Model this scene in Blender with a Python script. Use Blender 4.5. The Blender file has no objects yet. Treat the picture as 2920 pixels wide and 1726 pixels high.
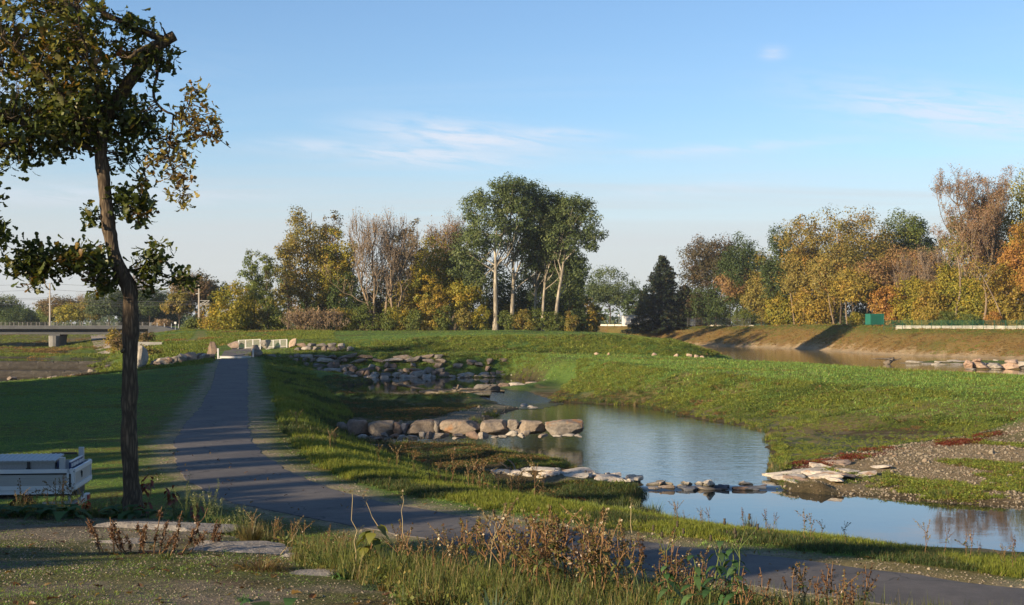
import bpy, math, random
import numpy as np
from mathutils import Vector, Matrix, Euler
from mathutils.geometry import delaunay_2d_cdt

S = bpy.context.scene
COL = S.collection
R = math.radians
rnd = random.Random(7)
RNG = np.random.default_rng(11)

# ------------------------------------------------------------------ camera
# eye level is z = 0, the camera looks along +Y; units are metres
F, CX, HY = 4242.0, 1460.0, 919.0           # focal length, centre column and horizon row in photo pixels
cd = bpy.data.cameras.new("camera")
cam = bpy.data.objects.new("camera", cd)
COL.objects.link(cam)
cam.rotation_euler = (R(90), 0, 0)
cd.sensor_width = 36.0
cd.lens = 36.0 * F / 2920.0
cd.shift_y = (HY - 863.0) / 2920.0
cd.clip_start, cd.clip_end = 0.2, 6000.0
S.camera = cam

# ------------------------------------------------------------------ sky and sun
SUN_EL, SUN_AZ = R(16.0), math.atan2(-0.785, -0.62)      # azimuth from +Y towards +X
W = bpy.data.worlds.new("World")
S.world = W
W.use_nodes = True
nt = W.node_tree
nt.nodes.clear()
def wn(t, **k):
    n = nt.nodes.new(t)
    for a, b in k.items(): setattr(n, a, b)
    return n
sky = wn("ShaderNodeTexSky", sky_type='NISHITA', sun_disc=False, sun_elevation=SUN_EL, sun_rotation=SUN_AZ,
         air_density=1.0, dust_density=0.15, ozone_density=2.5, altitude=200.0)
bg = wn("ShaderNodeBackground"); bg.inputs[1].default_value = 0.084
out = wn("ShaderNodeOutputWorld")
tc = wn("ShaderNodeTexCoord")
sep = wn("ShaderNodeSeparateXYZ"); nt.links.new(tc.outputs["Generated"], sep.inputs[0])
def wm(op, a, b=None, c=None):
    n = wn("ShaderNodeMath", operation=op)
    for i, v in enumerate((a, b, c)):
        if v is None: continue
        if isinstance(v, (int, float)): n.inputs[i].default_value = v
        else: nt.links.new(v, n.inputs[i])
    return n.outputs[0]
zc = wm('ADD', wm('MAXIMUM', sep.outputs[2], 0.0), 0.055)
px_ = wm('DIVIDE', sep.outputs[0], zc); py_ = wm('DIVIDE', sep.outputs[1], zc)
cmb = wn("ShaderNodeCombineXYZ"); nt.links.new(px_, cmb.inputs[0]); nt.links.new(py_, cmb.inputs[1])
mp = wn("ShaderNodeMapping"); nt.links.new(cmb.outputs[0], mp.inputs[0])
mp.inputs["Rotation"].default_value = (0, 0, R(-14)); mp.inputs["Scale"].default_value = (0.16, 0.62, 1.0)
mp.inputs["Location"].default_value = (3.1, 1.7, 0.0)
n1 = wn("ShaderNodeTexNoise"); nt.links.new(mp.outputs[0], n1.inputs["Vector"])
n1.inputs["Scale"].default_value = 1.5; n1.inputs["Detail"].default_value = 9; n1.inputs["Roughness"].default_value = 0.62; n1.inputs["Distortion"].default_value = 0.55
n2 = wn("ShaderNodeTexNoise"); nt.links.new(mp.outputs[0], n2.inputs["Vector"])
n2.inputs["Scale"].default_value = 0.42; n2.inputs["Detail"].default_value = 3
def ramp(src, lo, hi):
    m = wn("ShaderNodeMapRange", interpolation_type='SMOOTHSTEP'); nt.links.new(src, m.inputs[0])
    m.inputs[1].default_value = lo; m.inputs[2].default_value = hi
    return m.outputs[0]
cm = wm('MULTIPLY', wm('MULTIPLY', ramp(n1.outputs["Fac"], 0.50, 0.80), ramp(n2.outputs["Fac"], 0.42, 0.66)), 0.40)
# thin cirrus wisps: direction (azimuth, elevation), half sizes and tilt
az = wm('ARCTAN2', sep.outputs[0], sep.outputs[1]); el = wm('ARCSINE', sep.outputs[2])
cm2 = wn("ShaderNodeCombineXYZ"); nt.links.new(wm('MULTIPLY', az, 26.0), cm2.inputs[0]); nt.links.new(wm('ADD', wm('MULTIPLY', el, 190.0), wm('MULTIPLY', az, 22.0)), cm2.inputs[1])
n3 = wn("ShaderNodeTexNoise"); nt.links.new(cm2.outputs[0], n3.inputs["Vector"]); n3.inputs["Scale"].default_value = 1.0; n3.inputs["Detail"].default_value = 7; n3.inputs["Roughness"].default_value = 0.6; n3.inputs["Distortion"].default_value = 0.6
fil = ramp(n3.outputs["Fac"], 0.27, 0.64)
wsum = None
for a0, e0, hw, hh, tl, am in [(-.035,.124,.055,.0085,-.10,.75),(-.060,.112,.06,.007,-.05,.55),(.032,.1255,.03,.0035,-.05,.5),(.29,.134,.075,.013,-.16,.55),(.33,.125,.05,.008,-.1,.4),(.174,.1765,.007,.0035,.0,.5),(.14,.1145,.075,.0035,.05,.35),(-.13,.117,.035,.004,.0,.4),(-.27,.082,.09,.006,.02,.35),(.12,.088,.05,.004,.05,.3),(-.40,.14,.12,.02,.1,.4),(.55,.16,.12,.02,-.1,.45)]:
    da = wm('SUBTRACT', az, a0); de = wm('SUBTRACT', wm('SUBTRACT', el, e0), wm('MULTIPLY', da, tl))
    q = wm('ADD', wm('POWER', wm('ABSOLUTE', wm('DIVIDE', da, hw)), 2.0), wm('POWER', wm('ABSOLUTE', wm('DIVIDE', de, hh)), 2.0))
    g_ = wm('MULTIPLY', wm('POWER', 2.718, wm('MULTIPLY', q, -0.8)), min(.95, am*1.35))
    wsum = g_ if wsum is None else wm('MAXIMUM', wsum, g_)
wisp = wm('MAXIMUM', cm, wm('MULTIPLY', wsum, fil))
# pale veil of high cloud thickening towards the horizon
veil = wm('MULTIPLY', ramp(wm('ADD', el, wm('MULTIPLY', wm('SUBTRACT', n1.outputs["Fac"], 0.5), 0.09)), 0.135, 0.045), 0.80)
cm = veil
mix = wn("ShaderNodeMix", data_type='RGBA'); nt.links.new(cm, mix.inputs[0])
wb = wn("ShaderNodeMix", data_type='RGBA', blend_type='MULTIPLY'); wb.inputs[0].default_value = 1.0; nt.links.new(sky.outputs[0], wb.inputs[6]); wb.inputs[7].default_value = (0.79, 0.865, 0.985, 1)   # the camera's white balance
nt.links.new(wb.outputs[2], mix.inputs[6])
mix.inputs[7].default_value = (4.0, 4.05, 4.2, 1)
mix2 = wn("ShaderNodeMix", data_type='RGBA'); nt.links.new(wisp, mix2.inputs[0]); nt.links.new(mix.outputs[2], mix2.inputs[6]); mix2.inputs[7].default_value = (4.6, 4.9, 5.5, 1)
nt.links.new(mix2.outputs[2], bg.inputs[0]); nt.links.new(bg.outputs[0], out.inputs[0])

sl = bpy.data.lights.new("sun", 'SUN'); sl.energy = 5.0; sl.angle = R(0.55); sl.color = (1.0, 0.79, 0.53)
sun = bpy.data.objects.new("sun", sl); COL.objects.link(sun)
SUN_DIR = Vector((math.sin(SUN_AZ) * math.cos(SUN_EL), math.cos(SUN_AZ) * math.cos(SUN_EL), math.sin(SUN_EL)))
sun.rotation_euler = SUN_DIR.to_track_quat('Z', 'Y').to_euler()
sun.location = SUN_DIR * 60
vs = S.view_settings
vs.view_transform = 'Standard'; vs.look = 'None'; vs.gamma = 1.0; vs.exposure = 1.05; vs.use_curve_mapping = False
S.render.engine = 'CYCLES'
S.cycles.max_bounces = 6; S.cycles.diffuse_bounces = 3; S.cycles.glossy_bounces = 3
S.cycles.transmission_bounces = 4; S.cycles.transparent_max_bounces = 6
S.cycles.use_denoising = True

# ------------------------------------------------------------------ mesh helpers
def P(px, py, z):                       # ground point of known height seen at a photo pixel
    Y = -z * F / (py - HY)
    return ((px - CX) * Y / F, Y, z)
def PY(px, py, Y):                      # point of known distance
    return ((px - CX) * Y / F, Y, -(py - HY) * Y / F)
def XP(px, Y): return (px - CX) * Y / F

def np_mesh(name, V, faces, tint=None, smooth=False):
    """V (n,3); faces: list of (m,k) int arrays; tint: (sum m, 3) colour per face or None"""
    V = np.asarray(V, dtype=np.float32)
    me = bpy.data.meshes.new(name)
    faces = [np.asarray(f, dtype=np.int32) for f in faces if len(f)]
    nl = sum(f.size for f in faces); nf = sum(len(f) for f in faces)
    me.vertices.add(len(V)); me.vertices.foreach_set("co", V.ravel())
    me.loops.add(nl); me.polygons.add(nf)
    me.loops.foreach_set("vertex_index", np.concatenate([f.ravel() for f in faces]))
    tot = np.concatenate([np.full(len(f), f.shape[1], dtype=np.int32) for f in faces])
    st = np.concatenate([[0], np.cumsum(tot)[:-1]]).astype(np.int32)
    me.polygons.foreach_set("loop_start", st)
    me.polygons.foreach_set("use_smooth", np.full(nf, smooth))
    if tint is not None:
        a = me.attributes.new("tint", 'FLOAT_COLOR', 'FACE')
        c = np.ones((nf, 4), dtype=np.float32); c[:, :3] = tint
        a.data.foreach_set("color", c.ravel())
    me.update(calc_edges=True)
    return me

def link(name, me, mat=None, parent=None, loc=None, rz=0.0):
    o = bpy.data.objects.new(name, me)
    COL.objects.link(o)
    if mat is not None and me is not None and len(me.materials) == 0: me.materials.append(mat)
    if parent is not None: o.parent = parent
    if loc is not None: o.location = loc
    if rz: o.rotation_euler = (0, 0, rz)
    return o
def tag(o, label=None, cat=None, group=None, kind=None):
    if label: o['label'] = label
    if cat: o['category'] = cat
    if group: o['group'] = group
    if kind: o['kind'] = kind
    return o
def empty(name, loc, rz=0.0, label=None, cat=None, group=None):
    o = bpy.data.objects.new(name, None); COL.objects.link(o)
    o.location = loc; o.rotation_euler = (0, 0, rz); o.empty_display_size = 0.3
    return tag(o, label, cat, group)
def copy_tree(o, parent=None):
    c = o.copy(); COL.objects.link(c); c.parent = parent
    for ch in list(o.children): copy_tree(ch, c)
    return c

class MB:
    """collects boxes, tubes and polygons into one mesh"""
    def __init__(s): s.v, s.q, s.t, s.n, s.poly = [], [], [], 0, []
    def add(s, V, quads=(), tris=(), poly=()):
        s.v.append(np.asarray(V, dtype=float))
        if len(quads): s.q.append(np.asarray(quads) + s.n)
        if len(tris): s.t.append(np.asarray(tris) + s.n)
        for p in poly: s.poly.append(np.asarray(p) + s.n)
        s.n += len(V)
    def box(s, c, d, rz=0.0, taper=1.0):
        x, y, z = [k / 2 for k in d]
        V = np.array([[-x, -y, -z], [x, -y, -z], [x, y, -z], [-x, y, -z], [-x*taper, -y*taper, z], [x*taper, -y*taper, z], [x*taper, y*taper, z], [-x*taper, y*taper, z]])
        if rz:
            c_, s_ = math.cos(rz), math.sin(rz)
            V = V @ np.array([[c_, s_, 0], [-s_, c_, 0], [0, 0, 1]])
        s.add(V + np.array(c), [[0, 3, 2, 1], [4, 5, 6, 7], [0, 1, 5, 4], [1, 2, 6, 5], [2, 3, 7, 6], [3, 0, 4, 7]])
    def tube(s, pts, r, k=6, cap=True):
        pts = np.asarray(pts, dtype=float); n = len(pts)
        r = np.full(n, r) if np.isscalar(r) else np.asarray(r)
        V = []
        up = np.array([0.31, 0.17, 0.93])
        for i in range(n):
            d = pts[min(i + 1, n - 1)] - pts[max(i - 1, 0)]
            d = d / (np.linalg.norm(d) + 1e-9)
            a = np.cross(d, up if abs(d @ up) < 0.95 else np.array([1.0, 0, 0])); a /= np.linalg.norm(a) + 1e-9
            b = np.cross(d, a)
            for j in range(k):
                t = 2 * math.pi * j / k
                V.append(pts[i] + r[i] * (math.cos(t) * a + math.sin(t) * b))
        Q = [[i*k + j, i*k + (j+1) % k, (i+1)*k + (j+1) % k, (i+1)*k + j] for i in range(n-1) for j in range(k)]
        s.add(V, Q, poly=[list(range(k))[::-1], [(n-1)*k + j for j in range(k)]] if cap else ())
    def lathe(s, prof, k=12, c=(0, 0, 0), axis='z'):
        V = []
        for (r_, h) in prof:
            for j in range(k):
                t = 2*math.pi*j/k
                p = (r_*math.cos(t), r_*math.sin(t), h)
                if axis == 'y': p = (p[0], p[2], p[1])
                V.append((p[0]+c[0], p[1]+c[1], p[2]+c[2]))
        n = len(prof)
        Q = [[i*k + j, i*k + (j+1) % k, (i+1)*k + (j+1) % k, (i+1)*k + j] for i in range(n-1) for j in range(k)]
        s.add(V, Q, poly=[list(range(k))[::-1], [(n-1)*k + j for j in range(k)]])
    def mesh(s, name, smooth=False):
        me = bpy.data.meshes.new(name)
        V = np.concatenate(s.v) if s.v else np.zeros((0, 3))
        fs = []
        for q in s.q: fs += q.tolist()
        for t in s.t: fs += t.tolist()
        fs += [p.tolist() for p in s.poly]
        me.from_pydata(V.tolist(), [], fs)
        if smooth: me.polygons.foreach_set("use_smooth", np.full(len(fs), True))
        me.update()
        return me
    def build(s, name, mat, parent=None, smooth=False, loc=None):
        return link(name, s.mesh(name, smooth), mat, parent, loc)

# ------------------------------------------------------------------ materials
def newmat(name):
    m = bpy.data.materials.new(name); m.use_nodes = True
    t = m.node_tree; t.nodes.clear()
    o = t.nodes.new("ShaderNodeOutputMaterial")
    return m, t, o
def nd(t, typ, **k):
    n = t.nodes.new(typ)
    for a, b in k.items(): setattr(n, a, b)
    return n
def noise(t, scale, detail=4, rough=0.55, vec=None, dist=0.0):
    n = nd(t, "ShaderNodeTexNoise"); n.inputs["Scale"].default_value = scale
    n.inputs["Detail"].default_value = detail; n.inputs["Roughness"].default_value = rough; n.inputs["Distortion"].default_value = dist
    if vec is not None: t.links.new(vec, n.inputs["Vector"])
    return n.outputs["Fac"]
def cramp(t, src, stops):
    n = nd(t, "ShaderNodeValToRGB"); t.links.new(src, n.inputs[0])
    e = n.color_ramp.elements
    while len(e) < len(stops): e.new(0.5)
    for i, (p, c) in enumerate(stops):
        e[i].position = p; e[i].color = (*c, 1) if len(c) == 3 else c
    return n.outputs[0]
def mixc(t, fac, a, b, mode='MIX'):
    n = nd(t, "ShaderNodeMix", data_type='RGBA', blend_type=mode)
    for i, v in ((0, fac), (6, a), (7, b)):
        if isinstance(v, (int, float)): n.inputs[i].default_value = v
        elif isinstance(v, tuple): n.inputs[i].default_value = (*v, 1) if len(v) == 3 else v
        else: t.links.new(v, n.inputs[i])
    return n.outputs[2]
def bump(t, h, strength, dist):
    b = nd(t, "ShaderNodeBump"); b.inputs["Strength"].default_value = strength; b.inputs["Distance"].default_value = dist
    t.links.new(h, b.inputs["Height"]); return b.outputs[0]
def pbr(name, col, rough=0.6, spec=0.4, metal=0.0, var=0.12, nscale=6.0, bumpd=0.0, objrand=0.0):
    """plain surface with a noise mottling of its colour"""
    m, t, o = newmat(name)
    b = nd(t, "ShaderNodeBsdfPrincipled")
    tc = nd(t, "ShaderNodeTexCoord").outputs["Object"]
    f = noise(t, nscale, 5, 0.6, tc)
    lo = tuple(c*(1-var) for c in col); hi = tuple(min(1, c*(1+var)) for c in col)
    c = cramp(t, f, [(0.3, lo), (0.7, hi)])
    if objrand:
        oi = nd(t, "ShaderNodeObjectInfo").outputs["Random"]
        v = cramp(t, oi, [(0, (1-objrand,)*3), (1, (1+objrand*0.4,)*3)])
        c = mixc(t, 1.0, c, v, 'MULTIPLY')
    t.links.new(c, b.inputs["Base Color"])
    b.inputs["Roughness"].default_value = rough; b.inputs["Metallic"].default_value = metal
    b.inputs["Specular IOR Level"].default_value = spec
    if bumpd: t.links.new(bump(t, f, 0.6, bumpd), b.inputs["Normal"])
    t.links.new(b.outputs[0], o.inputs[0])
    return m
def leafmat(name, trans=0.3, rough=0.6, gloss=0.04, gain=(1, 1, 1), objvar=0.0):
    """leaf colour from the mesh's own tint attribute"""
    m, t, o = newmat(name)
    a = nd(t, "ShaderNodeAttribute", attribute_name="tint").outputs["Color"]
    if objvar:
        oi = nd(t, "ShaderNodeObjectInfo").outputs["Random"]
        v = cramp(t, oi, [(0, (1-objvar, 1-objvar, 1-objvar)), (0.5, (1, 1, 1)), (1, (1+objvar, 1+objvar*0.8, 1))])
        a = mixc(t, 1.0, a, v, 'MULTIPLY')
    if gain != (1, 1, 1): a = mixc(t, 1.0, a, gain, 'MULTIPLY')
    d = nd(t, "ShaderNodeBsdfDiffuse"); t.links.new(a, d.inputs[0])
    tr = nd(t, "ShaderNodeBsdfTranslucent")
    t.links.new(mixc(t, 1.0, a, (1.15, 1.1, 0.6), 'MULTIPLY'), tr.inputs[0])
    mx = nd(t, "ShaderNodeMixShader"); mx.inputs[0].default_value = trans
    t.links.new(d.outputs[0], mx.inputs[1]); t.links.new(tr.outputs[0], mx.inputs[2])
    g = nd(t, "ShaderNodeBsdfGlossy"); g.inputs["Roughness"].default_value = rough*0.75
    mg = nd(t, "ShaderNodeMixShader"); mg.inputs[0].default_value = gloss
    t.links.new(mx.outputs[0], mg.inputs[1]); t.links.new(g.outputs[0], mg.inputs[2])
    t.links.new(mg.outputs[0], o.inputs[0])
    return m
M_LEAF = leafmat("foliage", 0.33, 0.7, 0.012, gain=(1.55, 1.52, 1.35))
M_OAKLEAF = leafmat("oak_leaf", 0.42, 0.6, 0.03)
M_TUFT = leafmat("grass_blades", 0.30, 0.7, 0.015, objvar=0.22)
M_WEED = leafmat("weed_leaves", 0.30, objvar=0.15)

def barkmat(name, dark, light, scale=7.0, moss=None, depth=0.02):
    m, t, o = newmat(name)
    b = nd(t, "ShaderNodeBsdfPrincipled"); b.inputs["Roughness"].default_value = 0.9; b.inputs["Specular IOR Level"].default_value = 0.15
    tc = nd(t, "ShaderNodeTexCoord").outputs["Object"]
    mp = nd(t, "ShaderNodeMapping"); t.links.new(tc, mp.inputs[0]); mp.inputs["Scale"].default_value = (1, 1, 0.13)
    n1 = noise(t, scale*2.2, 6, 0.65, mp.outputs[0], 0.6)
    n2 = noise(t, scale*0.25, 3, 0.5, tc)
    vo = nd(t, "ShaderNodeTexVoronoi", feature='DISTANCE_TO_EDGE'); vo.inputs["Scale"].default_value = scale*3.2
    t.links.new(mp.outputs[0], vo.inputs["Vector"])
    h = nd(t, "ShaderNodeMath", operation='MULTIPLY'); t.links.new(vo.outputs["Distance"], h.inputs[0]); t.links.new(n1, h.inputs[1])
    c = cramp(t, h.outputs[0], [(0.02, dark), (0.22, light)])
    c = mixc(t, 1.0, c, cramp(t, n2, [(0.3, (0.75, 0.75, 0.75)), (0.7, (1.1, 1.08, 1.0))]), 'MULTIPLY')
    if moss: c = mixc(t, cramp(t, noise(t, scale*0.9, 5, 0.7, tc), [(0.53, (0, 0, 0)), (0.68, (1, 1, 1))]), c, moss)
    t.links.new(c, b.inputs["Base Color"]); t.links.new(bump(t, h.outputs[0], 0.9, depth), b.inputs["Normal"])
    t.links.new(b.outputs[0], o.inputs[0])
    return m
M_OAKBARK = barkmat("oak_bark", (0.055, 0.042, 0.031), (0.17, 0.13, 0.09), 9.0, None, 0.03)
M_OAKLIMB = barkmat("mossy_oak_bark", (0.03, 0.022, 0.016), (0.12, 0.09, 0.055), 8.0, (0.15, 0.115, 0.015), 0.02)
M_BARK = barkmat("grey_brown_bark", (0.06, 0.045, 0.032), (0.22, 0.17, 0.12), 2.0, None, 0.05)
M_PALEBARK = barkmat("white_poplar_bark", (0.20, 0.175, 0.14), (0.54, 0.495, 0.41), 1.1, (0.10, 0.085, 0.065), 0.03)
M_TWIG = pbr("bare_twigs", (0.205, 0.16, 0.12), 0.85, 0.1, var=0.3, nscale=0.5)
# ------------------------------------------------------------------ terrain: surveyed points, triangulated and smoothed
TP = []
def dens(pts, step=3.0):
    o = []
    for a, b in zip(pts[:-1], pts[1:]):
        a = np.array(a); b = np.array(b)
        n = max(1, int(np.linalg.norm((b-a)[:2]) / step))
        o += [a + (b-a)*i/n for i in range(n)]
    o.append(np.array(pts[-1])); return o
def Lw(pts, step=3.0): TP.extend(dens(pts, step))
def Lz(pts, step=3.0): Lw([P(*p) for p in pts], step)
def Ly(pts, step=3.0): Lw([PY(*p) for p in pts], step)

ZP = -4.2
PATH_R = [(707,1023,-3.42),(706,1055,-3.85),(706,1105,-4.15),(706,1163,ZP),(707,1209,ZP),(716,1250,ZP),(744,1291,ZP),(814,1337,ZP),(890,1373,ZP),(984,1408,ZP),(1145,1442,ZP),(1307,1471,ZP),(1402,1486,ZP),(1625,1518,ZP),(1779,1536,ZP),(1918,1553,ZP),(2113,1578,ZP),(2434,1616,ZP),(2678,1650,ZP),(2918,1680,ZP),(3300,1725,ZP)]
PATH_L = [(628,1023,-3.42),(616,1055,-3.85),(603,1105,-4.15),(570,1163,ZP),(529,1209,ZP),(500,1256,ZP),(497,1303,ZP),(512,1349,ZP),(560,1392,ZP),(650,1432,ZP),(770,1468,ZP)]
pr = [np.array(P(*p)) for p in PATH_R]; plft = [np.array(P(*p)) for p in PATH_L]
# beyond the curve the far edge is read from the photo and the near one runs parallel to it
tail = []
for i in range(9, len(pr)):
    d = pr[min(i+1, len(pr)-1)] - pr[i-1]; d /= np.linalg.norm(d)
    tail.append(pr[i] + np.array([-d[1], d[0], 0]) * (-2.65 if d[0] > 0 else 2.65))
plft_full = plft[:-1] + [p for p in tail if p[0] > plft[-1][0] + 0.6]
def resample(pts, n):
    pts = np.array(pts); s = np.concatenate([[0], np.cumsum(np.linalg.norm(np.diff(pts, axis=0), axis=1))])
    u = np.linspace(0, s[-1], n); return np.stack([np.interp(u, s, pts[:, k]) for k in range(3)], 1)
def smooth_line(a, k=2):
    for _ in range(k):
        b = a.copy(); b[1:-1] = (a[:-2] + 2*a[1:-1] + a[2:]) / 4; a = b
    return a
NPATH = 420
PR = smooth_line(resample(pr, NPATH), 30); PL = smooth_line(resample(plft_full, NPATH), 30)
PC = (PR + PL) / 2
for q in (PR, PL): TP.extend(list(q[::6]))
TP.extend(list(PC[::6]))
# a shoulder on the left of the path stays level with it
dl = PL - PR; dl /= np.linalg.norm(dl, axis=1)[:, None]
sh = PL + dl*0.8; sh[:, 2] = PL[:, 2] - 0.02
TP.extend(list(sh[::6]))
sh = PR - dl*0.8; sh[:, 2] = PR[:, 2] - 0.03
TP.extend(list(sh[::6]))

# verge right of the path, then the creek valley
Lz([(735,1040,-3.65),(775,1062,-4.1),(815,1110,-4.25),(845,1165,-4.25),(866,1220,-4.25),(890,1262,-4.25),(1000,1310,-4.25),(1150,1362,-4.25),(1400,1412,-4.25),(1650,1452,-4.27),(1850,1487,-4.3),(2100,1515,-4.3),(2400,1555,-4.3),(2700,1600,-4.3),(2950,1640,-4.3),(3300,1690,-4.3)])
Lz([(900,1082,-4.75),(925,1110,-5.05),(965,1150,-5.3),(985,1190,-5.4),(990,1240,-5.55),(1010,1285,-5.62),(1160,1337,-5.65),(1300,1372,-5.68),(1420,1395,-5.7),(1560,1425,-5.72),(1700,1446,-5.75),(1820,1455,-5.8)])
Lw([(3.0,42.5,-5.85),(6.0,40.5,-5.85),(9,38.8,-5.85),(13,37,-5.85),(17,35.6,-5.85),(30,31,-5.85)])
Lz([(985,1120,-5.1),(1100,1150,-5.35),(1250,1162,-5.5),(1400,1150,-5.55)]); Lz([(1060,1200,-5.5),(1250,1195,-5.6),(1350,1190,-5.65)])
Lz([(1120,1300,-5.62),(1300,1310,-5.64),(1450,1315,-5.64),(1580,1335,-5.66)]); Lz([(1250,1352,-5.6),(1400,1362,-5.55),(1560,1372,-5.6),(1700,1384,-5.62)])
# boulder-faced wall beyond the far pool
Ly([(752,1019,140.6),(800,1034,140.6),(850,1052,140.6),(905,1067,140.6),(960,1075,140.6),(1200,1076,140.6),(1430,1077,140.6)])
Ly([(745,1013,143.5),(900,1011,143.6),(1100,1010,143.6),(1300,1010,143.6),(1430,1010,143.6)])
# right bank: crest, toe, plateau
Lz([(1430,1010,-3.1),(1510,1013,-3.12),(1700,1030,-3.25),(1900,1052,-3.42),(2100,1073,-3.6),(2300,1086,-3.72),(2600,1107,-3.85),(2920,1132,-4.0),(3300,1165,-4.1)])
Lz([(1460,1082,-5.15),(1560,1092,-5.2),(1640,1094,-5.05),(1560,1118,-5.4),(1640,1136,-5.55),(1720,1148,-5.62),(1820,1153,-5.65),(1930,1172,-5.65),(2010,1190,-5.66),(2110,1208,-5.66),(2195,1232,-5.66),(2240,1275,-5.62),(2225,1325,-5.62)])
Lz([(2215,1349,-5.5),(2330,1312,-5.4),(2442,1290,-5.32),(2600,1268,-5.25),(2733,1255,-5.18),(2920,1228,-5.1),(3300,1200,-5.0)])
Lz([(2200,1372,-5.55),(2400,1360,-5.6),(2700,1350,-5.6),(2920,1345,-5.55),(3300,1340,-5.5)])
Lz([(2420,1400,-5.78),(2700,1415,-5.78),(2920,1430,-5.78)])
Lz([(1500,1009.5,-3.12),(1700,1016,-3.2),(1900,1018,-3.3),(2010,1021,-3.42),(2100,1028,-3.5),(2300,1036,-3.62),(2560,1053,-3.72),(2920,1074,-3.85),(3300,1100,-3.95)])
Lw([(33,139,-4.9),(42,126,-4.95),(52,115,-5.0),(75,103,-5.2)])
# second terrace and its face
Ly([(780,1004,148),(1000,1005,148),(1200,1006.5,148),(1450,1007.5,148),(1700,1013,147),(1900,1016.5,145),(1985,1020,144)])
Ly([(850,985,152),(1000,974,154),(1200,965,156),(1450,957,157),(1700,955,156.5),(1850,966,153),(1940,986,149)])
Ly([(760,972,165),(900,962,185),(1200,952,190),(1450,948,190),(1700,946,190),(1785,951.5,178),(1910,967,162),(1972,990,150)])
Ly([(560,944,225),(720,944,230),(1000,943,232),(1400,942,230),(1640,940,226)]); Ly([(560,935,300),(1000,934,330),(1500,932,330)])
Lw([(22,172,-4.3),(21,185,-4.4),(17,210,-4.4),(12,245,-4.2),(13,300,-4.2)]); Lw([(27,155,-4.9),(25,175,-5.3),(25,210,-5.3),(22,250,-5.3),(20,300,-5.3)])
# river bed and far levee
TOE = [(24,362,-5.0),(34,322,-5.0),(45.6,305,-5.0),(54,275,-5.0),(57,228,-5.0),(69,201,-5.0),(92,184,-5.0),(150,168,-5.0)]
Lw(TOE, 5)
Lw([(35,250,-5.6),(38,200,-5.6),(45,165,-5.6),(60,145,-5.6),(90,130,-5.6),(150,115,-5.6)], 5)
LEV = [PY(1560,928,420),PY(1640,929,392),PY(1900,931,352),PY(2040,931.5,335),PY(2150,931,322),PY(2300,924.5,305),PY(2460,929,268),PY(2600,938,243),PY(2760,939.5,228),PY(2920,940,217),PY(3300,941,204)]
Lw(LEV, 5)
Lw([(x+4+0.02*y, y+8, z) for x, y, z in LEV], 5); Lw([(x-0.7, y-1.3, z+.02) for x, y, z in LEV], 5)
Lw([(x+16, y+30, z-0.1) for x, y, z in LEV], 8)
# left: ground round the gate, boulder row, left river
Ly([(628,1021.5,143.5),(707,1021.5,143.5)]); Ly([(635,1006,152),(720,1004,152)]); Ly([(640,992,162),(740,988,162)])
Ly([(440,1046,138),(520,1033,139.5),(605,1026,141)]); Ly([(430,1012,146),(520,1000,147),(600,1000,149)]); Ly([(430,992,160),(520,985,165),(600,982,170)])
Ly([(420,975,180),(520,968,185),(640,965,190)]); Ly([(430,948,228),(540,940,235),(640,944,222)])
Lz([(-400,1120,-4.35),(-200,1108,-4.35),(0,1096,-4.33),(200,1078,-4.3),(330,1066,-4.27),(430,1053,-4.2),(520,1041,-3.95),(605,1028,-3.6)])
Ly([(-300,1100,112),(0,1092,116),(200,1076,128),(330,1066,137)]); Lw([(-80,160,-6.5),(-60,160,-6.5),(-46,158,-6.3),(-40,150,-6.2)]); Lw([(-140,135,-6.5),(-60,140,-6.5),(-44,143,-6.2)])
Ly([(340,1050,150),(350,1030,168),(345,1005,190),(330,1000,225),(330,985,250)]); Ly([(400,1000,172),(400,980,205),(400,955,240)])
Lw([(-140,188,-5.2),(-90,188,-5.2),(-50,188,-5.2)]); Lw([(-140,184.4,-6.0),(-47,184.4,-5.95)]); Lw([(-140,174,-6.0),(-46,174,-5.98)]); Lw([(-140,170,-6.6),(-45,170,-6.5)]); Lw([(-140,240,-5.2),(-90,240,-5.2),(-64,240,-5.2)])
Ly([(-400,1003,248),(0,1003,248),(140,1003,248),(200,1002,240),(300,998,226)]); Ly([(0,985,270),(130,988,270),(250,975,270),(330,962,270)]); Ly([(-200,955,300),(0,958,300),(150,955,300),(330,950,290)])
Ly([(-400,935,360),(0,935,360),(300,933,360),(560,930,360)])
# lawn left of the path
Lw([(-14,36,-4.22),(-17,60,-4.25),(-22,85,-4.3),(-27,110,-4.3)]); Lw([(-28,40,-4.25),(-32,70,-4.3),(-40,100,-4.3)]); Lw([(-60,30,-4.25),(-60,60,-4.3),(-60,100,-4.35)])
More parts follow.
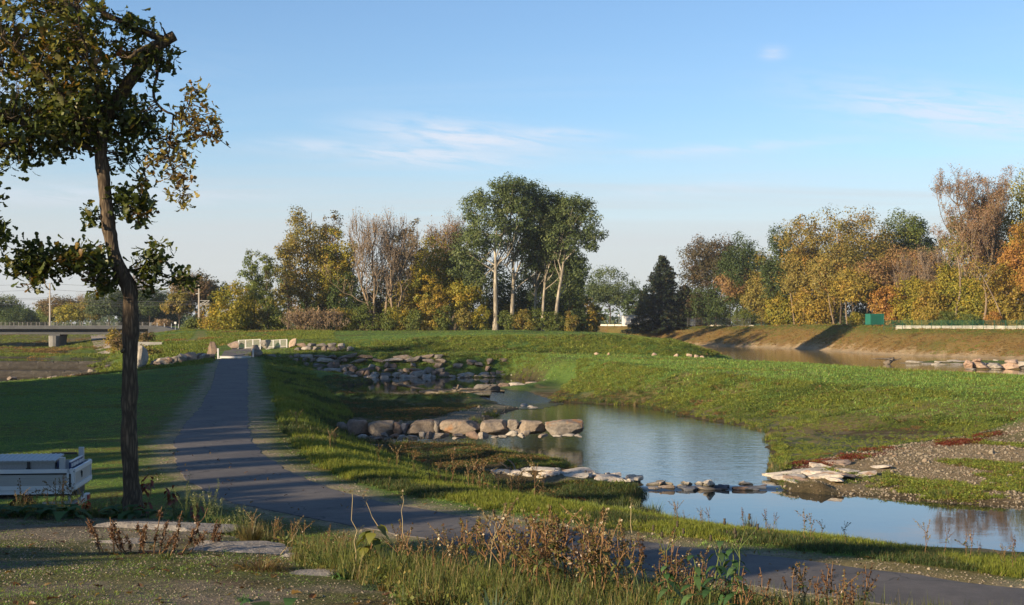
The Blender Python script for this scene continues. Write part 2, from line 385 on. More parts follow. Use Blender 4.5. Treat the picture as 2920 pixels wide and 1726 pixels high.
# near bank: crest, slope
CREST = [(-16,20.6,-2.62),(-10,20.4,-2.56),(-6.9,20.0,-2.52),(-5.0,19.6,-2.48),(-4.0,18.6,-2.40),(-3.2,17.0,-2.32),(-2.2,14.6,-2.15),(-1.1,12.6,-2.02),(0.4,11.0,-1.95),(2.5,9.6,-1.92),(5.0,8.0,-1.92),(9,5.0,-1.95),(14,0,-2.0)]
Lw(CREST, 0.8)
Lw([(-40,21,-2.7),(-16,20.6,-2.62)])
Lw([(x + (0.7 if i > 3 else 0)*2.2, y + 2.0 + (1.2 if i < 5 else 0), z - 1.0) for i, (x, y, z) in enumerate(CREST)], 1.5)
Lw([(-40,25.5,-4.2),(-16,25.5,-4.2),(-10,25.3,-4.2),(-8,25.3,-4.2)])
Lw([(-9,9,-1.76),(-4,9,-1.74),(0,8,-1.76),(4,6,-1.8)]); Lw([(-9,14,-2.1),(-5,14,-2.08),(-3,13,-2.05)]); Lw([(-12,3,-1.6),(0,2,-1.6),(6,2,-1.7)]); Lw([(-40,-30,-1.6),(0,-30,-1.6),(40,-30,-2)]); Lw([(-40,10,-2),(-25,16,-2.3)])
for X, Y, z in [(-140,-30,-3.5),(-140,60,-4.3),(-140,110,-4.4),(170,-30,-4),(170,60,-4.3),(170,90,-4.3),(170,300,-1),(170,430,-1),(60,430,-1),(-140,430,-2.5),(-60,430,-1.6),(0,430,-1.2),(60,30,-4.2),(60,0,-4.2),(-80,-30,-3.5),(100,20,-4.2),(170,150,-5)]: TP.append(np.array((X, Y, z)))

GX0, GX1, GY0, GY1, GS = -140.0, 170.0, -30.0, 430.0, 0.5
gx = np.arange(GX0, GX1 + GS/2, GS); gy = np.arange(GY0, GY1 + GS/2, GS)
def tin(points):
    pts = np.array([p for p in points if GX0 <= p[0] <= GX1 and GY0 <= p[1] <= GY1])
    key = np.round(pts[:, :2]/0.35).astype(int); _, ii = np.unique(key, axis=0, return_index=True); pts = pts[ii]
    v2, _, tris, ov, _, _ = delaunay_2d_cdt([Vector((p[0], p[1])) for p in pts], [], [], 0, 1e-4)
    z = np.array([pts[o[0], 2] if o else 0.0 for o in ov]); v = np.array([(a.x, a.y) for a in v2])
    G = np.full((len(gy), len(gx)), -3.0, dtype=np.float64)
    for t in tris:
        a, b, c = v[t[0]], v[t[1]], v[t[2]]
        i0 = max(0, int((min(a[0], b[0], c[0]) - GX0)/GS)); i1 = min(len(gx)-1, int((max(a[0], b[0], c[0]) - GX0)/GS) + 1)
        j0 = max(0, int((min(a[1], b[1], c[1]) - GY0)/GS)); j1 = min(len(gy)-1, int((max(a[1], b[1], c[1]) - GY0)/GS) + 1)
        X, Y = np.meshgrid(gx[i0:i1+1], gy[j0:j1+1])
        d = (b[1]-c[1])*(a[0]-c[0]) + (c[0]-b[0])*(a[1]-c[1])
        if abs(d) < 1e-9: continue
        l0 = ((b[1]-c[1])*(X-c[0]) + (c[0]-b[0])*(Y-c[1]))/d; l1 = ((c[1]-a[1])*(X-c[0]) + (a[0]-c[0])*(Y-c[1]))/d
        l2 = 1-l0-l1; m = (l0 >= -1e-6) & (l1 >= -1e-6) & (l2 >= -1e-6)
        zz = l0*z[t[0]] + l1*z[t[1]] + l2*z[t[2]]
        G[j0:j1+1, i0:i1+1][m] = zz[m]
    return G
def blur(G, r):
    for ax in (0, 1):
        p = [(0, 0), (0, 0)]; p[ax] = (r+1, r)
        c = np.cumsum(np.pad(G, p, mode='edge'), axis=ax)
        n = G.shape[ax]; w = 2*r+1
        G = (np.take(c, np.arange(w, w+n), axis=ax) - np.take(c, np.arange(0, n), axis=ax))/w
    return G
HZ = tin(TP)
HZ = blur(blur(HZ, 1), 1)
GXX, GYY = np.meshgrid(gx, gy)

def hash2(ix, iy, s):
    n = (ix*374761393 + iy*668265263 + s*974634777) & 0x7fffffff
    n = ((n ^ (n >> 13))*1274126177) & 0x7fffffff
    return ((n ^ (n >> 16)) & 0xffff)/65535.0
def vnoise(x, y, scale, seed=0, octv=3):
    x = np.asarray(x, float)/scale; y = np.asarray(y, float)/scale; o = 0; amp = 1.0; tot = 0
    for k in range(octv):
        ix = np.floor(x).astype(np.int64); iy = np.floor(y).astype(np.int64); fx = x-ix; fy = y-iy
        fx = fx*fx*(3-2*fx); fy = fy*fy*(3-2*fy); s = seed + k*17
        v = (hash2(ix, iy, s)*(1-fx) + hash2(ix+1, iy, s)*fx)*(1-fy) + (hash2(ix, iy+1, s)*(1-fx) + hash2(ix+1, iy+1, s)*fx)*fy
        o = o + amp*v; tot += amp; amp *= 0.5; x = x*2.03; y = y*2.03
    return o/tot                                    # 0..1

def poly_sd(poly, X, Y):
    """signed distance to a polygon, positive inside"""
    poly = np.array(poly)[:, :2]; d = np.full(X.shape, 1e9); ins = np.zeros(X.shape, bool)
    for a, b in zip(poly, np.roll(poly, -1, axis=0)):
        e = b-a; L2 = e@e + 1e-12
        t = np.clip(((X-a[0])*e[0] + (Y-a[1])*e[1])/L2, 0, 1)
        d = np.minimum(d, np.hypot(X-a[0]-t*e[0], Y-a[1]-t*e[1]))
        c = (a[1] > Y) != (b[1] > Y)
        ins ^= c & (X < (b[0]-a[0])*(Y-a[1])/((b[1]-a[1]) if abs(b[1]-a[1]) > 1e-12 else 1e-12) + a[0])
    return np.where(ins, d, -d)
def line_d(line, X, Y):
    d = np.full(np.shape(X), 1e9)
    for a, b in zip(line[:-1], line[1:]):
        e = b[:2]-a[:2]; L2 = e@e + 1e-12
        t = np.clip(((X-a[0])*e[0] + (Y-a[1])*e[1])/L2, 0, 1)
        d = np.minimum(d, np.hypot(X-a[0]-t*e[0], Y-a[1]-t*e[1]))
    return d

Z_LOW, Z_MAIN, Z_FAR, Z_RIV, Z_LEFT = -5.80, -5.70, -5.20, -5.0, -4.9
POOL_LOW = [P(px, py, Z_LOW)[:2] for px, py in [(1835,1397),(2000,1396),(2175,1395),(2290,1402),(2420,1412),(2600,1424),(2750,1435),(2930,1449),(3300,1470)]] + [(30,33),(19,36.2),(14.5,37.4),(10.6,38.7),(7.5,40),(5.4,41.6),(4.5,43.2),(4.0,45),(3.9,48)]
POOL_MAIN = [P(px, py, Z_MAIN)[:2] for px, py in [(1838,1386),(1760,1368),(1690,1349),(1630,1341),(1622,1330),(1556,1311),(1436,1292),(1377,1276),(1190,1271),(1040,1268),(1010,1256),(1100,1244),(1300,1236),(1368,1200),(1400,1190),(1465,1170),(1547,1152),(1605,1147),(1686,1151),(1814,1157),(1907,1175),(1977,1192),(2093,1209),(2175,1233),(2216,1279),(2205,1340),(2190,1372),(2170,1386),(2000,1387)]]
POOL_FAR = [P(px, py, Z_FAR)[:2] for px, py in [(927,1076),(1000,1075.5),(1200,1076),(1460,1078),(1545,1088),(1480,1098),(1380,1112),(1330,1126),(1197,1134),(1058,1130),(985,1112),(950,1104),(1010,1097),(1060,1090),(1010,1083)]]
RIFFLE = [P(px, py, z)[:2] for px, py, z in [(1250,1133,-5.22),(1370,1113,-5.22),(1480,1108,-5.25),(1515,1118,-5.4),(1500,1135,-5.55),(1480,1152,-5.7),(1600,1150,-5.7),(1465,1172,-5.71),(1400,1150,-5.6),(1320,1140,-5.4)]]
RIFFLE = [(-4.2,106.5),(-3.6,112.5),(-1.5,116.0),(1.2,115.0),(2.0,111.0),(3.0,107.5),(2.6,104.0),(0.8,98.0),(-0.9,100.5),(-1.6,103.4),(-3.0,104.4)]
RIVER = [(30,345),(34,322),(45.6,305),(54,275),(57,228),(69,201),(92,184),(150,168),(150,112),(75,112),(52,121),(42,131),(33,145),(28,165),(26.5,190),(27,215),(27,250),(25,300)]
LEFTR = [(-140,188),(-51,188),(-56,212),(-63,232),(-72,246),(-90,249),(-140,249)]
def carve(poly, zw, depth=0.5, slope=0.22, rim=0.10, rimw=2.5):
    global HZ
    q = np.array(poly); m = (GXX > q[:, 0].min()-4) & (GXX < q[:, 0].max()+4) & (GYY > q[:, 1].min()-4) & (GYY < q[:, 1].max()+4)
    sd = poly_sd(poly, GXX[m], GYY[m]) + (vnoise(GXX[m], GYY[m], 1.6, 5)-0.5)*0.7; z = HZ[m]
    z = np.where(sd > 0, np.minimum(z, zw - np.minimum(depth, 0.03+slope*sd)), z)
    z = np.where((sd <= 0) & (sd > -rimw), np.maximum(z, zw + np.minimum(0.03 - sd*rim, 0.25)), z)
    HZ[m] = z
carve(POOL_FAR, Z_FAR); carve(POOL_MAIN, Z_MAIN); carve(POOL_LOW, Z_LOW); carve(RIVER, Z_RIV); carve(LEFTR, Z_LEFT, rim=0.0, rimw=0.3)
chan = poly_sd([P(px, py, -5.75)[:2] for px, py in [(1848,1345),(2182,1345),(2186,1404),(1846,1404)]], GXX, GYY) > -.2
HZ[chan] = np.minimum(HZ[chan], -6.0)
def riffle_z(X, Y):                      # water surface of the run between the two pools
    df = np.maximum(-poly_sd(POOL_FAR, X, Y) - 0.3, 0); dm = np.maximum(-poly_sd(POOL_MAIN, X, Y) - 0.3, 0)
    return Z_FAR + (Z_MAIN-Z_FAR)*df/(df+dm+1e-6)
sdr = poly_sd(RIFFLE, GXX, GYY); m = sdr > 0
HZ[m] = np.minimum(HZ[m], riffle_z(GXX[m], GYY[m]) - np.minimum(0.12, 0.02+0.1*sdr[m]))
m = (sdr <= 0) & (sdr > -2.0) & (poly_sd(POOL_FAR, GXX, GYY) < 0) & (poly_sd(POOL_MAIN, GXX, GYY) < 0)
HZ[m] = np.maximum(HZ[m], riffle_z(GXX[m], GYY[m]) + np.minimum(0.03 - 0.08*sdr[m], 0.14))
# gravel bars in the right river and the left river
def bar(cx, cy, rx, ry, rz, top, zw):
    global HZ
    c, s = math.cos(rz), math.sin(rz); u = ((GXX-cx)*c + (GYY-cy)*s)/rx; v = (-(GXX-cx)*s + (GYY-cy)*c)/ry
    r = u*u + v*v + (vnoise(GXX, GYY, 3, 9)-0.5)*0.8; m = r < 1.3
    HZ[m] = np.maximum(HZ[m], zw - 0.15 + (top+0.15)*(1-np.clip(r[m], 0, 1.3)/1.3)*1.5)
bar(58, 178, 13, 5.5, R(-25), 0.22, Z_RIV); bar(72, 168, 16, 6, R(-15), 0.25, Z_RIV)
bar(-70, 212, 16, 7, 0.1, 0.2, Z_LEFT); bar(-58, 201, 9, 4, 0.0, 0.3, Z_LEFT); bar(-66, 231, 3, 1.3, 0.2, 0.4, Z_LEFT)
# keep the ground just under the path
dpath = np.full(HZ.shape, 99.0)
m = (GXX > PC[:, 0].min()-6) & (GXX < PC[:, 0].max()+6) & (GYY > PC[:, 1].min()-6) & (GYY < PC[:, 1].max()+6)
dpath[m] = line_d(PC[::4], GXX[m], GYY[m])
near = dpath < 1.7
idx = np.argmin((GXX[near][:, None]-PC[::4, 0])**2 + (GYY[near][:, None]-PC[::4, 1])**2, axis=1)
HZ[near] = PC[::4, 2][idx] - 0.018
# soft unevenness
und = (vnoise(GXX, GYY, 6, 3)-0.5)*0.16 + (vnoise(GXX, GYY, 1.7, 4)-0.5)*0.07
HZ += und*np.clip((dpath-1.6)/3, 0, 1)*np.clip((GYY+30)/10, 0, 1)
slope_rough = np.clip(np.hypot(*np.gradient(HZ, GS))*2.2, 0, 1)
HZ += (vnoise(GXX, GYY, 1.3, 21)-0.5)*0.35*slope_rough*np.clip((GYY-50)/20, 0, 1)

def H(x, y):
    x = np.asarray(x, float); y = np.asarray(y, float)
    u = np.clip((x-GX0)/GS, 0, len(gx)-1.001); v = np.clip((y-GY0)/GS, 0, len(gy)-1.001)
    i = u.astype(int); j = v.astype(int); fu = u-i; fv = v-j
    return (HZ[j, i]*(1-fu) + HZ[j, i+1]*fu)*(1-fv) + (HZ[j+1, i]*(1-fu) + HZ[j+1, i+1]*fu)*fv

SILL_A = [P(px, py, -5.68)[:2] for px, py in [(1390,1350),(1620,1340),(1700,1347),(1850,1368),(2190,1366),(2300,1338),(2430,1330),(2530,1345),(2520,1395),(2300,1402),(2180,1400),(1850,1402),(1650,1390),(1400,1376)]]
SILL_B = [P(px, py, -5.2)[:2] for px, py in [(1335,1100),(1600,1076),(1660,1080),(1640,1098),(1560,1124),(1530,1150),(1430,1160),(1330,1135)]]
# ground colours by zone (linear albedo)
def lerp(a, b, t): return a + (np.asarray(b)-a)*t[..., None]
def sstep(x, a, b): t = np.clip((x-a)/(b-a), 0, 1); return t*t*(3-2*t)
NEARB = [(c[0], c[1]) for c in CREST] + [(30,-30),(-60,-30),(-60,20.6)]
REDLINE = np.array([P(px, py, z)[:2] for px, py, z in [(2230,1345,-5.5),(2330,1318,-5.4),(2442,1294,-5.32),(2600,1270,-5.25),(2733,1257,-5.18),(2920,1230,-5.1),(3100,1215,-5.05)]])
GRAVR = [P(px, py, -5.5)[:2] for px, py in [(2200,1360),(2330,1322),(2442,1300),(2600,1277),(2733,1262),(2950,1235),(3300,1200),(3300,1500),(2930,1452),(2600,1428),(2290,1404),(2190,1392)]]
GRAVB = [P(px, py, -5.55)[:2] for px, py in [(1230,1192),(1330,1172),(1400,1158),(1470,1150),(1500,1160),(1420,1185),(1350,1205),(1200,1212),(1100,1208)]]
LEVEE = TOE and [(x, y) for x, y, z in TOE] + [(x+2, y+2) for x, y, z in LEV[::-1]]
DIRT = [PY(px, py, Y)[:2] for px, py, Y in [(518,972,178),(560,972,180),(596,955,205),(590,943,232),(560,943,232)]]
def zones(X, Y):
    Z = H(X, Y)
    g1 = vnoise(X, Y, 7, 31); g2 = vnoise(X, Y, 1.1, 32); g3 = vnoise(X, Y, 0.35, 33, 2)
    grass = np.array([0.085, 0.145, 0.032]); 
    c = np.broadcast_to(grass, X.shape + (3,)).copy()
    c = lerp(c, [0.095, 0.105, 0.026], sstep(g1, 0.45, 0.75)*0.7)
    c = lerp(c, [0.055, 0.088, 0.022], sstep(g2, 0.55, 0.8)*0.5)
    dp = line_d(PC[::5], X, Y)
    # left lawn: mown, even
    # gravel shoulders of the path
    sg = 1-sstep(dp + (g2-0.5)*0.9 + (g3-0.5)*0.6 + (g1-0.5)*0.5, 1.75, 2.45)
    sg = sg*np.where(Y < 146, 1, 0)
    c = lerp(c, [0.26, 0.225, 0.16], sg*(0.55 + 0.45*sstep(g3, 0.35, 0.6)))
    # thin yellowed grass next to the shoulders
    c = lerp(c, [0.13, 0.105, 0.03], (sstep(dp, 1.8, 2.6)*(1-sstep(dp, 3.0, 6.0)))*sstep(g2, 0.35, 0.7)*0.8)
    # creek floor: darker blue-green mats with rust patches
    fl = sstep(-Z, 5.0, 5.4)*(Y < 145)*(X > -25)*(X < 70)
    c = lerp(c, [0.045, 0.060, 0.025], fl*0.8); c = lerp(c, [0.085, 0.055, 0.030], fl*sstep(g1, 0.5, 0.62)*0.7)
    c = lerp(c, [0.20, 0.17, 0.125], fl*sstep(g2, 0.52, 0.62)*0.5)
    # gravel bars of the creek
    for poly, col, soft in ((GRAVR, [0.24, 0.185, 0.11], 0.8), (GRAVB, [0.21, 0.19, 0.15], 0.7)):
        sd = poly_sd(poly, X, Y) + (g2-0.5)*2.0
        c = lerp(c, col, sstep(sd, -0.3, soft)*(0.75+0.25*g3)*(1-0.55*sstep(vnoise(X, Y, 4.5, 77), 0.5, 0.66)))
    c = lerp(c, [0.15, 0.040, 0.022], (1-sstep(line_d(REDLINE, X, Y) + (g1-0.5)*2.4, 0.2, 1.0))*sstep(g2, 0.3, 0.5)*0.8)
    bare = sstep(vnoise(X, Y, 7, 93), 0.62, 0.72)*(X > 2)*(Y < 170)*(Z > -5.5)
    c = lerp(c, [0.175, 0.145, 0.065], bare*0.75)
    # levee: dry brown grass, green at its crest, pale eroded foot
    sd = poly_sd(LEVEE, X, Y); lv = sstep(sd, -0.8, 0.6)*(X > 10)*(Y > 150)
    c = lerp(c, [0.20, 0.135, 0.050], lv*0.92); c = lerp(c, [0.10, 0.105, 0.026], lv*sstep(g1, 0.48, 0.7)*0.7)
    c = lerp(c, [0.17, 0.09, 0.035], lv*sstep(g2, 0.5, 0.7)*0.6)
    dt = line_d(np.array(TOE)[:, :2], X, Y)
    c = lerp(c, [0.40, 0.31, 0.20], (1-sstep(dt + (g2-0.5)*2.5 + (vnoise(X+Y, Y*0.2, 1.2, 41)-0.5)*3.0, 0.8, 2.6))*(Y > 150)*(X > 35)*0.9)
    dcr = line_d(np.array(LEV)[:, :2], X, Y)
    c = lerp(c, [0.075, 0.10, 0.022], (1-sstep(dcr + (g1-0.5)*3, 2.0, 4.5))*(X > 30)*0.8)
    rv = sstep(-Z, 4.75, 4.95)*(Y > 105)*(X > 22)*(1-lv); c = lerp(c, [0.30, 0.25, 0.17], rv*(1-0.6*sstep(g1, 0.55, 0.7)))
    # left river bed and banks
    lr = sstep(-Z, 4.55, 4.85)*(Y > 125)*(X < -28)
    c = lerp(c, [0.075, 0.065, 0.05], lr); c = lerp(c, [0.04, 0.055, 0.022], lr*sstep(g1, 0.5, 0.65)*0.8)
    lb = (X < -40)*(Y > 248)*(Y < 345); c = lerp(c, [0.12, 0.105, 0.035], lb*0.7); c = lerp(c, [0.15, 0.12, 0.085], lb*sstep(g1, 0.55, 0.7)*0.7)
    c = lerp(c, [0.21, 0.15, 0.085], sstep(poly_sd(DIRT, X, Y) + (g1-0.5)*5, -0.5, 2.0)*0.9)
    # near bank: gravel with thin moss and grass
    nb = sstep(poly_sd(NEARB, X, Y) + (g2-0.5)*0.8, -0.2, 0.5)
    nbc = lerp(np.broadcast_to(np.array([0.17, 0.15, 0.115]), X.shape + (3,)).copy(), [0.085, 0.095, 0.030], sstep(vnoise(X, Y, 1.8, 51)*0.7 + g3*0.3, 0.42, 0.62)*0.85)
    nbc = lerp(nbc, [0.09, 0.06, 0.035], sstep(vnoise(X, Y, 0.8, 52), 0.58, 0.75)*0.6)
    c = c*(1-nb[..., None]) + nbc*nb[..., None]
    # wet mud along the shorelines
    for poly, zw in ((POOL_LOW, Z_LOW), (POOL_MAIN, Z_MAIN), (POOL_FAR, Z_FAR), (RIVER, Z_RIV)):
        sd = poly_sd(poly, X, Y) + (g2-0.5)*0.8
        c = lerp(c, [0.060, 0.048, 0.030], (1-sstep(-sd, 0.15, 0.9))*(0.85 if zw != Z_RIV else 0.3))
    # water beds
    for poly, zw in ((POOL_LOW, Z_LOW), (POOL_MAIN, Z_MAIN), (POOL_FAR, Z_FAR)):
        c = lerp(c, [0.055, 0.047, 0.026], sstep(zw - Z, -0.04, 0.05)*(poly_sd(poly, X, Y) > -0.6))
    return c, Z

# ground sheet: rows and columns open out with distance, reaching past the horizon
vr = np.concatenate([np.geomspace(1.6, 30, 150)[:-1], np.geomspace(30, 160, 290)[:-1], np.geomspace(160, 420, 120)[:-1], np.geomspace(420, 2600, 20)])
uc = np.concatenate([-np.geomspace(3, 0.46, 28)[:-1], np.linspace(-0.46, 0.46, 300), np.geomspace(0.46, 3, 28)[1:]])
U, V = np.meshgrid(uc, vr); GXm, GYm = U*V, V
colr, Zm = zones(GXm, GYm)
n1, n2 = len(vr), len(uc)
I = np.arange(n1*n2).reshape(n1, n2)
FQ = np.stack([I[:-1, :-1], I[:-1, 1:], I[1:, 1:], I[1:, :-1]], -1).reshape(-1, 4)
gme = np_mesh("ground", np.stack([GXm, GYm, Zm], -1).reshape(-1, 3), [FQ], None, True)
a = gme.attributes.new("zone", 'FLOAT_COLOR', 'POINT'); cc = np.ones((n1*n2, 4), np.float32); cc[:, :3] = colr.reshape(-1, 3); a.data.foreach_set("color", cc.ravel())
m_, t, o = newmat("ground_soil_and_turf")
b = nd(t, "ShaderNodeBsdfPrincipled"); b.inputs["Roughness"].default_value = 0.95; b.inputs["Specular IOR Level"].default_value = 0.08
tc = nd(t, "ShaderNodeTexCoord").outputs["Object"]
zc_ = nd(t, "ShaderNodeAttribute", attribute_name="zone").outputs["Color"]
f1 = noise(t, 9.0, 6, 0.7, tc); f2 = noise(t, 38.0, 3, 0.7, tc); f3 = noise(t, 1.3, 5, 0.65, tc)
c1 = mixc(t, 1.0, zc_, cramp(t, f1, [(0.28, (0.50, 0.52, 0.50)), (0.72, (1.5, 1.45, 1.4))]), 'MULTIPLY')
c1 = mixc(t, 1.0, c1, cramp(t, f2, [(0.3, (0.6, 0.6, 0.6)), (0.7, (1.4, 1.4, 1.4))]), 'MULTIPLY')
c1 = mixc(t, 1.0, c1, cramp(t, f3, [(0.3, (0.8, 0.85, 0.8)), (0.7, (1.2, 1.12, 1.1))]), 'MULTIPLY')
t.links.new(c1, b.inputs["Base Color"])
hh = nd(t, "ShaderNodeMath", operation='ADD'); t.links.new(f1, hh.inputs[0]); t.links.new(f2, hh.inputs[1])
t.links.new(bump(t, hh.outputs[0], 0.8, 0.05), b.inputs["Normal"]); t.links.new(b.outputs[0], o.inputs[0])
tag(link("ground", gme, m_), "grassy river meadow with gravel banks and creek bed", None, None, 'structure')

# ------------------------------------------------------------------ path
def path_mesh():
    sA = np.arange(NPATH)*0.45
    PLj = PL + dl*((vnoise(sA, sA*0, 1.1, 91)-0.5)*0.26)[:, None]; PRj = PR - dl*((vnoise(sA, sA*0, 1.1, 92)-0.5)*0.26)[:, None]
    K = 7; V = []
    for i in range(NPATH):
        for k in range(K):
            s = k/(K-1); p = PLj[i]*(1-s) + PRj[i]*s
            V.append((p[0], p[1], p[2] + 0.012 - 0.012*(2*s-1)**2))
        
    V = np.array(V); J = np.arange(NPATH*K).reshape(NPATH, K)
    Q = np.stack([J[:-1, :-1], J[:-1, 1:], J[1:, 1:], J[1:, :-1]], -1).reshape(-1, 4)
    # skirts down to the shoulder
    lo = np.concatenate([PLj, PRj]); lo[:NPATH] += dl*0.05; lo[NPATH:] -= dl*0.05; lo[:, 2] -= 0.09
    n0 = len(V); A = np.arange(NPATH)
    s1 = np.stack([J[:-1, 0], J[1:, 0], n0+A[1:], n0+A[:-1]], -1); s2 = np.stack([J[1:, -1], J[:-1, -1], n0+NPATH+A[:-1], n0+NPATH+A[1:]], -1)
    return np_mesh("path", np.concatenate([V, lo]), [Q, s1, s2], None, False)
m_, t, o = newmat("worn_asphalt")
b = nd(t, "ShaderNodeBsdfPrincipled"); b.inputs["Roughness"].default_value = 0.82; b.inputs["Specular IOR Level"].default_value = 0.3
tc = nd(t, "ShaderNodeTexCoord").outputs["Object"]
c = cramp(t, noise(t, 60, 4, 0.8, tc), [(0.3, (0.070, 0.066, 0.065)), (0.72, (0.132, 0.123, 0.116))])
c = mixc(t, 1.0, c, cramp(t, noise(t, 0.55, 5, 0.6, tc), [(0.3, (0.70, 0.70, 0.72)), (0.7, (1.25, 1.21, 1.14))]), 'MULTIPLY')
c = mixc(t, 1.0, c, cramp(t, noise(t, 3.0, 6, 0.7, tc), [(0.3, (0.8, 0.8, 0.8)), (0.7, (1.15, 1.15, 1.15))]), 'MULTIPLY')
c = mixc(t, cramp(t, noise(t, 2.2, 6, 0.75, tc), [(0.66, (0, 0, 0)), (0.76, (0.5, 0.5, 0.5))]), c, (0.16, 0.14, 0.11))
vo = nd(t, "ShaderNodeTexVoronoi", feature='DISTANCE_TO_EDGE'); vo.inputs["Scale"].default_value = 0.33
wv = nd(t, "ShaderNodeVectorMath", operation='ADD'); t.links.new(tc, wv.inputs[0]); nv_ = nd(t, "ShaderNodeTexNoise"); nv_.inputs["Scale"].default_value = 1.6; nv_.inputs["Detail"].default_value = 5; t.links.new(tc, nv_.inputs["Vector"])
t.links.new(nv_.outputs["Color"], wv.inputs[1]); t.links.new(wv.outputs[0], vo.inputs["Vector"])
c = mixc(t, cramp(t, vo.outputs["Distance"], [(0.004, (0.75, 0.75, 0.75)), (0.012, (0, 0, 0))]), c, (0.028, 0.027, 0.027))
t.links.new(c, b.inputs["Base Color"]); t.links.new(bump(t, noise(t, 90, 3, 0.7, tc), 0.5, 0.008), b.inputs["Normal"]); t.links.new(b.outputs[0], o.inputs[0])
tag(link("path", path_mesh(), m_), "grey asphalt cycle path curving from the gate to the right", None, None, 'structure')

# ------------------------------------------------------------------ water
def watermat(name, base, s1, amp1, s2, amp2, rough=0.03, stretch=(1, 1, 1)):
    m, t, o = newmat(name)
    b = nd(t, "ShaderNodeBsdfPrincipled"); b.inputs["Base Color"].default_value = (*base, 1)
    b.inputs["Roughness"].default_value = rough; b.inputs["IOR"].default_value = 1.333; b.inputs["Specular IOR Level"].default_value = 0.5
    tc = nd(t, "ShaderNodeTexCoord").outputs["Object"]
    mp = nd(t, "ShaderNodeMapping"); t.links.new(tc, mp.inputs[0]); mp.inputs["Scale"].default_value = stretch
    f1 = noise(t, s1, 3, 0.55, mp.outputs[0], 0.4); f2 = noise(t, s2, 2, 0.5, mp.outputs[0])
    a = nd(t, "ShaderNodeMath", operation='MULTIPLY'); t.links.new(f1, a.inputs[0]); a.inputs[1].default_value = amp1
    a2 = nd(t, "ShaderNodeMath", operation='MULTIPLY_ADD'); t.links.new(f2, a2.inputs[0]); a2.inputs[1].default_value = amp2; t.links.new(a.outputs[0], a2.inputs[2])
    bp = nd(t, "ShaderNodeBump"); bp.inputs["Strength"].default_value = 1.0; bp.inputs["Distance"].default_value = 1.0
    t.links.new(a2.outputs[0], bp.inputs["Height"]); t.links.new(bp.outputs[0], b.inputs["Normal"]); t.links.new(b.outputs[0], o.inputs[0])
    return m
M_STILL = watermat("still_water", (0.012, 0.018, 0.018), 1.2, 0.0012, 0.35, 0.003)
M_RIPPLE = watermat("rippled_water", (0.014, 0.018, 0.015), 3.2, 0.0075, 0.9, 0.008, 0.03, (0.7, 1.5, 1))
M_FARW = watermat("quiet_water", (0.020, 0.018, 0.010), 2.5, 0.002, 0.5, 0.003)
M_MUDDY = watermat("muddy_water", (0.16, 0.115, 0.045), 1.5, 0.004, 0.4, 0.006, 0.08)
M_RUN = watermat("running_water", (0.02, 0.025, 0.025), 4.5, 0.022, 1.2, 0.03, 0.12)
def water(name, poly, zf, mat, grow, step, label):
    q = np.array(poly)[:, :2]
    xs = np.arange(q[:, 0].min()-grow-step, q[:, 0].max()+grow+step, step); ys = np.arange(q[:, 1].min()-grow-step, q[:, 1].max()+grow+step, step)
    X, Y = np.meshgrid(xs, ys); sd = poly_sd(q, X, Y); Z = zf(X, Y) if callable(zf) else np.full(X.shape, zf)
    J = np.arange(X.size).reshape(X.shape)
    Q = np.stack([J[:-1, :-1], J[:-1, 1:], J[1:, 1:], J[1:, :-1]], -1).reshape(-1, 4)
    keep = (sd.ravel()[Q] > -grow).any(1); Q = Q[keep]
    used = np.unique(Q); mp = np.full(X.size, -1); mp[used] = np.arange(len(used))
    V = np.stack([X, Y, Z], -1).reshape(-1, 3)[used]
    return tag(link(name, np_mesh(name, V, [mp[Q]], None, True), mat), label, None, None, 'structure')
def zmain(X, Y):      # the main pool tips over the sill into the lower pool
    w = np.array(P(1838,1386,Z_MAIN)[:2]); yl = w[1]-0.1 + (vnoise(X, Y*0+3, 1.3, 88)-0.5)*0.9
    return np.where(Y < yl, Z_MAIN-(Z_MAIN-Z_LOW+0.04)*np.clip((yl-Y)/0.8, 0, 1), Z_MAIN)
water("water_lower_pool", POOL_LOW, Z_LOW, M_STILL, 0.9, 1.0, "still pool reflecting blue sky beside the path")
water("water_main_pool", POOL_MAIN, zmain, M_RIPPLE, 0.9, 0.25, "rippled creek pool between boulder line and rock sill")
water("water_far_pool", POOL_FAR, Z_FAR, M_FARW, 0.9, 1.0, "dark quiet pool below the boulder wall")
water("water_riffle", RIFFLE, lambda X, Y: riffle_z(X, Y) + 0.012, M_RUN, 0.7, 0.5, "shallow run between the two pools")
water("water_river_right", RIVER, Z_RIV, M_MUDDY, 0.9, 2.0, "muddy river at the foot of the brown levee")
water("water_river_left", LEFTR, Z_LEFT, M_FARW, 0.9, 2.0, "river flowing under the bridge")
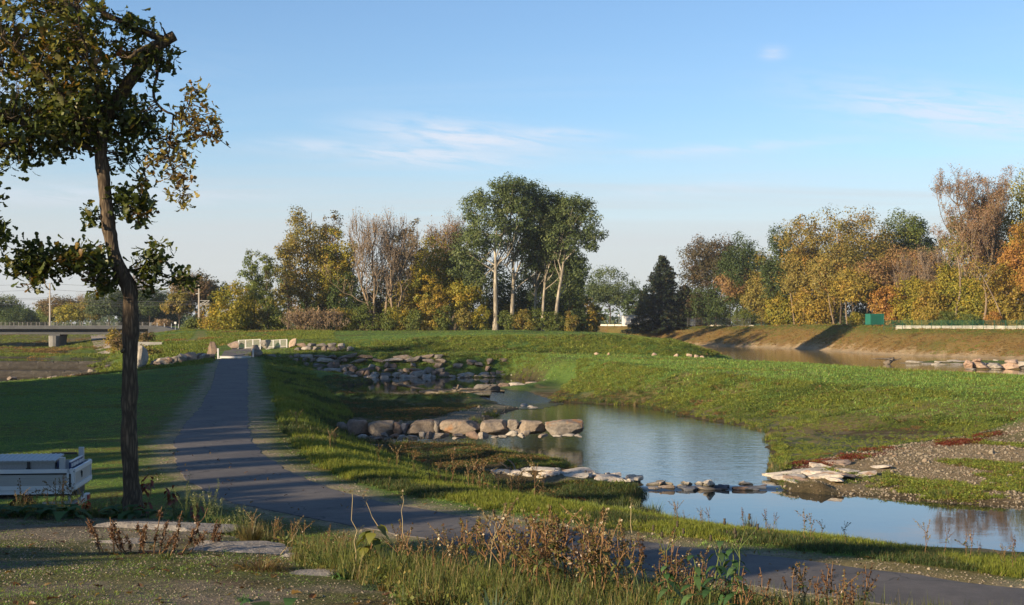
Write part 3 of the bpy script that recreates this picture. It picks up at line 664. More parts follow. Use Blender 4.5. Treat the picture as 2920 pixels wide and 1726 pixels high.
# ------------------------------------------------------------------ stones
def ico(sub):
    ph = (1+5**.5)/2
    v = [(-1,ph,0),(1,ph,0),(-1,-ph,0),(1,-ph,0),(0,-1,ph),(0,1,ph),(0,-1,-ph),(0,1,-ph),(ph,0,-1),(ph,0,1),(-ph,0,-1),(-ph,0,1)]
    f = [(0,11,5),(0,5,1),(0,1,7),(0,7,10),(0,10,11),(1,5,9),(5,11,4),(11,10,2),(10,7,6),(7,1,8),(3,9,4),(3,4,2),(3,2,6),(3,6,8),(3,8,9),(4,9,5),(2,4,11),(6,2,10),(8,6,7),(9,8,1)]
    v = [np.array(p)/np.linalg.norm(p) for p in v]
    for _ in range(sub):
        c = {}; nf = []
        def mid(a, b):
            k = (min(a, b), max(a, b))
            if k not in c:
                m = v[a]+v[b]; v.append(m/np.linalg.norm(m)); c[k] = len(v)-1
            return c[k]
        for a, b, d in f:
            x, y, z = mid(a, b), mid(b, d), mid(d, a)
            nf += [(a, x, z), (b, y, x), (d, z, y), (x, y, z)]
        f = nf
    return np.array(v), np.array(f)
ICO = {k: ico(k) for k in (1, 2, 3)}
def rock_mesh(name, seed, sub=2, blocky=0.5, cuts=9):
    """quarried block: a ball cut by planes, squared off by `blocky`, roughened; fits about a 1 m cube"""
    g = np.random.default_rng(seed); v, f = ICO[sub]; v = v.copy()
    p = 2.5 + blocky*7
    v = v/((np.abs(v)**p).sum(1)**(1/p))[:, None]*0.5
    for _ in range(cuts):
        n = g.normal(size=3); n /= np.linalg.norm(n); d = g.uniform(0.27, 0.46)
        s = v@n - d; v -= np.where(s > 0, s, 0)[:, None]*n
    fr = g.normal(size=(5, 3))*5; ph = g.uniform(0, 6, 5)
    r = sum(np.sin(v@k + q) for k, q in zip(fr, ph))*0.012
    fr = g.normal(size=(6, 3))*15; ph = g.uniform(0, 6, 6)
    r += sum(np.sin(v@k + q) for k, q in zip(fr, ph))*0.006
    v = v*(1 + 2*r[:, None]); v *= 1.0/np.ptp(v, axis=0)
    v -= (v.max(0)+v.min(0))/2
    return np_mesh(name, v, [f], None, False)
def block_mesh(name, seed):
    """roughly squared quarry block: flat top, chipped edges"""
    g = np.random.default_rng(seed); v, f = ICO[3]; v = v.copy(); p = g.uniform(3.6, 6.5)
    v = v/((np.abs(v)**p).sum(1)**(1/p))[:, None]*0.5
    for _ in range(11):
        n = g.normal(size=3)*np.array((1, .8, .9)); n /= np.linalg.norm(n); d = g.uniform(.38, .56)
        s = v@n - d; v -= np.where(s > 0, s, 0)[:, None]*n
    for amp, fq in ((.016, 4), (.010, 11), (.006, 22)):
        fr = g.normal(size=(5, 3))*fq; ph = g.uniform(0, 6, 5); v = v*(1 + amp*sum(np.sin(v@k + q) for k, q in zip(fr, ph)))[:, None]
    v[:, 0] *= 1 + g.uniform(-.18, .18)*v[:, 2]; v *= 1.0/np.ptp(v, axis=0); v -= (v.max(0)+v.min(0))/2
    return np_mesh(name, v, [f], None, False)
def stonemat(name, stops, scale=1.6, bd=0.05, wet=None):
    m, t, o = newmat(name)
    b = nd(t, "ShaderNodeBsdfPrincipled"); b.inputs["Roughness"].default_value = 0.9; b.inputs["Specular IOR Level"].default_value = 0.2
    geo = nd(t, "ShaderNodeNewGeometry").outputs["Position"]
    oi = nd(t, "ShaderNodeObjectInfo").outputs["Random"]
    c = cramp(t, oi, stops)
    n1 = noise(t, scale, 6, 0.65, geo, 0.8); n2 = noise(t, scale*6, 5, 0.7, geo)
    c = mixc(t, 1.0, c, cramp(t, n1, [(0.3, (0.62, 0.60, 0.58)), (0.55, (1.0, 1.0, 1.0)), (0.72, (1.25, 1.2, 1.1))]), 'MULTIPLY')
    c = mixc(t, cramp(t, noise(t, scale*0.7, 4, 0.6, geo), [(0.56, (0, 0, 0)), (0.66, (0.7, 0.7, 0.7))]), c, (0.30, 0.14, 0.05), 'MIX') if 'rust' in name else c
    c = mixc(t, 1.0, c, cramp(t, n2, [(0.3, (0.75, 0.75, 0.75)), (0.7, (1.2, 1.2, 1.2))]), 'MULTIPLY')
    if wet is not None:      # dark wet band just above the water
        zz = nd(t, "ShaderNodeSeparateXYZ"); t.links.new(geo, zz.inputs[0]); mr = nd(t, "ShaderNodeMapRange"); t.links.new(zz.outputs[2], mr.inputs[0])
        mr.inputs[1].default_value = wet; mr.inputs[2].default_value = wet+0.07
        c = mixc(t, mr.outputs[0], mixc(t, 1.0, c, (0.33, 0.33, 0.30), 'MULTIPLY'), c)
    t.links.new(c, b.inputs["Base Color"])
    a = nd(t, "ShaderNodeMath", operation='ADD'); t.links.new(n1, a.inputs[0]); t.links.new(n2, a.inputs[1])
    t.links.new(bump(t, a.outputs[0], 0.8, bd), b.inputs["Normal"]); t.links.new(b.outputs[0], o.inputs[0])
    return m
M_STONE = stonemat("mixed_quarry_stone", [(0, (0.15, 0.14, 0.125)), (0.3, (0.22, 0.195, 0.165)), (0.55, (0.19, 0.135, 0.10)), (0.75, (0.25, 0.22, 0.185)), (0.9, (0.22, 0.15, 0.11)), (1, (0.13, 0.128, 0.125))])
M_RUST = stonemat("rust_stained_stone", [(0, (0.215, 0.195, 0.165)), (0.5, (0.225, 0.185, 0.145)), (1, (0.19, 0.18, 0.165))], wet=-5.62)
M_PALE = stonemat("pale_limestone", [(0, (0.27, 0.25, 0.22)), (0.5, (0.36, 0.33, 0.28)), (1, (0.31, 0.28, 0.245))], 2.5, 0.03)
M_SLATE = stonemat("dark_slate_stone", [(0, (0.10, 0.11, 0.13)), (1, (0.13, 0.14, 0.17))])
M_PINK = stonemat("pink_sandstone", [(0, (0.34, 0.23, 0.165)), (0.5, (0.38, 0.29, 0.215)), (1, (0.28, 0.215, 0.175))])
M_WETSTONE = stonemat("dark_wet_step_stone", [(0, (0.05, 0.046, 0.040)), (1, (0.085, 0.078, 0.066))], 1.2, .06)
ROCKS = [rock_mesh("quarry_stone", 100+i, 2, 0.35+0.1*(i % 4), 11+i % 5) for i in range(12)]
ROCKS_LO = [rock_mesh("rubble_stone", 200+i, 1, 0.3+0.1*(i % 3), 5) for i in range(8)]
BLOCKS = [rock_mesh("block_stone", 300+i, 3, 0.9, 12) for i in range(8)]
_mm = {}
def with_mat(me, mat):
    k = (me.name, mat.name)
    if k not in _mm:
        c = me.copy(); c.materials.clear(); c.materials.append(mat); _mm[k] = c
    return _mm[k]
def stone(name, meshes, mat, loc, dims, rot, parent=None, i=None):
    me = meshes[rnd.randrange(len(meshes)) if i is None else i]
    o = link(name, with_mat(me, mat), None, None, None)
    o.location = loc; o.scale = dims; o.rotation_euler = rot
    if parent is not None:
        o.parent = parent; o.location = Vector(loc) - parent.location
    return o

# --- boulder-faced wall beyond the far pool (stones are its parts)
wall = empty("stone_wall", (-8, 141, -5.2), 0, "long dry-laid boulder wall with grass in its joints above the dark far pool", "stone wall")
rows = [(1068, 18, 905), (1055, 15, 862), (1042, 14, 824), (1030, 13, 786), (1018, 12, 752)]
for ri, (pm, hp, xs) in enumerate(rows):
    Y = 140.6 + 2.9*(1076-pm)/65 - 0.25; s_ = Y/F; pxx = xs + rnd.uniform(0, 12)
    while pxx < (1530 if ri == 0 else 1470):
        wp = rnd.choice((18, 24, 30, 36, 44, 54))*rnd.uniform(.85, 1.1)
        dense = 0.97 if pxx < 1045 else (0.92 if ri == 0 else 0.62 if ri == 4 else 0.50) if pxx < 1300 else (0.75 if ri == 0 else 0.22)
        if rnd.random() < dense:
            cx = pxx + wp/2; hh = hp*rnd.uniform(.85, 1.35)*s_; jy = rnd.uniform(-4, 4) if ri < 4 else rnd.uniform(-1.5, 1.5)
            stone("stone", ROCKS, M_STONE if rnd.random() < .78 else M_PALE, (XP(cx, Y), Y + rnd.uniform(-.12, .12), -(pm+jy-HY)*s_), (wp*s_*1.06, rnd.uniform(.8, 1.2), hh), (rnd.uniform(-.15, .15), rnd.uniform(-.18, .18), rnd.uniform(-.3, .3)), wall)
        pxx += wp*rnd.uniform(.93, 1.05)
for i in range(46):           # fallen pieces at the water line
    pxx = rnd.uniform(945, 1540); Y = 140.2 if pxx < 1460 else 140.2-(pxx-1460)*0.06
    stone("stone", ROCKS, M_PALE if rnd.random() < .6 else M_STONE, (XP(pxx, Y), Y - rnd.uniform(0, .8), -5.2 + rnd.uniform(-.05, .1)), (rnd.uniform(.5, 1.6), rnd.uniform(.4, .9), rnd.uniform(.25, .6)), (rnd.uniform(-.2, .2), rnd.uniform(-.2, .2), rnd.uniform(0, 3)), wall)

# --- low wall on the terrace behind the gate
lw = empty("low_stone_wall", (-18, 148.5, -3.0), 0, "short low wall of pale rough stones at the foot of the green terrace behind the gate", "stone wall")
for r_, zz, sz in ((0, 0.22, .62), (1, 0.62, .5)):
    x = XP(838 + r_*6, 149)
    while x < XP(1002 - r_*25, 149):
        w = rnd.uniform(.5, 1.15)
        stone("stone", ROCKS, M_STONE if rnd.random() < .6 else M_PALE, (x+w/2, 148.9+r_*.35, float(H(x, 148.0))+zz), (w, .8, sz*rnd.uniform(.8, 1.2)), (rnd.uniform(-.2, .2), rnd.uniform(-.2, .2), rnd.uniform(-.4, .4)), lw)
        x += w*.97

# --- boulder row left of the gate
br = empty("boulder_row", (-32, 139.5, -3.9), 0, "row of pale boulders edging the lawn left of the gate, under the dry mound", "stone wall")
for pxx, pyy, w, h, mt in [(402,1022,1.5,2.4,M_PALE),(460,1034,2.2,.9,M_PALE),(478,1020,.9,.7,M_STONE),(492,1030,1.3,.8,M_STONE),(503,1026,.9,.8,M_PALE),(488,1012,1.1,.6,M_PALE),(516,1032,1.6,.6,M_STONE),(520,1021,1.1,.9,M_PALE),(530,1025,.8,.8,M_STONE),(543,1020,1.6,1.1,M_PINK),(560,1022,1.1,.9,M_PALE),(569,1018,.8,.8,M_STONE),(578,1019,.9,.7,M_PALE),(588,1015,1.0,.6,M_STONE),(597,1014,.9,.6,M_PINK),(470,1018,1.3,.5,M_STONE),(448,1012,1.2,.4,M_STONE),(600,1021,.7,.5,M_STONE),(550,1030,1.2,.5,M_STONE)]:
    Y = 140.5 - (600-pxx)*0.012; p = PY(pxx, pyy, Y); g = float(H(p[0], p[1]))
    stone("stone", ROCKS, mt, (p[0], p[1], max(g+h*.2, min(p[2], g+h*.5))), (w, 1.0, h), (rnd.uniform(-.2, .2), rnd.uniform(-.2, .2), rnd.uniform(-.5, .5)), br)

# --- boulders round the gate: things of their own
def boulder(pxx, pyy, Y, w, h, mt, i, label, tilt=0.0, group=None, dep=None):
    p = PY(pxx, pyy, Y)
    o = stone("boulder", BLOCKS, mt, (p[0], p[1], p[2]), (w, dep or w*.9, h), (0, tilt, rnd.uniform(-.4, .4)), None, i)
    return tag(o, label, "boulder", group)
boulder(608, 1000, 143.2, 1.05, 1.75, M_STONE, 0, "tall leaning grey boulder against the left post of the gate", 0.15)
boulder(733, 1003, 143.0, 1.15, 1.35, M_RUST, 1, "squat dark boulder against the right post of the gate")
boulder(664, 984, 156, 1.15, .8, M_PINK, 2, "reddish boulder at the left end of the pale railings")
boulder(757, 982, 151, 1.05, .95, M_PALE, 3, "split pale boulder between the two pale railing runs")
boulder(834, 979, 151, 1.0, 1.0, M_PINK, 4, "round brown boulder at the right end of the pale railings")

# --- mid-creek weir of big blocks with small stones at their feet
WBLOCK = [block_mesh("weir_block", 500+i) for i in range(8)]
wr = empty("boulder_weir", (-4, 70.5, -5.7), 0, "row of rust-stained stone blocks crossing the creek beside the rippled pool", "stone weir")
def wst(x0, x1, y0, y1, mt, mesh, i, Y=None, dep=1.0, tilt=0):
    Yb = Y or (72.6 - 0.0035*(x0-980))
    s = Yb/F; w = (x1-x0)*s; h = (y1-y0)*s*(rnd.uniform(.90, 1.14) if mesh is not ROCKS else 1)
    stone("stone", mesh, mt, (XP((x0+x1)/2, Yb), Yb, -((y0+y1)/2-HY)*s), (w*1.05, dep, h*1.05), (0, tilt, rnd.uniform(-.12, .12)), wr, i)
for k, q in enumerate([(985,1058,1197,1248,M_STONE,1.1),(1050,1125,1200,1246,M_RUST,1.0),(1120,1148,1203,1244,M_STONE,.8),(1163,1245,1199,1240,M_RUST,1.1),(1232,1258,1202,1236,M_STONE,.9),(1257,1372,1198,1242,M_RUST,1.3),(1371,1450,1197,1242,M_RUST,1.2),(1447,1480,1197,1226,M_STONE,.8),(1476,1556,1200,1238,M_RUST,1.1),(1556,1662,1198,1240,M_RUST,1.2),(960,995,1204,1240,M_STONE,.9),(1462,1485,1222,1244,M_RUST,.8)]):
    wst(*q[:5], WBLOCK, k % 8, dep=q[5])
wst(1142,1166,1206,1240,M_SLATE,BLOCKS,3,dep=.5,tilt=0.25)
for q in [(1012,1050,1238,1256),(1050,1066,1243,1252),(1066,1096,1244,1257),(1090,1112,1246,1255),(1112,1140,1237,1252),(1128,1155,1240,1256),(1150,1190,1240,1256),(1195,1212,1230,1252),(1212,1236,1230,1251),(1228,1280,1235,1253),(1328,1366,1230,1252),(1360,1392,1232,1252),(1442,1478,1228,1247),(1474,1498,1234,1250),(1490,1512,1228,1243),(1535,1562,1237,1248),(1400,1430,1243,1249),(1575,1602,1240,1247),(1636,1656,1238,1247),(1290,1328,1244,1252),(1420,1446,1240,1250),(1085,1105,1232,1246),(1290,1320,1236,1246),(1600,1640,1236,1246)]:
    wst(*q, M_PALE if rnd.random() < .5 else M_STONE, ROCKS, rnd.randrange(12), Y=71.6-0.0035*(q[0]-980)-.2, dep=rnd.uniform(.5, .9))

# --- long low stones at the outlet of the far pool
w2 = empty("stone_sill", (2, 118, -5.2), 0, "line of long flat stones closing the far pool on its right side", "stone weir")
for x0, x1, y0, y1 in [(1353,1424,1096,1116),(1420,1452,1092,1114),(1450,1502,1091,1112),(1498,1552,1089,1110),(1546,1580,1082,1104),(1566,1628,1080,1100),(1480,1500,1103,1113),(1520,1545,1100,1111)]:
    Yb = 115 + (x0-1353)*0.07; s = Yb/F
    stone("stone", WBLOCK, M_STONE if rnd.random() < .6 else M_PALE, (XP((x0+x1)/2, Yb), Yb, -((y0+y1)/2-HY)*s), ((x1-x0)*s*1.08, .9, (y1-y0)*s*1.05), (0, rnd.uniform(-.04, .04), rnd.uniform(0, .2)), w2)
for k in range(9):
    pxx = rnd.uniform(1490, 1645); Y = 96 + rnd.uniform(0, 6)
    stone("stone", ROCKS_LO, M_PALE, (XP(pxx, Y), Y, float(H(XP(pxx, Y), Y))+.05), (rnd.uniform(.4, 1.3), .5, rnd.uniform(.15, .35)), (0, 0, rnd.uniform(0, 3)), w2)

# --- lower sill: pale slabs either side of the overflow
M_LIME = stonemat("lime_crusted_rock", [(0, (0.42, 0.385, 0.33)), (0.5, (0.52, 0.475, 0.40)), (1, (0.46, 0.41, 0.35))], 2.5, 0.03, -5.66)
s1 = empty("pale_rock_sill", (4, 53, -5.7), 0, "pale lime-crusted rocks damming the rippled pool above the still lower pool", "stone weir")
def slab(x0, x1, yb, h, Y, mt, d=1.0, rot=0.0, mesh=None):
    h *= .62
    s = Y/F; w = (x1-x0)*s; z = -(yb-HY)*s
    stone("stone", mesh or BLOCKS, mt, (XP((x0+x1)/2, Y), Y, max(z+h*.38, float(H(XP((x0+x1)/2, Y), Y))+h*.22)), (w, d, h), (rnd.uniform(-.05, .05), rnd.uniform(-.08, .08), rot), s1)
for x0, x1, yb, h, Y in [(1400,1470,1362,.35,55.5),(1455,1510,1366,.32,55),(1490,1590,1366,.40,54.6),(1545,1600,1372,.3,53.8),(1590,1690,1366,.42,54.2),(1600,1680,1375,.32,53.2),(1680,1730,1372,.35,53.6),(1705,1770,1374,.34,54.4),(1690,1800,1385,.42,52.8),(1780,1835,1378,.34,53.6),(1832,1905,1390,.38,52.5),(1870,1900,1386,.3,53.0),(1940,1962,1388,.22,52.5),(1990,2010,1389,.18,52.5),(2050,2075,1390,.16,52.4),(2105,2130,1391,.16,52.3),(2010,2040,1391,.13,52.0)]:
    slab(x0, x1, yb, h, Y, M_LIME, rnd.uniform(.9, 1.4), rnd.uniform(-.25, .25))
    for q in range(4): xm = rnd.uniform(x0, x1); wq = rnd.uniform(14, 40); slab(xm-wq/2, xm+wq/2, yb+rnd.uniform(-6, 5), rnd.uniform(.18, .4), Y+rnd.uniform(-.7, .7), M_LIME, rnd.uniform(.3, .7), rnd.uniform(-.6, .6), ROCKS)
for x0, x1, yb, h, Y in [(2176,2285,1368,.3,54),(2195,2295,1382,.28,53.2),(2230,2305,1390,.3,52.6),(2255,2360,1362,.34,54.8),(2285,2400,1375,.38,53.6),(2300,2392,1392,.42,52.4),(2340,2440,1380,.36,53.6),(2370,2450,1366,.3,55),(2420,2500,1368,.28,54.6),(2310,2360,1345,.3,56.5),(2350,2420,1338,.3,57.5),(2480,2540,1350,.25,56.4),(2240,2275,1398,.2,52),(2350,2400,1397,.25,52.0)]:
    slab(x0, x1, yb, h, Y, M_LIME if rnd.random() < .8 else M_PINK, rnd.uniform(.9, 1.6), rnd.uniform(-.3, .3))

for k in range(26):           # dark wet stones along the overflow
    pxx = 1840 + 345*(k+rnd.uniform(-.3, .3))/25; Y = 51.75 + rnd.uniform(-.35, .25)
    stone("stone", ROCKS, M_SLATE if rnd.random() < .7 else M_STONE, (XP(pxx, Y), Y, -5.80 + rnd.uniform(-.05, .05)), (rnd.uniform(.3, .95), rnd.uniform(.35, .7), rnd.uniform(.14, .26)), (rnd.uniform(-.1, .1), rnd.uniform(-.1, .1), rnd.uniform(-.5, .5)), s1)
# --- far right: boulder groyne in the muddy river
s3 = empty("boulder_groyne", (52, 158, -4.9), 0, "sunlit pink boulders standing in the muddy river at the far right", "stone weir")
for x0, x1, y0, y1, mt in [(2746,2772,1026,1052,M_PINK),(2766,2818,1030,1052,M_PINK),(2815,2858,1034,1052,M_PALE),(2855,2905,1032,1054,M_PINK),(2880,2935,1030,1055,M_PALE),(2775,2800,1022,1034,M_PINK),(2870,2900,1024,1036,M_PINK),(2930,3000,1030,1056,M_PINK),(2748,2790,1050,1056,M_PALE),(2820,2870,1052,1058,M_PALE)]:
    Yb = 158; s = Yb/F
    stone("stone", BLOCKS, mt, (XP((x0+x1)/2, Yb), Yb, -((y0+y1)/2-HY)*s), ((x1-x0)*s, 1.6, (y1-y0)*s), (0, rnd.uniform(-.1, .1), rnd.uniform(-.2, .2)), s3)
for k in range(26):
    pxx = rnd.uniform(2545, 2900); Y = 176 + rnd.uniform(-6, 4); x = XP(pxx, Y)
    stone("stone", ROCKS_LO, M_PALE, (x, Y, float(H(x, Y))+.08), (rnd.uniform(.5, 2.4), rnd.uniform(.5, 1.2), rnd.uniform(.15, .4)), (0, 0, rnd.uniform(-.4, .4)), s3)
# driftwood root on the river bar
STEPB = [rock_mesh("step_stone", 400+i, 2, 3.2, 0) for i in range(4)]
# --- left river: two stone steps
for (Y, pt, pb, label) in [(186, 1030, 1052, "upper of two long dark stone steps across the left river"), (172, 1057, 1070, "lower of two long dark stone steps across the left river")]:
    st = empty("stone_step", (-70, Y, -5.5), 0, label, "stone step")
    s = Y/F; x = XP(-150, Y)
    while x < XP(338, Y):
        w = rnd.uniform(1.8, 3.6)
        stone("stone", STEPB, M_WETSTONE, (x+w/2, Y+rnd.uniform(-.06, .06), -((pt+pb)/2-HY)*s-.3), (w*1.25, 1.7, (pb-pt)*s+.62+rnd.uniform(-.04, .04)), (0, rnd.uniform(-.01, .01), rnd.uniform(-.03, .03)), st)
        x += w
rb = empty("river_rubble", (-60, 165, -6.2), 0, "scattered rubble stones below the lower river step beside the lawn", "stones")
for k in range(22):
    pxx = rnd.uniform(30, 340); Y = rnd.uniform(146, 168); x = XP(pxx, Y)
    stone("stone", ROCKS_LO, M_STONE, (x, Y, float(H(x, Y))+.12), (rnd.uniform(.5, 1.8), rnd.uniform(.5, 1.2), rnd.uniform(.3, .8)), (0, 0, rnd.uniform(0, 3)), rb)

# --- flat ledges on the near bank
def ledge(pxx, pyy, w, d, h, label, rz=0.0, i=0):
    z0 = -2.2
    for _ in range(12):
        p = P(pxx, pyy, z0); z0 = float(H(p[0], p[1]))
    o = stone("rock_slab", BLOCKS, M_LEDGE, (p[0], p[1], z0-h*.02), (w, d, h*.8), (0, 0, rz), None, i)
    return tag(o, label, "rock slab")
M_LEDGE = stonemat("weathered_grey_ledge", [(0, (0.235, 0.22, 0.20)), (1, (0.27, 0.25, 0.225))], 3.2, 0.05)
ledge(490, 1506, 1.75, .95, .22, "long flat grey rock slab in front of the leafy oak", .03, 5)
ledge(690, 1572, 1.05, .8, .17, "grey flat rock slab with a sunlit top, between brown dock and weeds", -.1, 6)
ledge(870, 1592, 0.75, .55, .15, "rough sunlit rock slab at the right end of the ledges", .1, 7)
ledge(950, 1640, .85, .6, .11, "low shaded rock slab beside the heart-leaved weed", -.05, 2)
ledge(330, 1548, .5, .4, .12, "small pinkish rock slab left of the longest slab", .2, 4)
ledge(1250, 1690, .75, .4, .10, "flat dirt-covered rock slab by the nearest grass tuft", .0, 1)
# ------------------------------------------------------------------ built structures
M_CONC = pbr("shade_darkened_concrete", (0.072, 0.077, 0.083), 0.85, 0.2, var=0.2, nscale=0.5)  # tree shade on the bridge is put into this darkened colour
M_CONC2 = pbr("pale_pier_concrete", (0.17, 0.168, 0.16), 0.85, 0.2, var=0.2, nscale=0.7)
M_WHITEWALL = pbr("white_wall_concrete", (0.54, 0.51, 0.45), 0.8, 0.2, var=0.10, nscale=0.6)
M_GALV = pbr("galvanised_steel", (0.42, 0.44, 0.45), 0.45, 0.5, 0.6, var=0.1, nscale=3)
M_RAILPOST = pbr("weathered_rail_post", (0.17, 0.165, 0.15), 0.7, 0.3)
M_DARKSTEEL = pbr("dark_rail_steel", (0.10, 0.10, 0.10), 0.6, 0.4, 0.2, var=0.1)
M_WHITEPAINT = pbr("white_paint", (0.56, 0.56, 0.55), 0.45, 0.4, var=0.05, nscale=3)
M_GREEN = pbr("green_container_paint", (0.012, 0.115, 0.080), 0.5, 0.4, var=0.1, nscale=1.2)
M_GREENFENCE = pbr("green_fence_wire", (0.02, 0.09, 0.05), 0.6, 0.3)
M_MASTC = pbr("mast_concrete", (0.34, 0.31, 0.27), 0.8, 0.2, var=0.12, nscale=1)
M_WIRE = pbr("overhead_wire", (0.10, 0.10, 0.11), 0.5, 0.4, 0.5)
M_RED = pbr("red_sign_paint", (0.5, 0.03, 0.03), 0.5, 0.4)
M_FENCEPALE = pbr("pale_bar_paint", (0.40, 0.39, 0.36), 0.5, 0.4, var=0.05)

# --- railway bridge on the left
YB = 262.0
bridge = empty("railway_bridge", (-78, YB, -4.6), 0, "grey concrete railway bridge crossing the left river on one pier", "bridge")
def bloc(x, y, z): return (x+78, y-YB, z+4.6)
xl, xr = XP(-300, YB), XP(425, YB)
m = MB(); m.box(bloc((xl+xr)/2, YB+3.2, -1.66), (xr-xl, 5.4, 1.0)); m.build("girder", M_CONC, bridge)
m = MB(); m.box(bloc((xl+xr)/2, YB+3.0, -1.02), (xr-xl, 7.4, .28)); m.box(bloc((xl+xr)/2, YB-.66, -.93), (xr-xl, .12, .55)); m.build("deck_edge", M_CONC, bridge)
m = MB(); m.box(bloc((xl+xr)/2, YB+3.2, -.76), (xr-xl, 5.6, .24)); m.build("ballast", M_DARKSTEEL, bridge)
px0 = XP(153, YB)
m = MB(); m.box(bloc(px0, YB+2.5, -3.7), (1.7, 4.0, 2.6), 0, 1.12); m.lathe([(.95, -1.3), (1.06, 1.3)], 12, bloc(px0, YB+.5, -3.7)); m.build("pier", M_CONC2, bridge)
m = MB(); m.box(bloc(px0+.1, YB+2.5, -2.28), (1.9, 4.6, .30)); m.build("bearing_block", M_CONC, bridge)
x = xl+.3
while x < xr:
    for dy in (-.55, 6.2):
        m = MB(); m.box(bloc(x, YB+dy, -.42), (.08, .08, .86)); m.build("railing_post", M_RAILPOST, bridge)
    x += 1.55
for dy in (-.55, 6.2):
    for dz in (0.0, -.3, -.55):
        m = MB(); m.box(bloc((xl+xr)/2, YB+dy, -.02+dz), (xr-xl, .04, .04)); m.build("rail", M_DARKSTEEL, bridge)
m = MB()
for (xa, za, xb, zb) in [(xr, -.62, xr+2.6, -.80), (xr+2.6, -.80, xr+5.6, -1.5)]:
    a, b = bloc(xa, YB-.7, za), bloc(xb, YB-.7, zb)
    m.add([(a[0], a[1], a[2]), (b[0], b[1], b[2]), (b[0], b[1], b[2]-3), (a[0], a[1], a[2]-3), (a[0], a[1]+6, a[2]), (b[0], b[1]+6, b[2]), (b[0], b[1]+6, b[2]-3), (a[0], a[1]+6, a[2]-3)], [[0, 3, 2, 1], [4, 5, 6, 7], [0, 1, 5, 4], [3, 7, 6, 2], [1, 2, 6, 5], [0, 4, 7, 3]])
m.build("wing_wall", M_CONC, bridge)
for k in range(5):
    x = xr + .3 + k*1.25
    m = MB(); m.box(bloc(x, YB-.5, -.45-k*.06), (.08, .08, .75)); m.build("railing_post", M_GALV, bridge)

# --- overhead line masts and wires
def mast(pxx, ptop, pbot, Y, label, arm):
    b = PY(pxx, pbot, Y); h = (pbot-ptop)*Y/F
    e = empty("catenary_mast", b, 0, label, "mast")
    m = MB(); m.box((0, 0, h/2-.3), (.26, .26, h+.6), 0, .75); m.build("pole", M_MASTC, e)
    m = MB()
    if arm == 1:
        m.tube([(0, 0, h*.56), (1.1, 0, h*.62)], .04); m.tube([(0, 0, h*.5), (1.4, 0, h*.52)], .035); m.tube([(0, 0, h*.5), (1.2, 0, h*.7)], .035); m.tube([(-.5, 0, h*.75), (.4, 0, h*.75)], .06); m.tube([(-.35, 0, h*.5), (.4, 0, h*.5)], .07)
    else:
        for z in (.64, .58, .545): m.tube([(0, 0, h*z), (1.75, 0, h*z)], .045)
        m.tube([(.1, 0, h*.55), (1.3, 0, h*.64)], .045); m.tube([(.8, 0, h*.545), (1.75, 0, h*.64)], .045); m.tube([(-.5, 0, h*.8), (.1, 0, h*.8)], .08); m.tube([(1.0, 0, h*.545), (1.2, 0, h*.48)], .035)
    m.build("bracket_arm", M_GALV if arm == 1 else M_FENCEPALE, e)
    return b, h
mast(142, 808, 929, YB+3.2, "grey overhead-line mast standing on the bridge deck left of the leaning oak", 1)
mast(567, 813, 937, 246, "pale overhead-line mast with zigzag bracket right of the leaning oak", 2)
for k, (ya, yb_, yc) in enumerate([(815, 809, 814), (833, 826, 832), (853, 849, 858), (858, 853, 866), (867, 866, 868)]):
    Ym = YB+3.2
    pts = []
    for i in range(13):
        t = i/12; pxx = -260+402*t; py_ = ya+(yb_-ya)*t + 5*(4*t*(1-t))*.6
        pts.append(PY(pxx, py_, Ym+6*(1-t)))
    for i in range(1, 13):
        t = i/12; pxx = 142+425*t; py_ = yb_+(yc-yb_)*t + 6*(4*t*(1-t))
        pts.append(PY(pxx, py_, Ym+(246-Ym)*t))
    m = MB(); m.tube(pts, .022, 4, False)
    tag(m.build("overhead_wire", M_WIRE), ["topmost thin overhead railway wire above the bridge", "second overhead railway wire from the top", "middle overhead railway wire of the five", "fourth overhead railway wire from the top", "lowest overhead railway wire above the bridge"][k], "wire", "overhead wires along the railway")

# --- signs by the bridge end
def sign(pxx, ptop, pbot, Y, w, h, label, mat, rim=None):
    b = PY(pxx, pbot, Y); H_ = (pbot-ptop)*Y/F
    e = empty("road_sign", b, 0, label, "sign")
    m = MB(); m.tube([(0, 0, -.6), (0, 0, H_)], .04); m.build("post", M_GALV, e)
    if rim is None:
        m = MB(); m.box((0, -.07, H_-h/2), (w, .03, h)); m.build("plate", mat, e)
    else:
        m = MB(); m.lathe([(w/2, -.09), (w/2, -.06)], 20, (0, 0, H_-h/2), 'y'); m.build("plate", rim, e)
        m = MB(); m.lathe([(w/2*.72, -.102), (w/2*.72, -.09)], 20, (0, 0, H_-h/2), 'y'); m.build("sign_face", mat, e)
sign(500, 918, 936, 238, .34, .34, "small white square sign on a post at the bridge end", M_WHITEPAINT)
sign(391, 946, 972, 200, .5, .5, "round white sign with red rim peeking out right of the oak trunk", M_WHITEPAINT, M_RED)

# --- concrete retaining wall right of the oak trunk
m = MB(); a = PY(392, 975, 178); b = PY(462, 976, 176)
m.add([(a[0], a[1], a[2]), (b[0], b[1], b[2]), (b[0], b[1], b[2]-1.6), (a[0], a[1], a[2]-2.2), (a[0]-.1, a[1]+.4, a[2]), (b[0]-.1, b[1]+.4, b[2]), (b[0]-.1, b[1]+.4, b[2]-1.6), (a[0]-.1, a[1]+.4, a[2]-2.2)], [[0, 3, 2, 1], [4, 5, 6, 7], [0, 1, 5, 4], [3, 7, 6, 2], [1, 2, 6, 5], [0, 4, 7, 3]])
tag(m.build("retaining_wall", M_CONC2), "pale concrete retaining wall right of the oak trunk above the river bank", "wall")

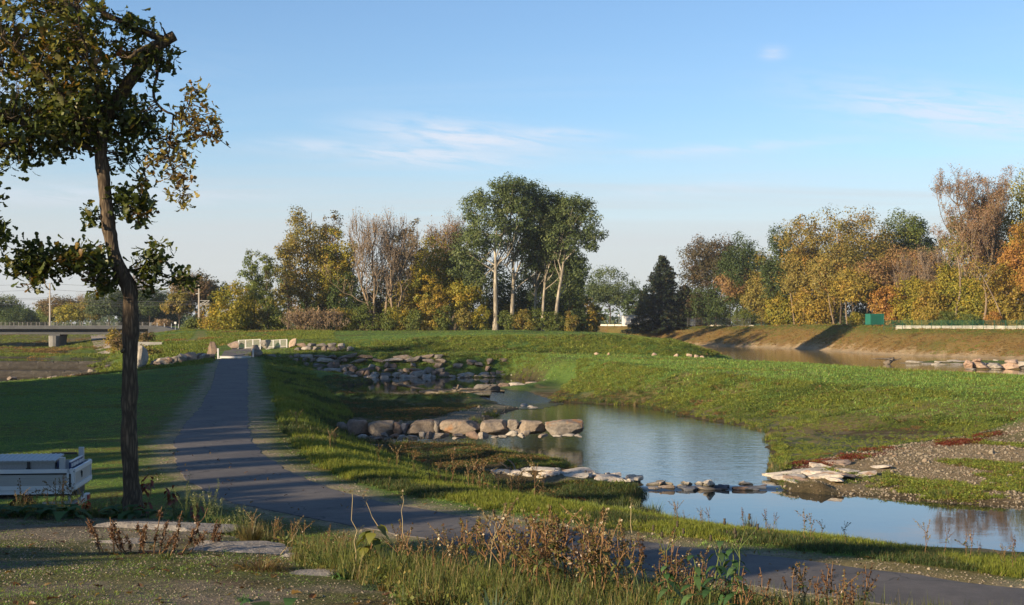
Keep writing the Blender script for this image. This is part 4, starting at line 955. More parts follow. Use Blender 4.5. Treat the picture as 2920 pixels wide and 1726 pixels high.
# --- path under the bridge
m = MB()
pl_ = [(330, 990, 225), (300, 986, 236), (285, 978, 262), (280, 968, 285), (265, 962, 300)]
V = []; Q = []
for i, (pxx, pyy, Y) in enumerate(pl_):
    for dx in (-1.4, 1.4):
        x = XP(pxx, Y) + dx; V.append((x, Y, float(H(x, Y))+.10))
    if i: Q.append([2*i-2, 2*i-1, 2*i+1, 2*i])
m.add(V, Q); tag(m.build("path_under_bridge", pbr("pale_dirt_path", (0.28, 0.24, 0.19), .9, .1)), "pale path running under the bridge", None, None, 'structure')

# --- gate frame on the path: two posts and a threshold plate
gl, gr_ = PY(622, 1020, 142.4), PY(722, 1020, 142.4)
gate = empty("flood_gate", ((gl[0]+gr_[0])/2, 142.4, -3.42), 0, "white metal gate frame lying across the path between two boulders", "gate")
hw = (gr_[0]-gl[0])/2
for s_ in (-1, 1):
    m = MB(); m.box((s_*hw, 0, .38), (.13, .22, 1.05), 0); m.build("post", M_WHITEPAINT, gate)
    m = MB(); m.box((s_*(hw-.16), -.02, -.05), (.3, .1, .12), 0); m.build("foot", M_WHITEPAINT, gate)
m = MB(); m.box((0, -.05, .065), (2*hw-.35, .08, .19)); m.box((0, -.06, .165), (2*hw-.2, .12, .03)); m.build("threshold_beam", M_WHITEPAINT, gate)
# the lane behind the gate
V = []; Q = []
ln = [(628, 707, 143.4), (640, 716, 149), (652, 735, 154.5), (668, 765, 159)]
for i, (pa, pb, Y) in enumerate(ln):
    for pxx in (pa, pb):
        x = XP(pxx, Y); V.append((x, Y, float(H(x, Y))+.07))
    if i: Q.append([2*i-2, 2*i-1, 2*i+1, 2*i])
m = MB(); m.add(V, Q); tag(m.build("lane_behind_gate", bpy.data.materials["worn_asphalt"]), "short asphalt lane behind the gate", None, None, 'structure')

# --- pale bar railings behind the gate
def railing(p0, p1, Y0, Y1, ytop0, ybot0, ytop1, ybot1, nbay, label):
    a = PY(p0, ybot0, Y0); b = PY(p1, ybot1, Y1)
    e = empty("bar_railing", a, 0, label, "railing")
    d = np.array(b)-np.array(a); h0 = (ybot0-ytop0)*Y0/F; h1 = (ybot1-ytop1)*Y1/F
    at = lambda t, z: tuple(np.array((0, 0, 0)) + d*t + np.array((0, 0, (h0+(h1-h0)*t)*z)))
    for k in range(nbay+1):
        p = at(k/nbay, .5); m = MB(); m.box((p[0], p[1], p[2]-.1), (.09, .09, (h0+h1)/2+.2)); m.build("post", M_WHITEPAINT, e)
    for z in (.97, .08):
        m = MB(); m.tube([at(0, z), at(1, z)], .035, 4); m.build("rail", M_FENCEPALE, e)
    nb = nbay*8
    for k in range(nb):
        if k % 8 == 0: continue
        lo, hi = at(k/nb, .09), at(k/nb, .96)
        m = MB(); m.box((lo[0], lo[1], (lo[2]+hi[2])/2), (.035, .03, hi[2]-lo[2])); m.build("bar", M_FENCEPALE, e)
    m = MB(); lo = at(.5, 0); m.box((lo[0], lo[1]+.05, lo[2]-.12), (np.linalg.norm(d[:2])+.1, .25, .2), math.atan2(d[1], d[0])); m.build("kerb", M_CONC2, e)
railing(680, 742, 157, 154, 970, 995, 967, 991, 3, "left run of pale bar railing behind the gate")
railing(760, 818, 153, 151, 971, 991, 967, 990, 3, "right run of pale bar railing, ending at the round brown boulder")

# --- white flood walls on the levee
def lwall(p0, p1, y0, y1, Y0, Y1, h0, h1, n, label):
    for_ = []
    e = empty("flood_wall", PY((p0+p1)/2, (y0+y1)/2, (Y0+Y1)/2), 0, label, "wall")
    o = np.array(e.location)
    for k in range(n):
        t0, t1 = k/n, (k+1)/n-.004
        q = []
        for t in (t0, t1):
            Y = Y0+(Y1-Y0)*t; p = np.array(PY(p0+(p1-p0)*t, y0+(y1-y0)*t, Y))-o; q.append((p, h0+(h1-h0)*t))
        (a, ha), (b, hb) = q; T = np.array((0, .3, 0)); Zv = np.array((0, 0, 1.0))
        V = [a-Zv*1.0, b-Zv*1.0, b+Zv*hb, a+Zv*ha, a-Zv*1.0+T, b-Zv*1.0+T, b+Zv*hb+T, a+Zv*ha+T]
        m = MB(); m.add(V, [[0, 1, 2, 3], [5, 4, 7, 6], [3, 2, 6, 7], [1, 5, 6, 2], [4, 0, 3, 7]]); m.build("panel", M_WHITEWALL, e)
lwall(1636, 1690, 929, 930, 396, 384, .55, .5, 3, "sunlit short piece of white flood wall right of the bushes")
lwall(1691, 2150, 930.5, 933, 385, 326, .5, .42, 22, "long shaded white flood wall below the dark spruce")
lwall(2555, 3020, 937, 941, 246.5, 214, .50, .60, 18, "bright white flood wall along the levee top at the far right")

# --- green container
c0 = PY(2494, 926, 262)
g = empty("green_container", c0, 0.18, "dark green metal container standing on the levee at the forest edge", "container")
w, dp, h = 2.55, 2.2, 1.85
m = MB(); m.box((0, 0, h/2), (w, dp, h))
m.build("body", M_GREEN, g)
for k in range(14):
    x = -w/2+.1+k*(w-.75)/13; m = MB(); m.box((x, -dp/2-.02, h/2), (.05, .04, h*.92)); m.build("corrugation", M_GREEN, g)
m = MB(); m.box((w/2-.42, -dp/2-.035, h/2), (.10, .07, h)); m.build("corner_frame", pbr("dark_green_frame", (.01, .10, .07), .5), g)
m = MB(); m.box((w/2-.2, -dp/2-.02, h/2), (.34, .04, h*.94)); m.build("door", M_GREEN, g)
m = MB()
for z in (.5, 1.0, 1.35): m.box((w/2-.06, -dp/2-.05, z), (.07, .04, .09))
m.build("hinge", M_GALV, g)
m = MB(); m.box((0, 0, h+.03), (w+.06, dp+.06, .06)); m.build("roof", M_GREEN, g)

# --- white building with tank behind the wall
b0 = PY(1806, 926, 350)
bl = empty("white_building", b0, 0.1, "low white flat-roofed building in the shade under the dark spruce", "building")
m = MB(); m.box((0, 0, 1.0), (4.8, 4, 2.1)); m.build("wall", M_WHITEPAINT, bl)
m = MB(); m.box((0, 0, 2.12), (5.1, 4.3, .14)); m.build("roof", M_GALV, bl)
m = MB(); m.box((-.2, -2.02, .9), (1.5, .06, .9)); m.build("window", pbr("dark_glass", (.02, .03, .035), .1, .6), bl)
m = MB(); m.box((-1.7, -2.03, .85), (.8, .06, 1.6)); m.build("door", M_GALV, bl)
m = MB(); m.box((1.7, -2.02, .5), (1.1, .06, .7)); m.build("garage_opening", pbr("dark_opening", (.02, .02, .025), .8), bl)
b1 = PY(1850, 928, 346)
tk = empty("white_silo", b1, 0, "narrow white tank standing at the right side of the white building", "tank")
m = MB(); m.lathe([(.75, 0), (.75, 2.6), (.6, 2.8), (.1, 2.9)], 16); m.build("body", M_WHITEPAINT, tk, True)
m = MB(); m.box((0, -.78, 1.2), (.4, .06, 1.8)); m.build("ladder", M_GALV, tk)
# lamp post beside it
lp = empty("lamp_post", PY(1765, 926, 352), 0, "slim lamp post with white globe left of the white building", "lamp post")
m = MB(); m.tube([(0, 0, -.5), (0, 0, 2.0)], .05); m.build("pole", M_GALV, lp)
m = MB(); m.lathe([(.02, 1.98), (.16, 2.06), (.2, 2.2), (.14, 2.34), (.02, 2.4)], 10); m.build("globe", M_WHITEPAINT, lp, True)

# --- mesh fences
def wire_fence(p0, p1, y0, y1, Y0, Y1, h, nb, label, mat, wires=7):
    a = np.array(PY(p0, y0, Y0)); b = np.array(PY(p1, y1, Y1)); e = empty("wire_fence", tuple(a), 0, label, "fence"); d = b-a
    for k in range(nb+1):
        p = d*k/nb; m = MB(); m.box((p[0], p[1], h/2-.2), (.07, .07, h+.4)); m.build("post", mat, e)
    for j in range(wires):
        z = .08+(h-.12)*j/(wires-1); m = MB(); m.tube([(0, 0, z), tuple(d+np.array((0, 0, z)))], .018, 4); m.build("wire", mat, e)
    m = MB(); n = nb*10
    for k in range(n):
        p = d*k/n; m.box((p[0], p[1], h/2), (.02, .02, h))
    o = m.build("mesh_infill", mat, e); o['kind'] = 'stuff'
wire_fence(2520, 3000, 934, 936, 248, 216, 1.2, 16, "green wire fence behind the bright white flood wall", M_GREENFENCE)
wire_fence(1960, 2140, 927, 927, 335, 326, 1.6, 8, "dark wire fence behind the shaded white flood wall", M_DARKSTEEL, 5)
gt = empty("steel_gate", PY(1975, 929, 328), 0, "pale barred gate on the shaded flood wall right of the spruce", "gate")
for k in range(6):
    m = MB(); m.box((-.5+k*.2, 0, .6), (.05, .05, 1.35)); m.build("bar", M_GALV, gt)
m = MB(); m.box((0, 0, 1.25), (1.1, .05, .06)); m.box((0, 0, .1), (1.1, .05, .06)); m.build("frame", M_GALV, gt)
# ------------------------------------------------------------------ trees
def pick(pal, g, n):
    w = np.array([p[1] for p in pal], float); w /= w.sum()
    i = g.choice(len(pal), n, p=w); return np.array([p[0] for p in pal], float)[i]
def tubes(paths, k=5):
    """many tapered tubes at once: list of (pts (n,3), radii (n,))"""
    Vs, Qs, n0 = [], [], 0
    ang = np.arange(k)*2*np.pi/k; ca, sa = np.cos(ang), np.sin(ang)
    for pts, r in paths:
        pts = np.asarray(pts); n = len(pts)
        d = np.gradient(pts, axis=0); d /= np.linalg.norm(d, axis=1)[:, None] + 1e-9
        up = np.where(np.abs(d[:, 2:3]) < 0.95, np.array([[0.1, 0.2, 1.0]]), np.array([[1.0, 0, 0]]))
        a = np.cross(d, up); a /= np.linalg.norm(a, axis=1)[:, None] + 1e-9; b = np.cross(d, a)
        V = pts[:, None, :] + np.asarray(r)[:, None, None]*(ca[None, :, None]*a[:, None, :] + sa[None, :, None]*b[:, None, :])
        Vs.append(V.reshape(-1, 3))
        J = n0 + np.arange(n*k).reshape(n, k)
        Qs.append(np.stack([J[:-1], np.roll(J[:-1], -1, 1), np.roll(J[1:], -1, 1), J[1:]], -1).reshape(-1, 4)); n0 += n*k
    return np.concatenate(Vs), np.concatenate(Qs)
def curve(a, b, g, sag=0.12, n=6, up=0.25):
    t = np.linspace(0, 1, n)[:, None]; L = np.linalg.norm(b-a)
    o = g.normal(size=3)*sag*L; o[2] = -abs(o[2])*0.3 + up*L*0.25
    return a*(1-t) + b*t + o*(4*t*(1-t))*0.5 + g.normal(size=(n, 3))*0.015*L*np.array([[0]]+[[1]]*(n-2)+[[0]])
def leaf_quads(C, g, size, out=None, outw=0.5, tri=False):
    """rhombic leaf faces at centres C"""
    n = len(C); nr = g.normal(size=(n, 3)); nr[:, 2] = np.abs(nr[:, 2])*1.1
    if out is not None: nr = nr*(1-outw) + out*outw*2
    nr /= np.linalg.norm(nr, axis=1)[:, None] + 1e-9
    a = np.cross(nr, g.normal(size=(n, 3))); a /= np.linalg.norm(a, axis=1)[:, None] + 1e-9; b = np.cross(nr, a)
    s = (size*g.uniform(0.6, 1.35, n))[:, None]; w = g.uniform(0.4, 0.75, n)[:, None]
    if tri:
        V = np.stack([C-a*s*0.5, C+b*s*w*0.75+a*s*0.1, C+a*s*0.55-b*s*w*0.45], 1)
        return V.reshape(-1, 3), np.arange(3*n).reshape(n, 3)
    V = np.stack([C-a*s*0.5, C+b*s*w*0.5+a*s*0.05, C+a*s*0.5, C-b*s*w*0.5+a*s*0.05], 1)
    return V.reshape(-1, 3), np.arange(4*n).reshape(n, 4)
def make_crown(g, lobes, nclump, per, leaf, pal, csize, shell=0.55, flat=0.75):
    L = np.array(lobes, float); vol = (L[:, 3]*L[:, 4]*L[:, 5])**0.67; pr_ = vol/vol.sum()
    li = g.choice(len(L), nclump, p=pr_); d = g.normal(size=(nclump, 3)); d /= np.linalg.norm(d, axis=1)[:, None]
    r = shell + (1.02-shell)*g.random(nclump)**0.6
    cc = L[li, :3] + d*L[li, 3:6]*r[:, None]
    cs = csize*g.uniform(0.6, 1.4, nclump)
    npc = np.maximum(4, (per*g.uniform(0.5, 1.5, nclump)*(cs/csize)**1.5).astype(int))
    ci = np.repeat(np.arange(nclump), npc); n = len(ci)
    off = g.normal(size=(n, 3)); off *= (g.random(n)**0.4/np.linalg.norm(off, axis=1))[:, None]; off[:, 2] *= flat
    C = cc[ci] + off*cs[ci][:, None]
    V, Q = leaf_quads(C, g, leaf, off + 0.5*(C-L[:, :3].mean(0))/(np.abs(C-L[:, :3].mean(0)).max()), 0.5, True)
    col = pick(pal, g, nclump)[ci]*0.65 + pick(pal, g, n)*0.35
    col *= g.uniform(0.78, 1.22, n)[:, None]
    return V, Q, np.clip(col, 0.004, 0.9), cc
def tree_parts(seed, lobes, pal, nclump=150, per=34, leaf=0.30, csize=1.0, trunk=None, tr=0.25, limbs=14, shell=0.5, flat=0.75, bare=0, barecol=None, extra=None):
    g = np.random.default_rng(seed)
    V, Q, col, cc = make_crown(g, lobes, nclump, per, leaf, pal, csize, shell, flat)
    L = np.array(lobes); top = (L[:, 2] + L[:, 5]*0.6).max(); cx, cy = L[:, 0].mean(), L[:, 1].mean()
    if trunk is None: trunk = [(0, 0, -0.6), (0.02*top, 0, top*0.25), (cx*0.5-0.01*top, cy*0.5, top*0.55), (cx, cy, top)]
    tp = np.array(trunk, float); s = np.linspace(0, 1, len(tp)); u = np.linspace(0, 1, 14)
    tpath = np.stack([np.interp(u, s, tp[:, k]) for k in range(3)], 1); tpath[1:-1] = (tpath[:-2]+2*tpath[1:-1]+tpath[2:])/4
    paths = [(tpath, tr*(1-u*0.88)*(1+0.5*np.exp(-u*25)))]
    for ex in (extra or []):
        e = np.array(ex[0], float); uu = np.linspace(0, 1, 10); ss = np.linspace(0, 1, len(e))
        ep = np.stack([np.interp(uu, ss, e[:, k]) for k in range(3)], 1); ep[1:-1] = (ep[:-2]+2*ep[1:-1]+ep[2:])/4
        paths.append((ep, ex[1]*(1-uu*0.85)))
    base = [p for p, _ in paths]
    for i in g.choice(len(cc), min(limbs, len(cc)), replace=False):
        c = cc[i]; bp = base[g.integers(len(base))]
        cand = [j for j in range(2, len(bp)-1) if bp[j, 2] < c[2]-0.08*top] or [3]
        j = cand[int(len(cand)*g.uniform(0.45, 0.999))]
        pth = curve(bp[j], c, g); rr = tr*(1-j/len(bp)*0.8)*0.42
        paths.append((pth, np.linspace(rr, rr*0.2, len(pth))))
        if bare:
            for q in range(bare):
                k = g.integers(2, 6); e = pth[k] + (g.normal(size=3)*np.array([.5, .5, .3]) + np.array([0, 0, .8]))*g.uniform(.8, 2.0)
                pp = curve(pth[k], e, g, n=4); paths.append((pp, np.linspace(0.035, 0.012, 4)))
    TV, TQ = tubes(paths)
    return (V, Q, col), (TV, TQ)
def put_tree(name, base, crown, trunk, bark, label, cat="tree", group=None, rz=0.0, sc=1.0, crown_mat=None):
    e = empty(name, base, rz, label, cat, group); e.scale = (sc, sc, sc)
    if isinstance(crown, bpy.types.Mesh): link("crown", crown, None, e); link("trunk", trunk, None, e)
    else:
        link("crown", np_mesh("crown", crown[0], [crown[1]], crown[2]), crown_mat or M_LEAF, e)
        link("trunk", np_mesh("trunk", trunk[0], [trunk[1]], None, True), bark, e)
    return e
# leaf palettes (linear albedo)
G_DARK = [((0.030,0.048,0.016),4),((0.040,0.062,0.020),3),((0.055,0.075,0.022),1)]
G_POPLAR = [((0.060,0.085,0.034),4),((0.080,0.105,0.040),3),((0.11,0.13,0.060),1.2),((0.042,0.062,0.026),3)]
G_MID = [((0.060,0.085,0.022),4),((0.085,0.105,0.026),3),((0.12,0.125,0.03),1.2)]
G_YEL = [((0.15,0.14,0.022),3),((0.21,0.175,0.024),2),((0.10,0.115,0.022),2),((0.23,0.15,0.02),0.7)]
G_OLIVE = [((0.135,0.120,0.032),3),((0.17,0.135,0.035),2),((0.095,0.10,0.028),2),((0.20,0.13,0.04),.8)]
G_GOLD = [((0.195,0.145,0.028),3),((0.225,0.165,0.03),2),((0.135,0.125,0.03),2.4),((0.19,0.105,0.028),.8)]
G_MOUND = [((0.15,0.122,0.034),3),((0.18,0.132,0.036),2),((0.115,0.108,0.032),2.6),((0.22,0.11,0.03),.7)]
G_ORANGE = [((0.23,0.115,0.03),3),((0.21,0.135,0.032),2.4),((0.17,0.08,0.03),1.2)]
G_RUST = [((0.165,0.095,0.050),3),((0.19,0.115,0.055),2),((0.14,0.10,0.045),2),((0.12,0.11,0.035),1.6)]
G_BROWN = [((0.105,0.075,0.035),3),((0.085,0.075,0.028),2),((0.14,0.085,0.045),1.3),((0.06,0.06,0.024),2)]
G_SHADEBROWN = [((0.060,0.048,0.026),3),((0.045,0.045,0.022),2),((0.085,0.055,0.032),1.2)]  # brown leaves with the forest's shade put into their colour
G_PINK = [((0.215,0.155,0.105),3),((0.25,0.18,0.125),2),((0.19,0.15,0.09),2)]
G_BLUE = [((0.040,0.060,0.030),3),((0.055,0.075,0.034),2),((0.075,0.085,0.035),1)]
G_SPRUCE = [((0.016,0.026,0.016),4),((0.022,0.034,0.018),2),((0.045,0.036,0.018),.6)]

def at_px(pxx, pyy, Y): return PY(pxx, pyy, Y)
def dims(pt, pb, w, Y): return (pb-pt)*Y/F, w*Y/F
tn = [0]
def behind_crest(pxx, Y):
    return max(Y, float(np.interp(pxx, [q[0]/q[1]*F+CX for q in LEV], [q[1] for q in LEV]))+5) if pxx > 1700 else Y
def tree(pxx, ptop, w, Y, pal, label, name="broadleaf_tree", pbase=943, kind="round", dens=1.0, bark=None, group=None, seed=None, leaf=None, **kw):
    """a tree whose trunk stands at photo column pxx, distance Y, with its top at row ptop and crown w pixels wide"""
    tn[0] += 1; sd = seed if seed is not None else 1000+tn[0]*13
    Y = behind_crest(pxx, Y); b = PY(pxx, pbase, Y); gz = float(H(b[0], b[1])); base = (b[0], b[1], gz)
    Ht = -(ptop-HY)*Y/F - gz; Wd = w*Y/F; r = Wd/2; g = random.Random(sd)
    if kind == "round":
        lobes = [(g.uniform(-.25, .25)*r, g.uniform(-.2, .2)*r, Ht*.70, r*.78, r*.75, Ht*.29)]
        for k in range(6):
            a = k*1.05+g.uniform(-.4, .4); lobes.append((math.cos(a)*r*.55, math.sin(a)*r*.55, Ht*g.uniform(.42, .80), r*.45, r*.45, Ht*g.uniform(.10, .17)))
    elif kind == "tall":
        lobes = [(g.uniform(-.3, .3)*r, g.uniform(-.3, .3)*r, Ht*z, r*s*g.uniform(.85, 1.1), r*s, Ht*.15) for z, s in ((.36, .75), (.5, .95), (.63, .9), (.76, .75), (.87, .5))]
        lobes += [(g.choice((-1, 1))*r*.6, g.uniform(-.5, .5)*r, Ht*g.uniform(.4, .8), r*.4, r*.4, Ht*.08) for _ in range(4)]
    elif kind == "airy":       # layered, see-through (locust)
        lobes = [(g.uniform(-.7, .7)*r*(1.15-z), g.uniform(-.6, .6)*r, Ht*z, r*g.uniform(.35, .6), r*.5, Ht*.055) for z in np.linspace(.34, .95, 11)]
    elif kind == "low":        # foliage to the ground
        lobes = [(g.uniform(-.2, .2)*r, 0, Ht*.5, r*.9, r*.8, Ht*.48), (-r*.5, 0, Ht*.3, r*.5, r*.5, Ht*.3), (r*.5, 0, Ht*.33, r*.5, r*.5, Ht*.33), (0, -r*.4, Ht*.25, r*.6, r*.5, Ht*.25)]
    lv = sum((l[3]*l[4]*l[5])**.67 for l in lobes)
    lf = leaf or max(0.27, min(.42, Y*0.00142))
    back = 'deep in' in (group or ''); ncl = int(min(150 if back else 330, max(40, lv*7.5*dens))); 
    c, t = tree_parts(sd, lobes, pal, nclump=ncl, per=int(36*(1.0 if kind != "airy" else .8)), leaf=lf, csize=max(.55, min(1.5, r*.26)), tr=max(.12, Ht*.013), limbs=kw.pop("limbs", 16), **kw)
    return put_tree(name, base, c, t, bark or M_BARK, label, "tree", group)
def bare_tree(pxx, ptop, w, Y, label, pbase=943, pal=G_PINK, nl=14, group=None, leafn=0.13, stems=2, seed=5):
    """leafless autumn tree: fans of upright twigs with a few leaves left"""
    Y = behind_crest(pxx, Y); g = np.random.default_rng(seed); b = PY(pxx, pbase, Y); gz = float(H(b[0], b[1])); Ht = -(ptop-HY)*Y/F - gz; r = w*Y/F/2
    paths, tips = [], []; ts = min(1.0, Ht/11)
    for s_ in range(stems):
        lean = (s_-(stems-1)/2)*r*.35; tr = Ht*.0125
        top = np.array((lean*2+g.normal()*r*.1, g.normal()*r*.2, Ht*g.uniform(.80, .90))); a = np.array((lean*.6, 0, -.5)); n = 12
        main = curve(a, top, g, .04, n, 0); paths.append((main, np.linspace(tr, .03, n)))
        for k in range(nl):
            j = g.integers(3, n-2); st = main[j]; hr = 1-st[2]/Ht
            e = st + np.array((g.normal()*r*.55*(.35+hr), g.normal()*r*.5*(.35+hr), Ht*g.uniform(.14, .34)*(0.5+hr*.9))); e[2] = min(e[2], Ht*g.uniform(.72, .9))
            br_ = curve(st, e, g, .10, 7, -.2); paths.append((br_, np.linspace(tr*.42*(1-j/n*.6), .025, 7)))
            for q in range(9):
                i2 = g.integers(2, 7); f = br_[i2] + ts*np.array((g.normal()*.55, g.normal()*.55, g.uniform(.7, 2.3)))
                tw = curve(br_[i2], f, g, .08, 4, 0); paths.append((tw, np.linspace(.03, .012, 4))); tips.append(f)
                for q2 in range(3):
                    f2 = tw[g.integers(1, 4)] + ts*np.array((g.normal()*.35, g.normal()*.35, g.uniform(.3, 1.2)))
                    paths.append((np.stack([tw[1], (tw[1]+f2)/2+g.normal(size=3)*.05, f2]), np.array([.022, .016, .010]))); tips.append(f2)
    th = min(.06, Ht*.009); big = [p for p in paths if p[1][0] > th]; small = [p for p in paths if p[1][0] <= th]
    TV, TQ = tubes(big, 5); SV, SQ = tubes(small, 3)
    tips = np.array(tips); m = g.random(len(tips)) < 1.0
    C = np.repeat(tips[m], max(1, int(round(10*leafn))), 0); C = C + g.normal(size=C.shape)*.28
    LV, LQ = leaf_quads(C, g, .22, None, .5, True); col = pick(pal, g, len(C))*g.uniform(.8, 1.2, len(C))[:, None]
    e = empty("bare_tree", (b[0], b[1], gz), 0, label, "tree", group)
    link("trunk", np_mesh("trunk", TV, [TQ], None, True), M_BARK2, e)
    link("twigs", np_mesh("twigs", SV, [SQ], None, True), M_TWIG, e)
    link("leaves", np_mesh("leaves", LV, [LQ], col), M_LEAF, e)
    return e
M_BARK2 = barkmat("pale_grey_bark", (0.16, 0.12, 0.085), (0.36, 0.29, 0.21), 2.0, None, 0.04)

# --- poplars: pale trunks, tall clouded crowns
def poplar(pxb, Y, trunk_px, lobes_px, label, tr, seed, extra=(), nclump=230, bark=None, pbase=None):
    """trunk and lobes are given by their photo columns/rows at distance Y"""
    s = Y/F; bx = XP(pxb, Y); gz = float(H(bx, Y))
    loc = lambda pxx, pyy, dy=0: ((pxx-CX)*s-bx, dy, -(pyy-HY)*s-gz)
    tp = [loc(*q) for q in trunk_px]; tp[0] = (tp[0][0], tp[0][1], -.5)
    lobes = [(*loc(l[0], l[1], l[4] if len(l) > 4 else 0), l[2]*s, l[2]*s*.85, l[3]*s) for l in lobes_px]
    c, t = tree_parts(seed, lobes, G_POPLAR, nclump=int(nclump*1.7), per=44, leaf=.32, csize=.92, trunk=tp, tr=tr, limbs=26, extra=[([loc(*q) for q in e], w) for e, w in extra])
    return put_tree("poplar_tree", (bx, Y, gz), c, t, bark or M_PALEBARK, label, "tree", "white trunked poplars at the edge of the wood")
poplar(1413, 229, [(1413,942),(1414,860),(1412,790),(1415,750),(1408,700),(1425,620),(1420,560)],
       [(1430,560,75,52),(1380,600,70,55),(1350,585,42,36),(1470,610,70,60),(1400,660,70,52,-1),(1340,700,60,60,1.5),(1445,535,50,34),(1330,760,50,55,2),(1370,790,52,40,2.5)],
       "tallest poplar with straight white trunk, nearest the meadow", .42, 41, [([(1413,768),(1424,748),(1443,735),(1455,725)], .22), ([(1408,690),(1440,660),(1470,640),(1480,600)], .2)], 260)
poplar(1459, 233, [(1459,938),(1461,860),(1466,790),(1462,760),(1458,700),(1450,640),(1470,560)],
       [(1500,570,66,52),(1480,520+30,55,40),(1530,640,60,62),(1480,680,58,55),(1520,720,55,50,2),(1525,560,45,40)],
       "forked white-trunked poplar just right of the tallest one", .38, 43, [([(1465,800),(1478,765),(1490,735),(1500,690)], .24), ([(1464,790),(1452,770),(1440,755),(1425,745)], .13)], 230)
poplar(1523, 236, [(1523,930),(1526,860),(1530,790),(1535,700),(1545,600)], [(1545,640,55,66),(1560,720,50,60),(1530,770,45,50,2),(1570,590,45,40)], "slim shaded poplar trunk third from the left", .28, 47, (), 170, None)
poplar(1547, 234, [(1547,925),(1549,860),(1555,800),(1562,740),(1570,650)], [(1580,650,55,60),(1590,740,50,45,1),(1600,590,45,36)], "leaning sunlit poplar trunk fourth from the left", .30, 48, (), 160)
poplar(1581, 231, [(1581,900),(1590,850),(1600,800),(1608,740),(1618,660),(1628,600)],
       [(1625,600,60,44),(1655,640,62,46),(1690,680,36,34),(1600,680,60,60),(1580,630,50,45,1),(1665,600,40,30),(1640,760,40,40,1.5),(1650,800,32,38,2),(1600,800,42,45,2.5)],
       "rightmost poplar with leaning pale trunk and spreading dark crown", .34, 53, [([(1604,790),(1598,760),(1590,740),(1585,720)], .16), ([(1606,750),(1640,710),(1670,690),(1688,680)], .16)], 250)

# --- the wood left of the poplars
tree(656, 792, 128, 226, G_YEL, "yellow-green bushy tree at the left end of the wood", kind="low")
tree(722, 716, 92, 230, G_MID, "slender feathery locust tree, taller of two at the wood's left end", name="locust_tree", kind="airy", dens=1.3, limbs=26)
tree(762, 730, 70, 236, G_MID, "shorter feathery locust tree right beside the taller one", name="locust_tree", kind="airy", dens=1.2, limbs=22)
tree(700, 800, 80, 240, G_YEL, "yellowing low tree behind the feathery locusts", kind="low")
tree(868, 592, 150, 240, G_OLIVE, "tall thin-leaved olive tree left of the bare twiggy trees", kind="tall", dens=.62, limbs=34, shell=.35)
tree(820, 680, 110, 236, G_OLIVE, "open olive-green tree with dark leaning trunk", kind="airy", dens=1.2, limbs=26)
tree(945, 606, 110, 252, G_BROWN, "tall brownish-grey tree behind the olive one", kind="tall", dens=.6, limbs=30)
tree(965, 640, 112, 238, G_YEL, "arching yellow-green crown left of the bare trees", kind="round", dens=.9)
tree(985, 770, 125, 236, G_DARK, "dark ivy-green tree below the arching yellow-green crown", kind="low", dens=1.2)
tree(910, 760, 110, 245, G_DARK, "dark green tree in the gap below the olive crown", kind="low")
bare_tree(1075, 578, 130, 230, "tall bare pinkish tree with two pale stems in the wood", stems=3, nl=17, seed=61)
bare_tree(1128, 596, 110, 231, "bare pinkish tree leaning right beside the taller bare one", stems=2, nl=15, seed=62)
bare_tree(1005, 640, 70, 244, "thin bare grey tree behind the yellow-green crown", stems=1, nl=14, seed=66)
tree(1168, 622, 100, 250, G_BROWN, "dark olive tree right of the bare trees", kind="tall", dens=.8, limbs=24)
bare_tree(1250, 606, 60, 262, "orange-tinted bare poplar top behind the golden tree", pal=G_RUST, stems=2, nl=16, seed=63, leafn=.5)
bare_tree(1295, 598, 62, 264, "second orange-tinted bare poplar top, just left of the tall poplars", pal=G_RUST, stems=2, nl=16, seed=64, leafn=.5)
tree(1248, 672, 150, 238, G_YEL, "golden-yellow tree left of the tall poplars", kind="tall", dens=1.1)
tree(1196, 745, 92, 233, G_YEL, "yellow-green young tree with slim pale stem below the bare trees", kind="round")
tree(1232, 800, 90, 230, G_GOLD, "orange-yellow creeper-hung tree at the wood's edge", kind="low")
tree(1325, 690, 120, 240, G_POPLAR, "grey-green tree between the golden tree and the poplars", kind="tall")
tree(1330, 800, 120, 232, G_YEL, "yellow-green spreading tree under the poplars", kind="round")
tree(1150, 800, 110, 238, G_OLIVE, "olive tree behind the bare trunks", kind="low")
tree(1085, 760, 120, 246, G_BROWN, "brownish tree behind the bare pinkish trunks", kind="low")
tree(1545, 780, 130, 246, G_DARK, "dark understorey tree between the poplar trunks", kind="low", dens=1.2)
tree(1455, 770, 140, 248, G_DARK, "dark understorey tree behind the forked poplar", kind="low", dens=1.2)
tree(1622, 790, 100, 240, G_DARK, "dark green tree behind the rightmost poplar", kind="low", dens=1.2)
tree(1468, 840, 60, 236, G_GOLD, "small golden tree glowing between the poplar trunks", kind="low")
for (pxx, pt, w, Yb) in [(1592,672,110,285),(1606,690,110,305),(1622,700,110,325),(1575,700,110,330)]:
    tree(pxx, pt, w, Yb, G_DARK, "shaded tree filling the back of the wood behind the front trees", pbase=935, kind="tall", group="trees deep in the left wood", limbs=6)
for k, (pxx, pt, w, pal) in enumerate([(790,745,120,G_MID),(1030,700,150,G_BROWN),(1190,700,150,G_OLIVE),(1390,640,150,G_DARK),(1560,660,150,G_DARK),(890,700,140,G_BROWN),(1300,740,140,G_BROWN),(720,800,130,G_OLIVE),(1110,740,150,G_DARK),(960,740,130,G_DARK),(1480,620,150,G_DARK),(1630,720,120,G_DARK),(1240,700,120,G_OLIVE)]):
    tree(pxx, pt, w, 272, pal, "shaded tree filling the back of the wood behind the front trees", kind="low", group="trees deep in the left wood", limbs=6)

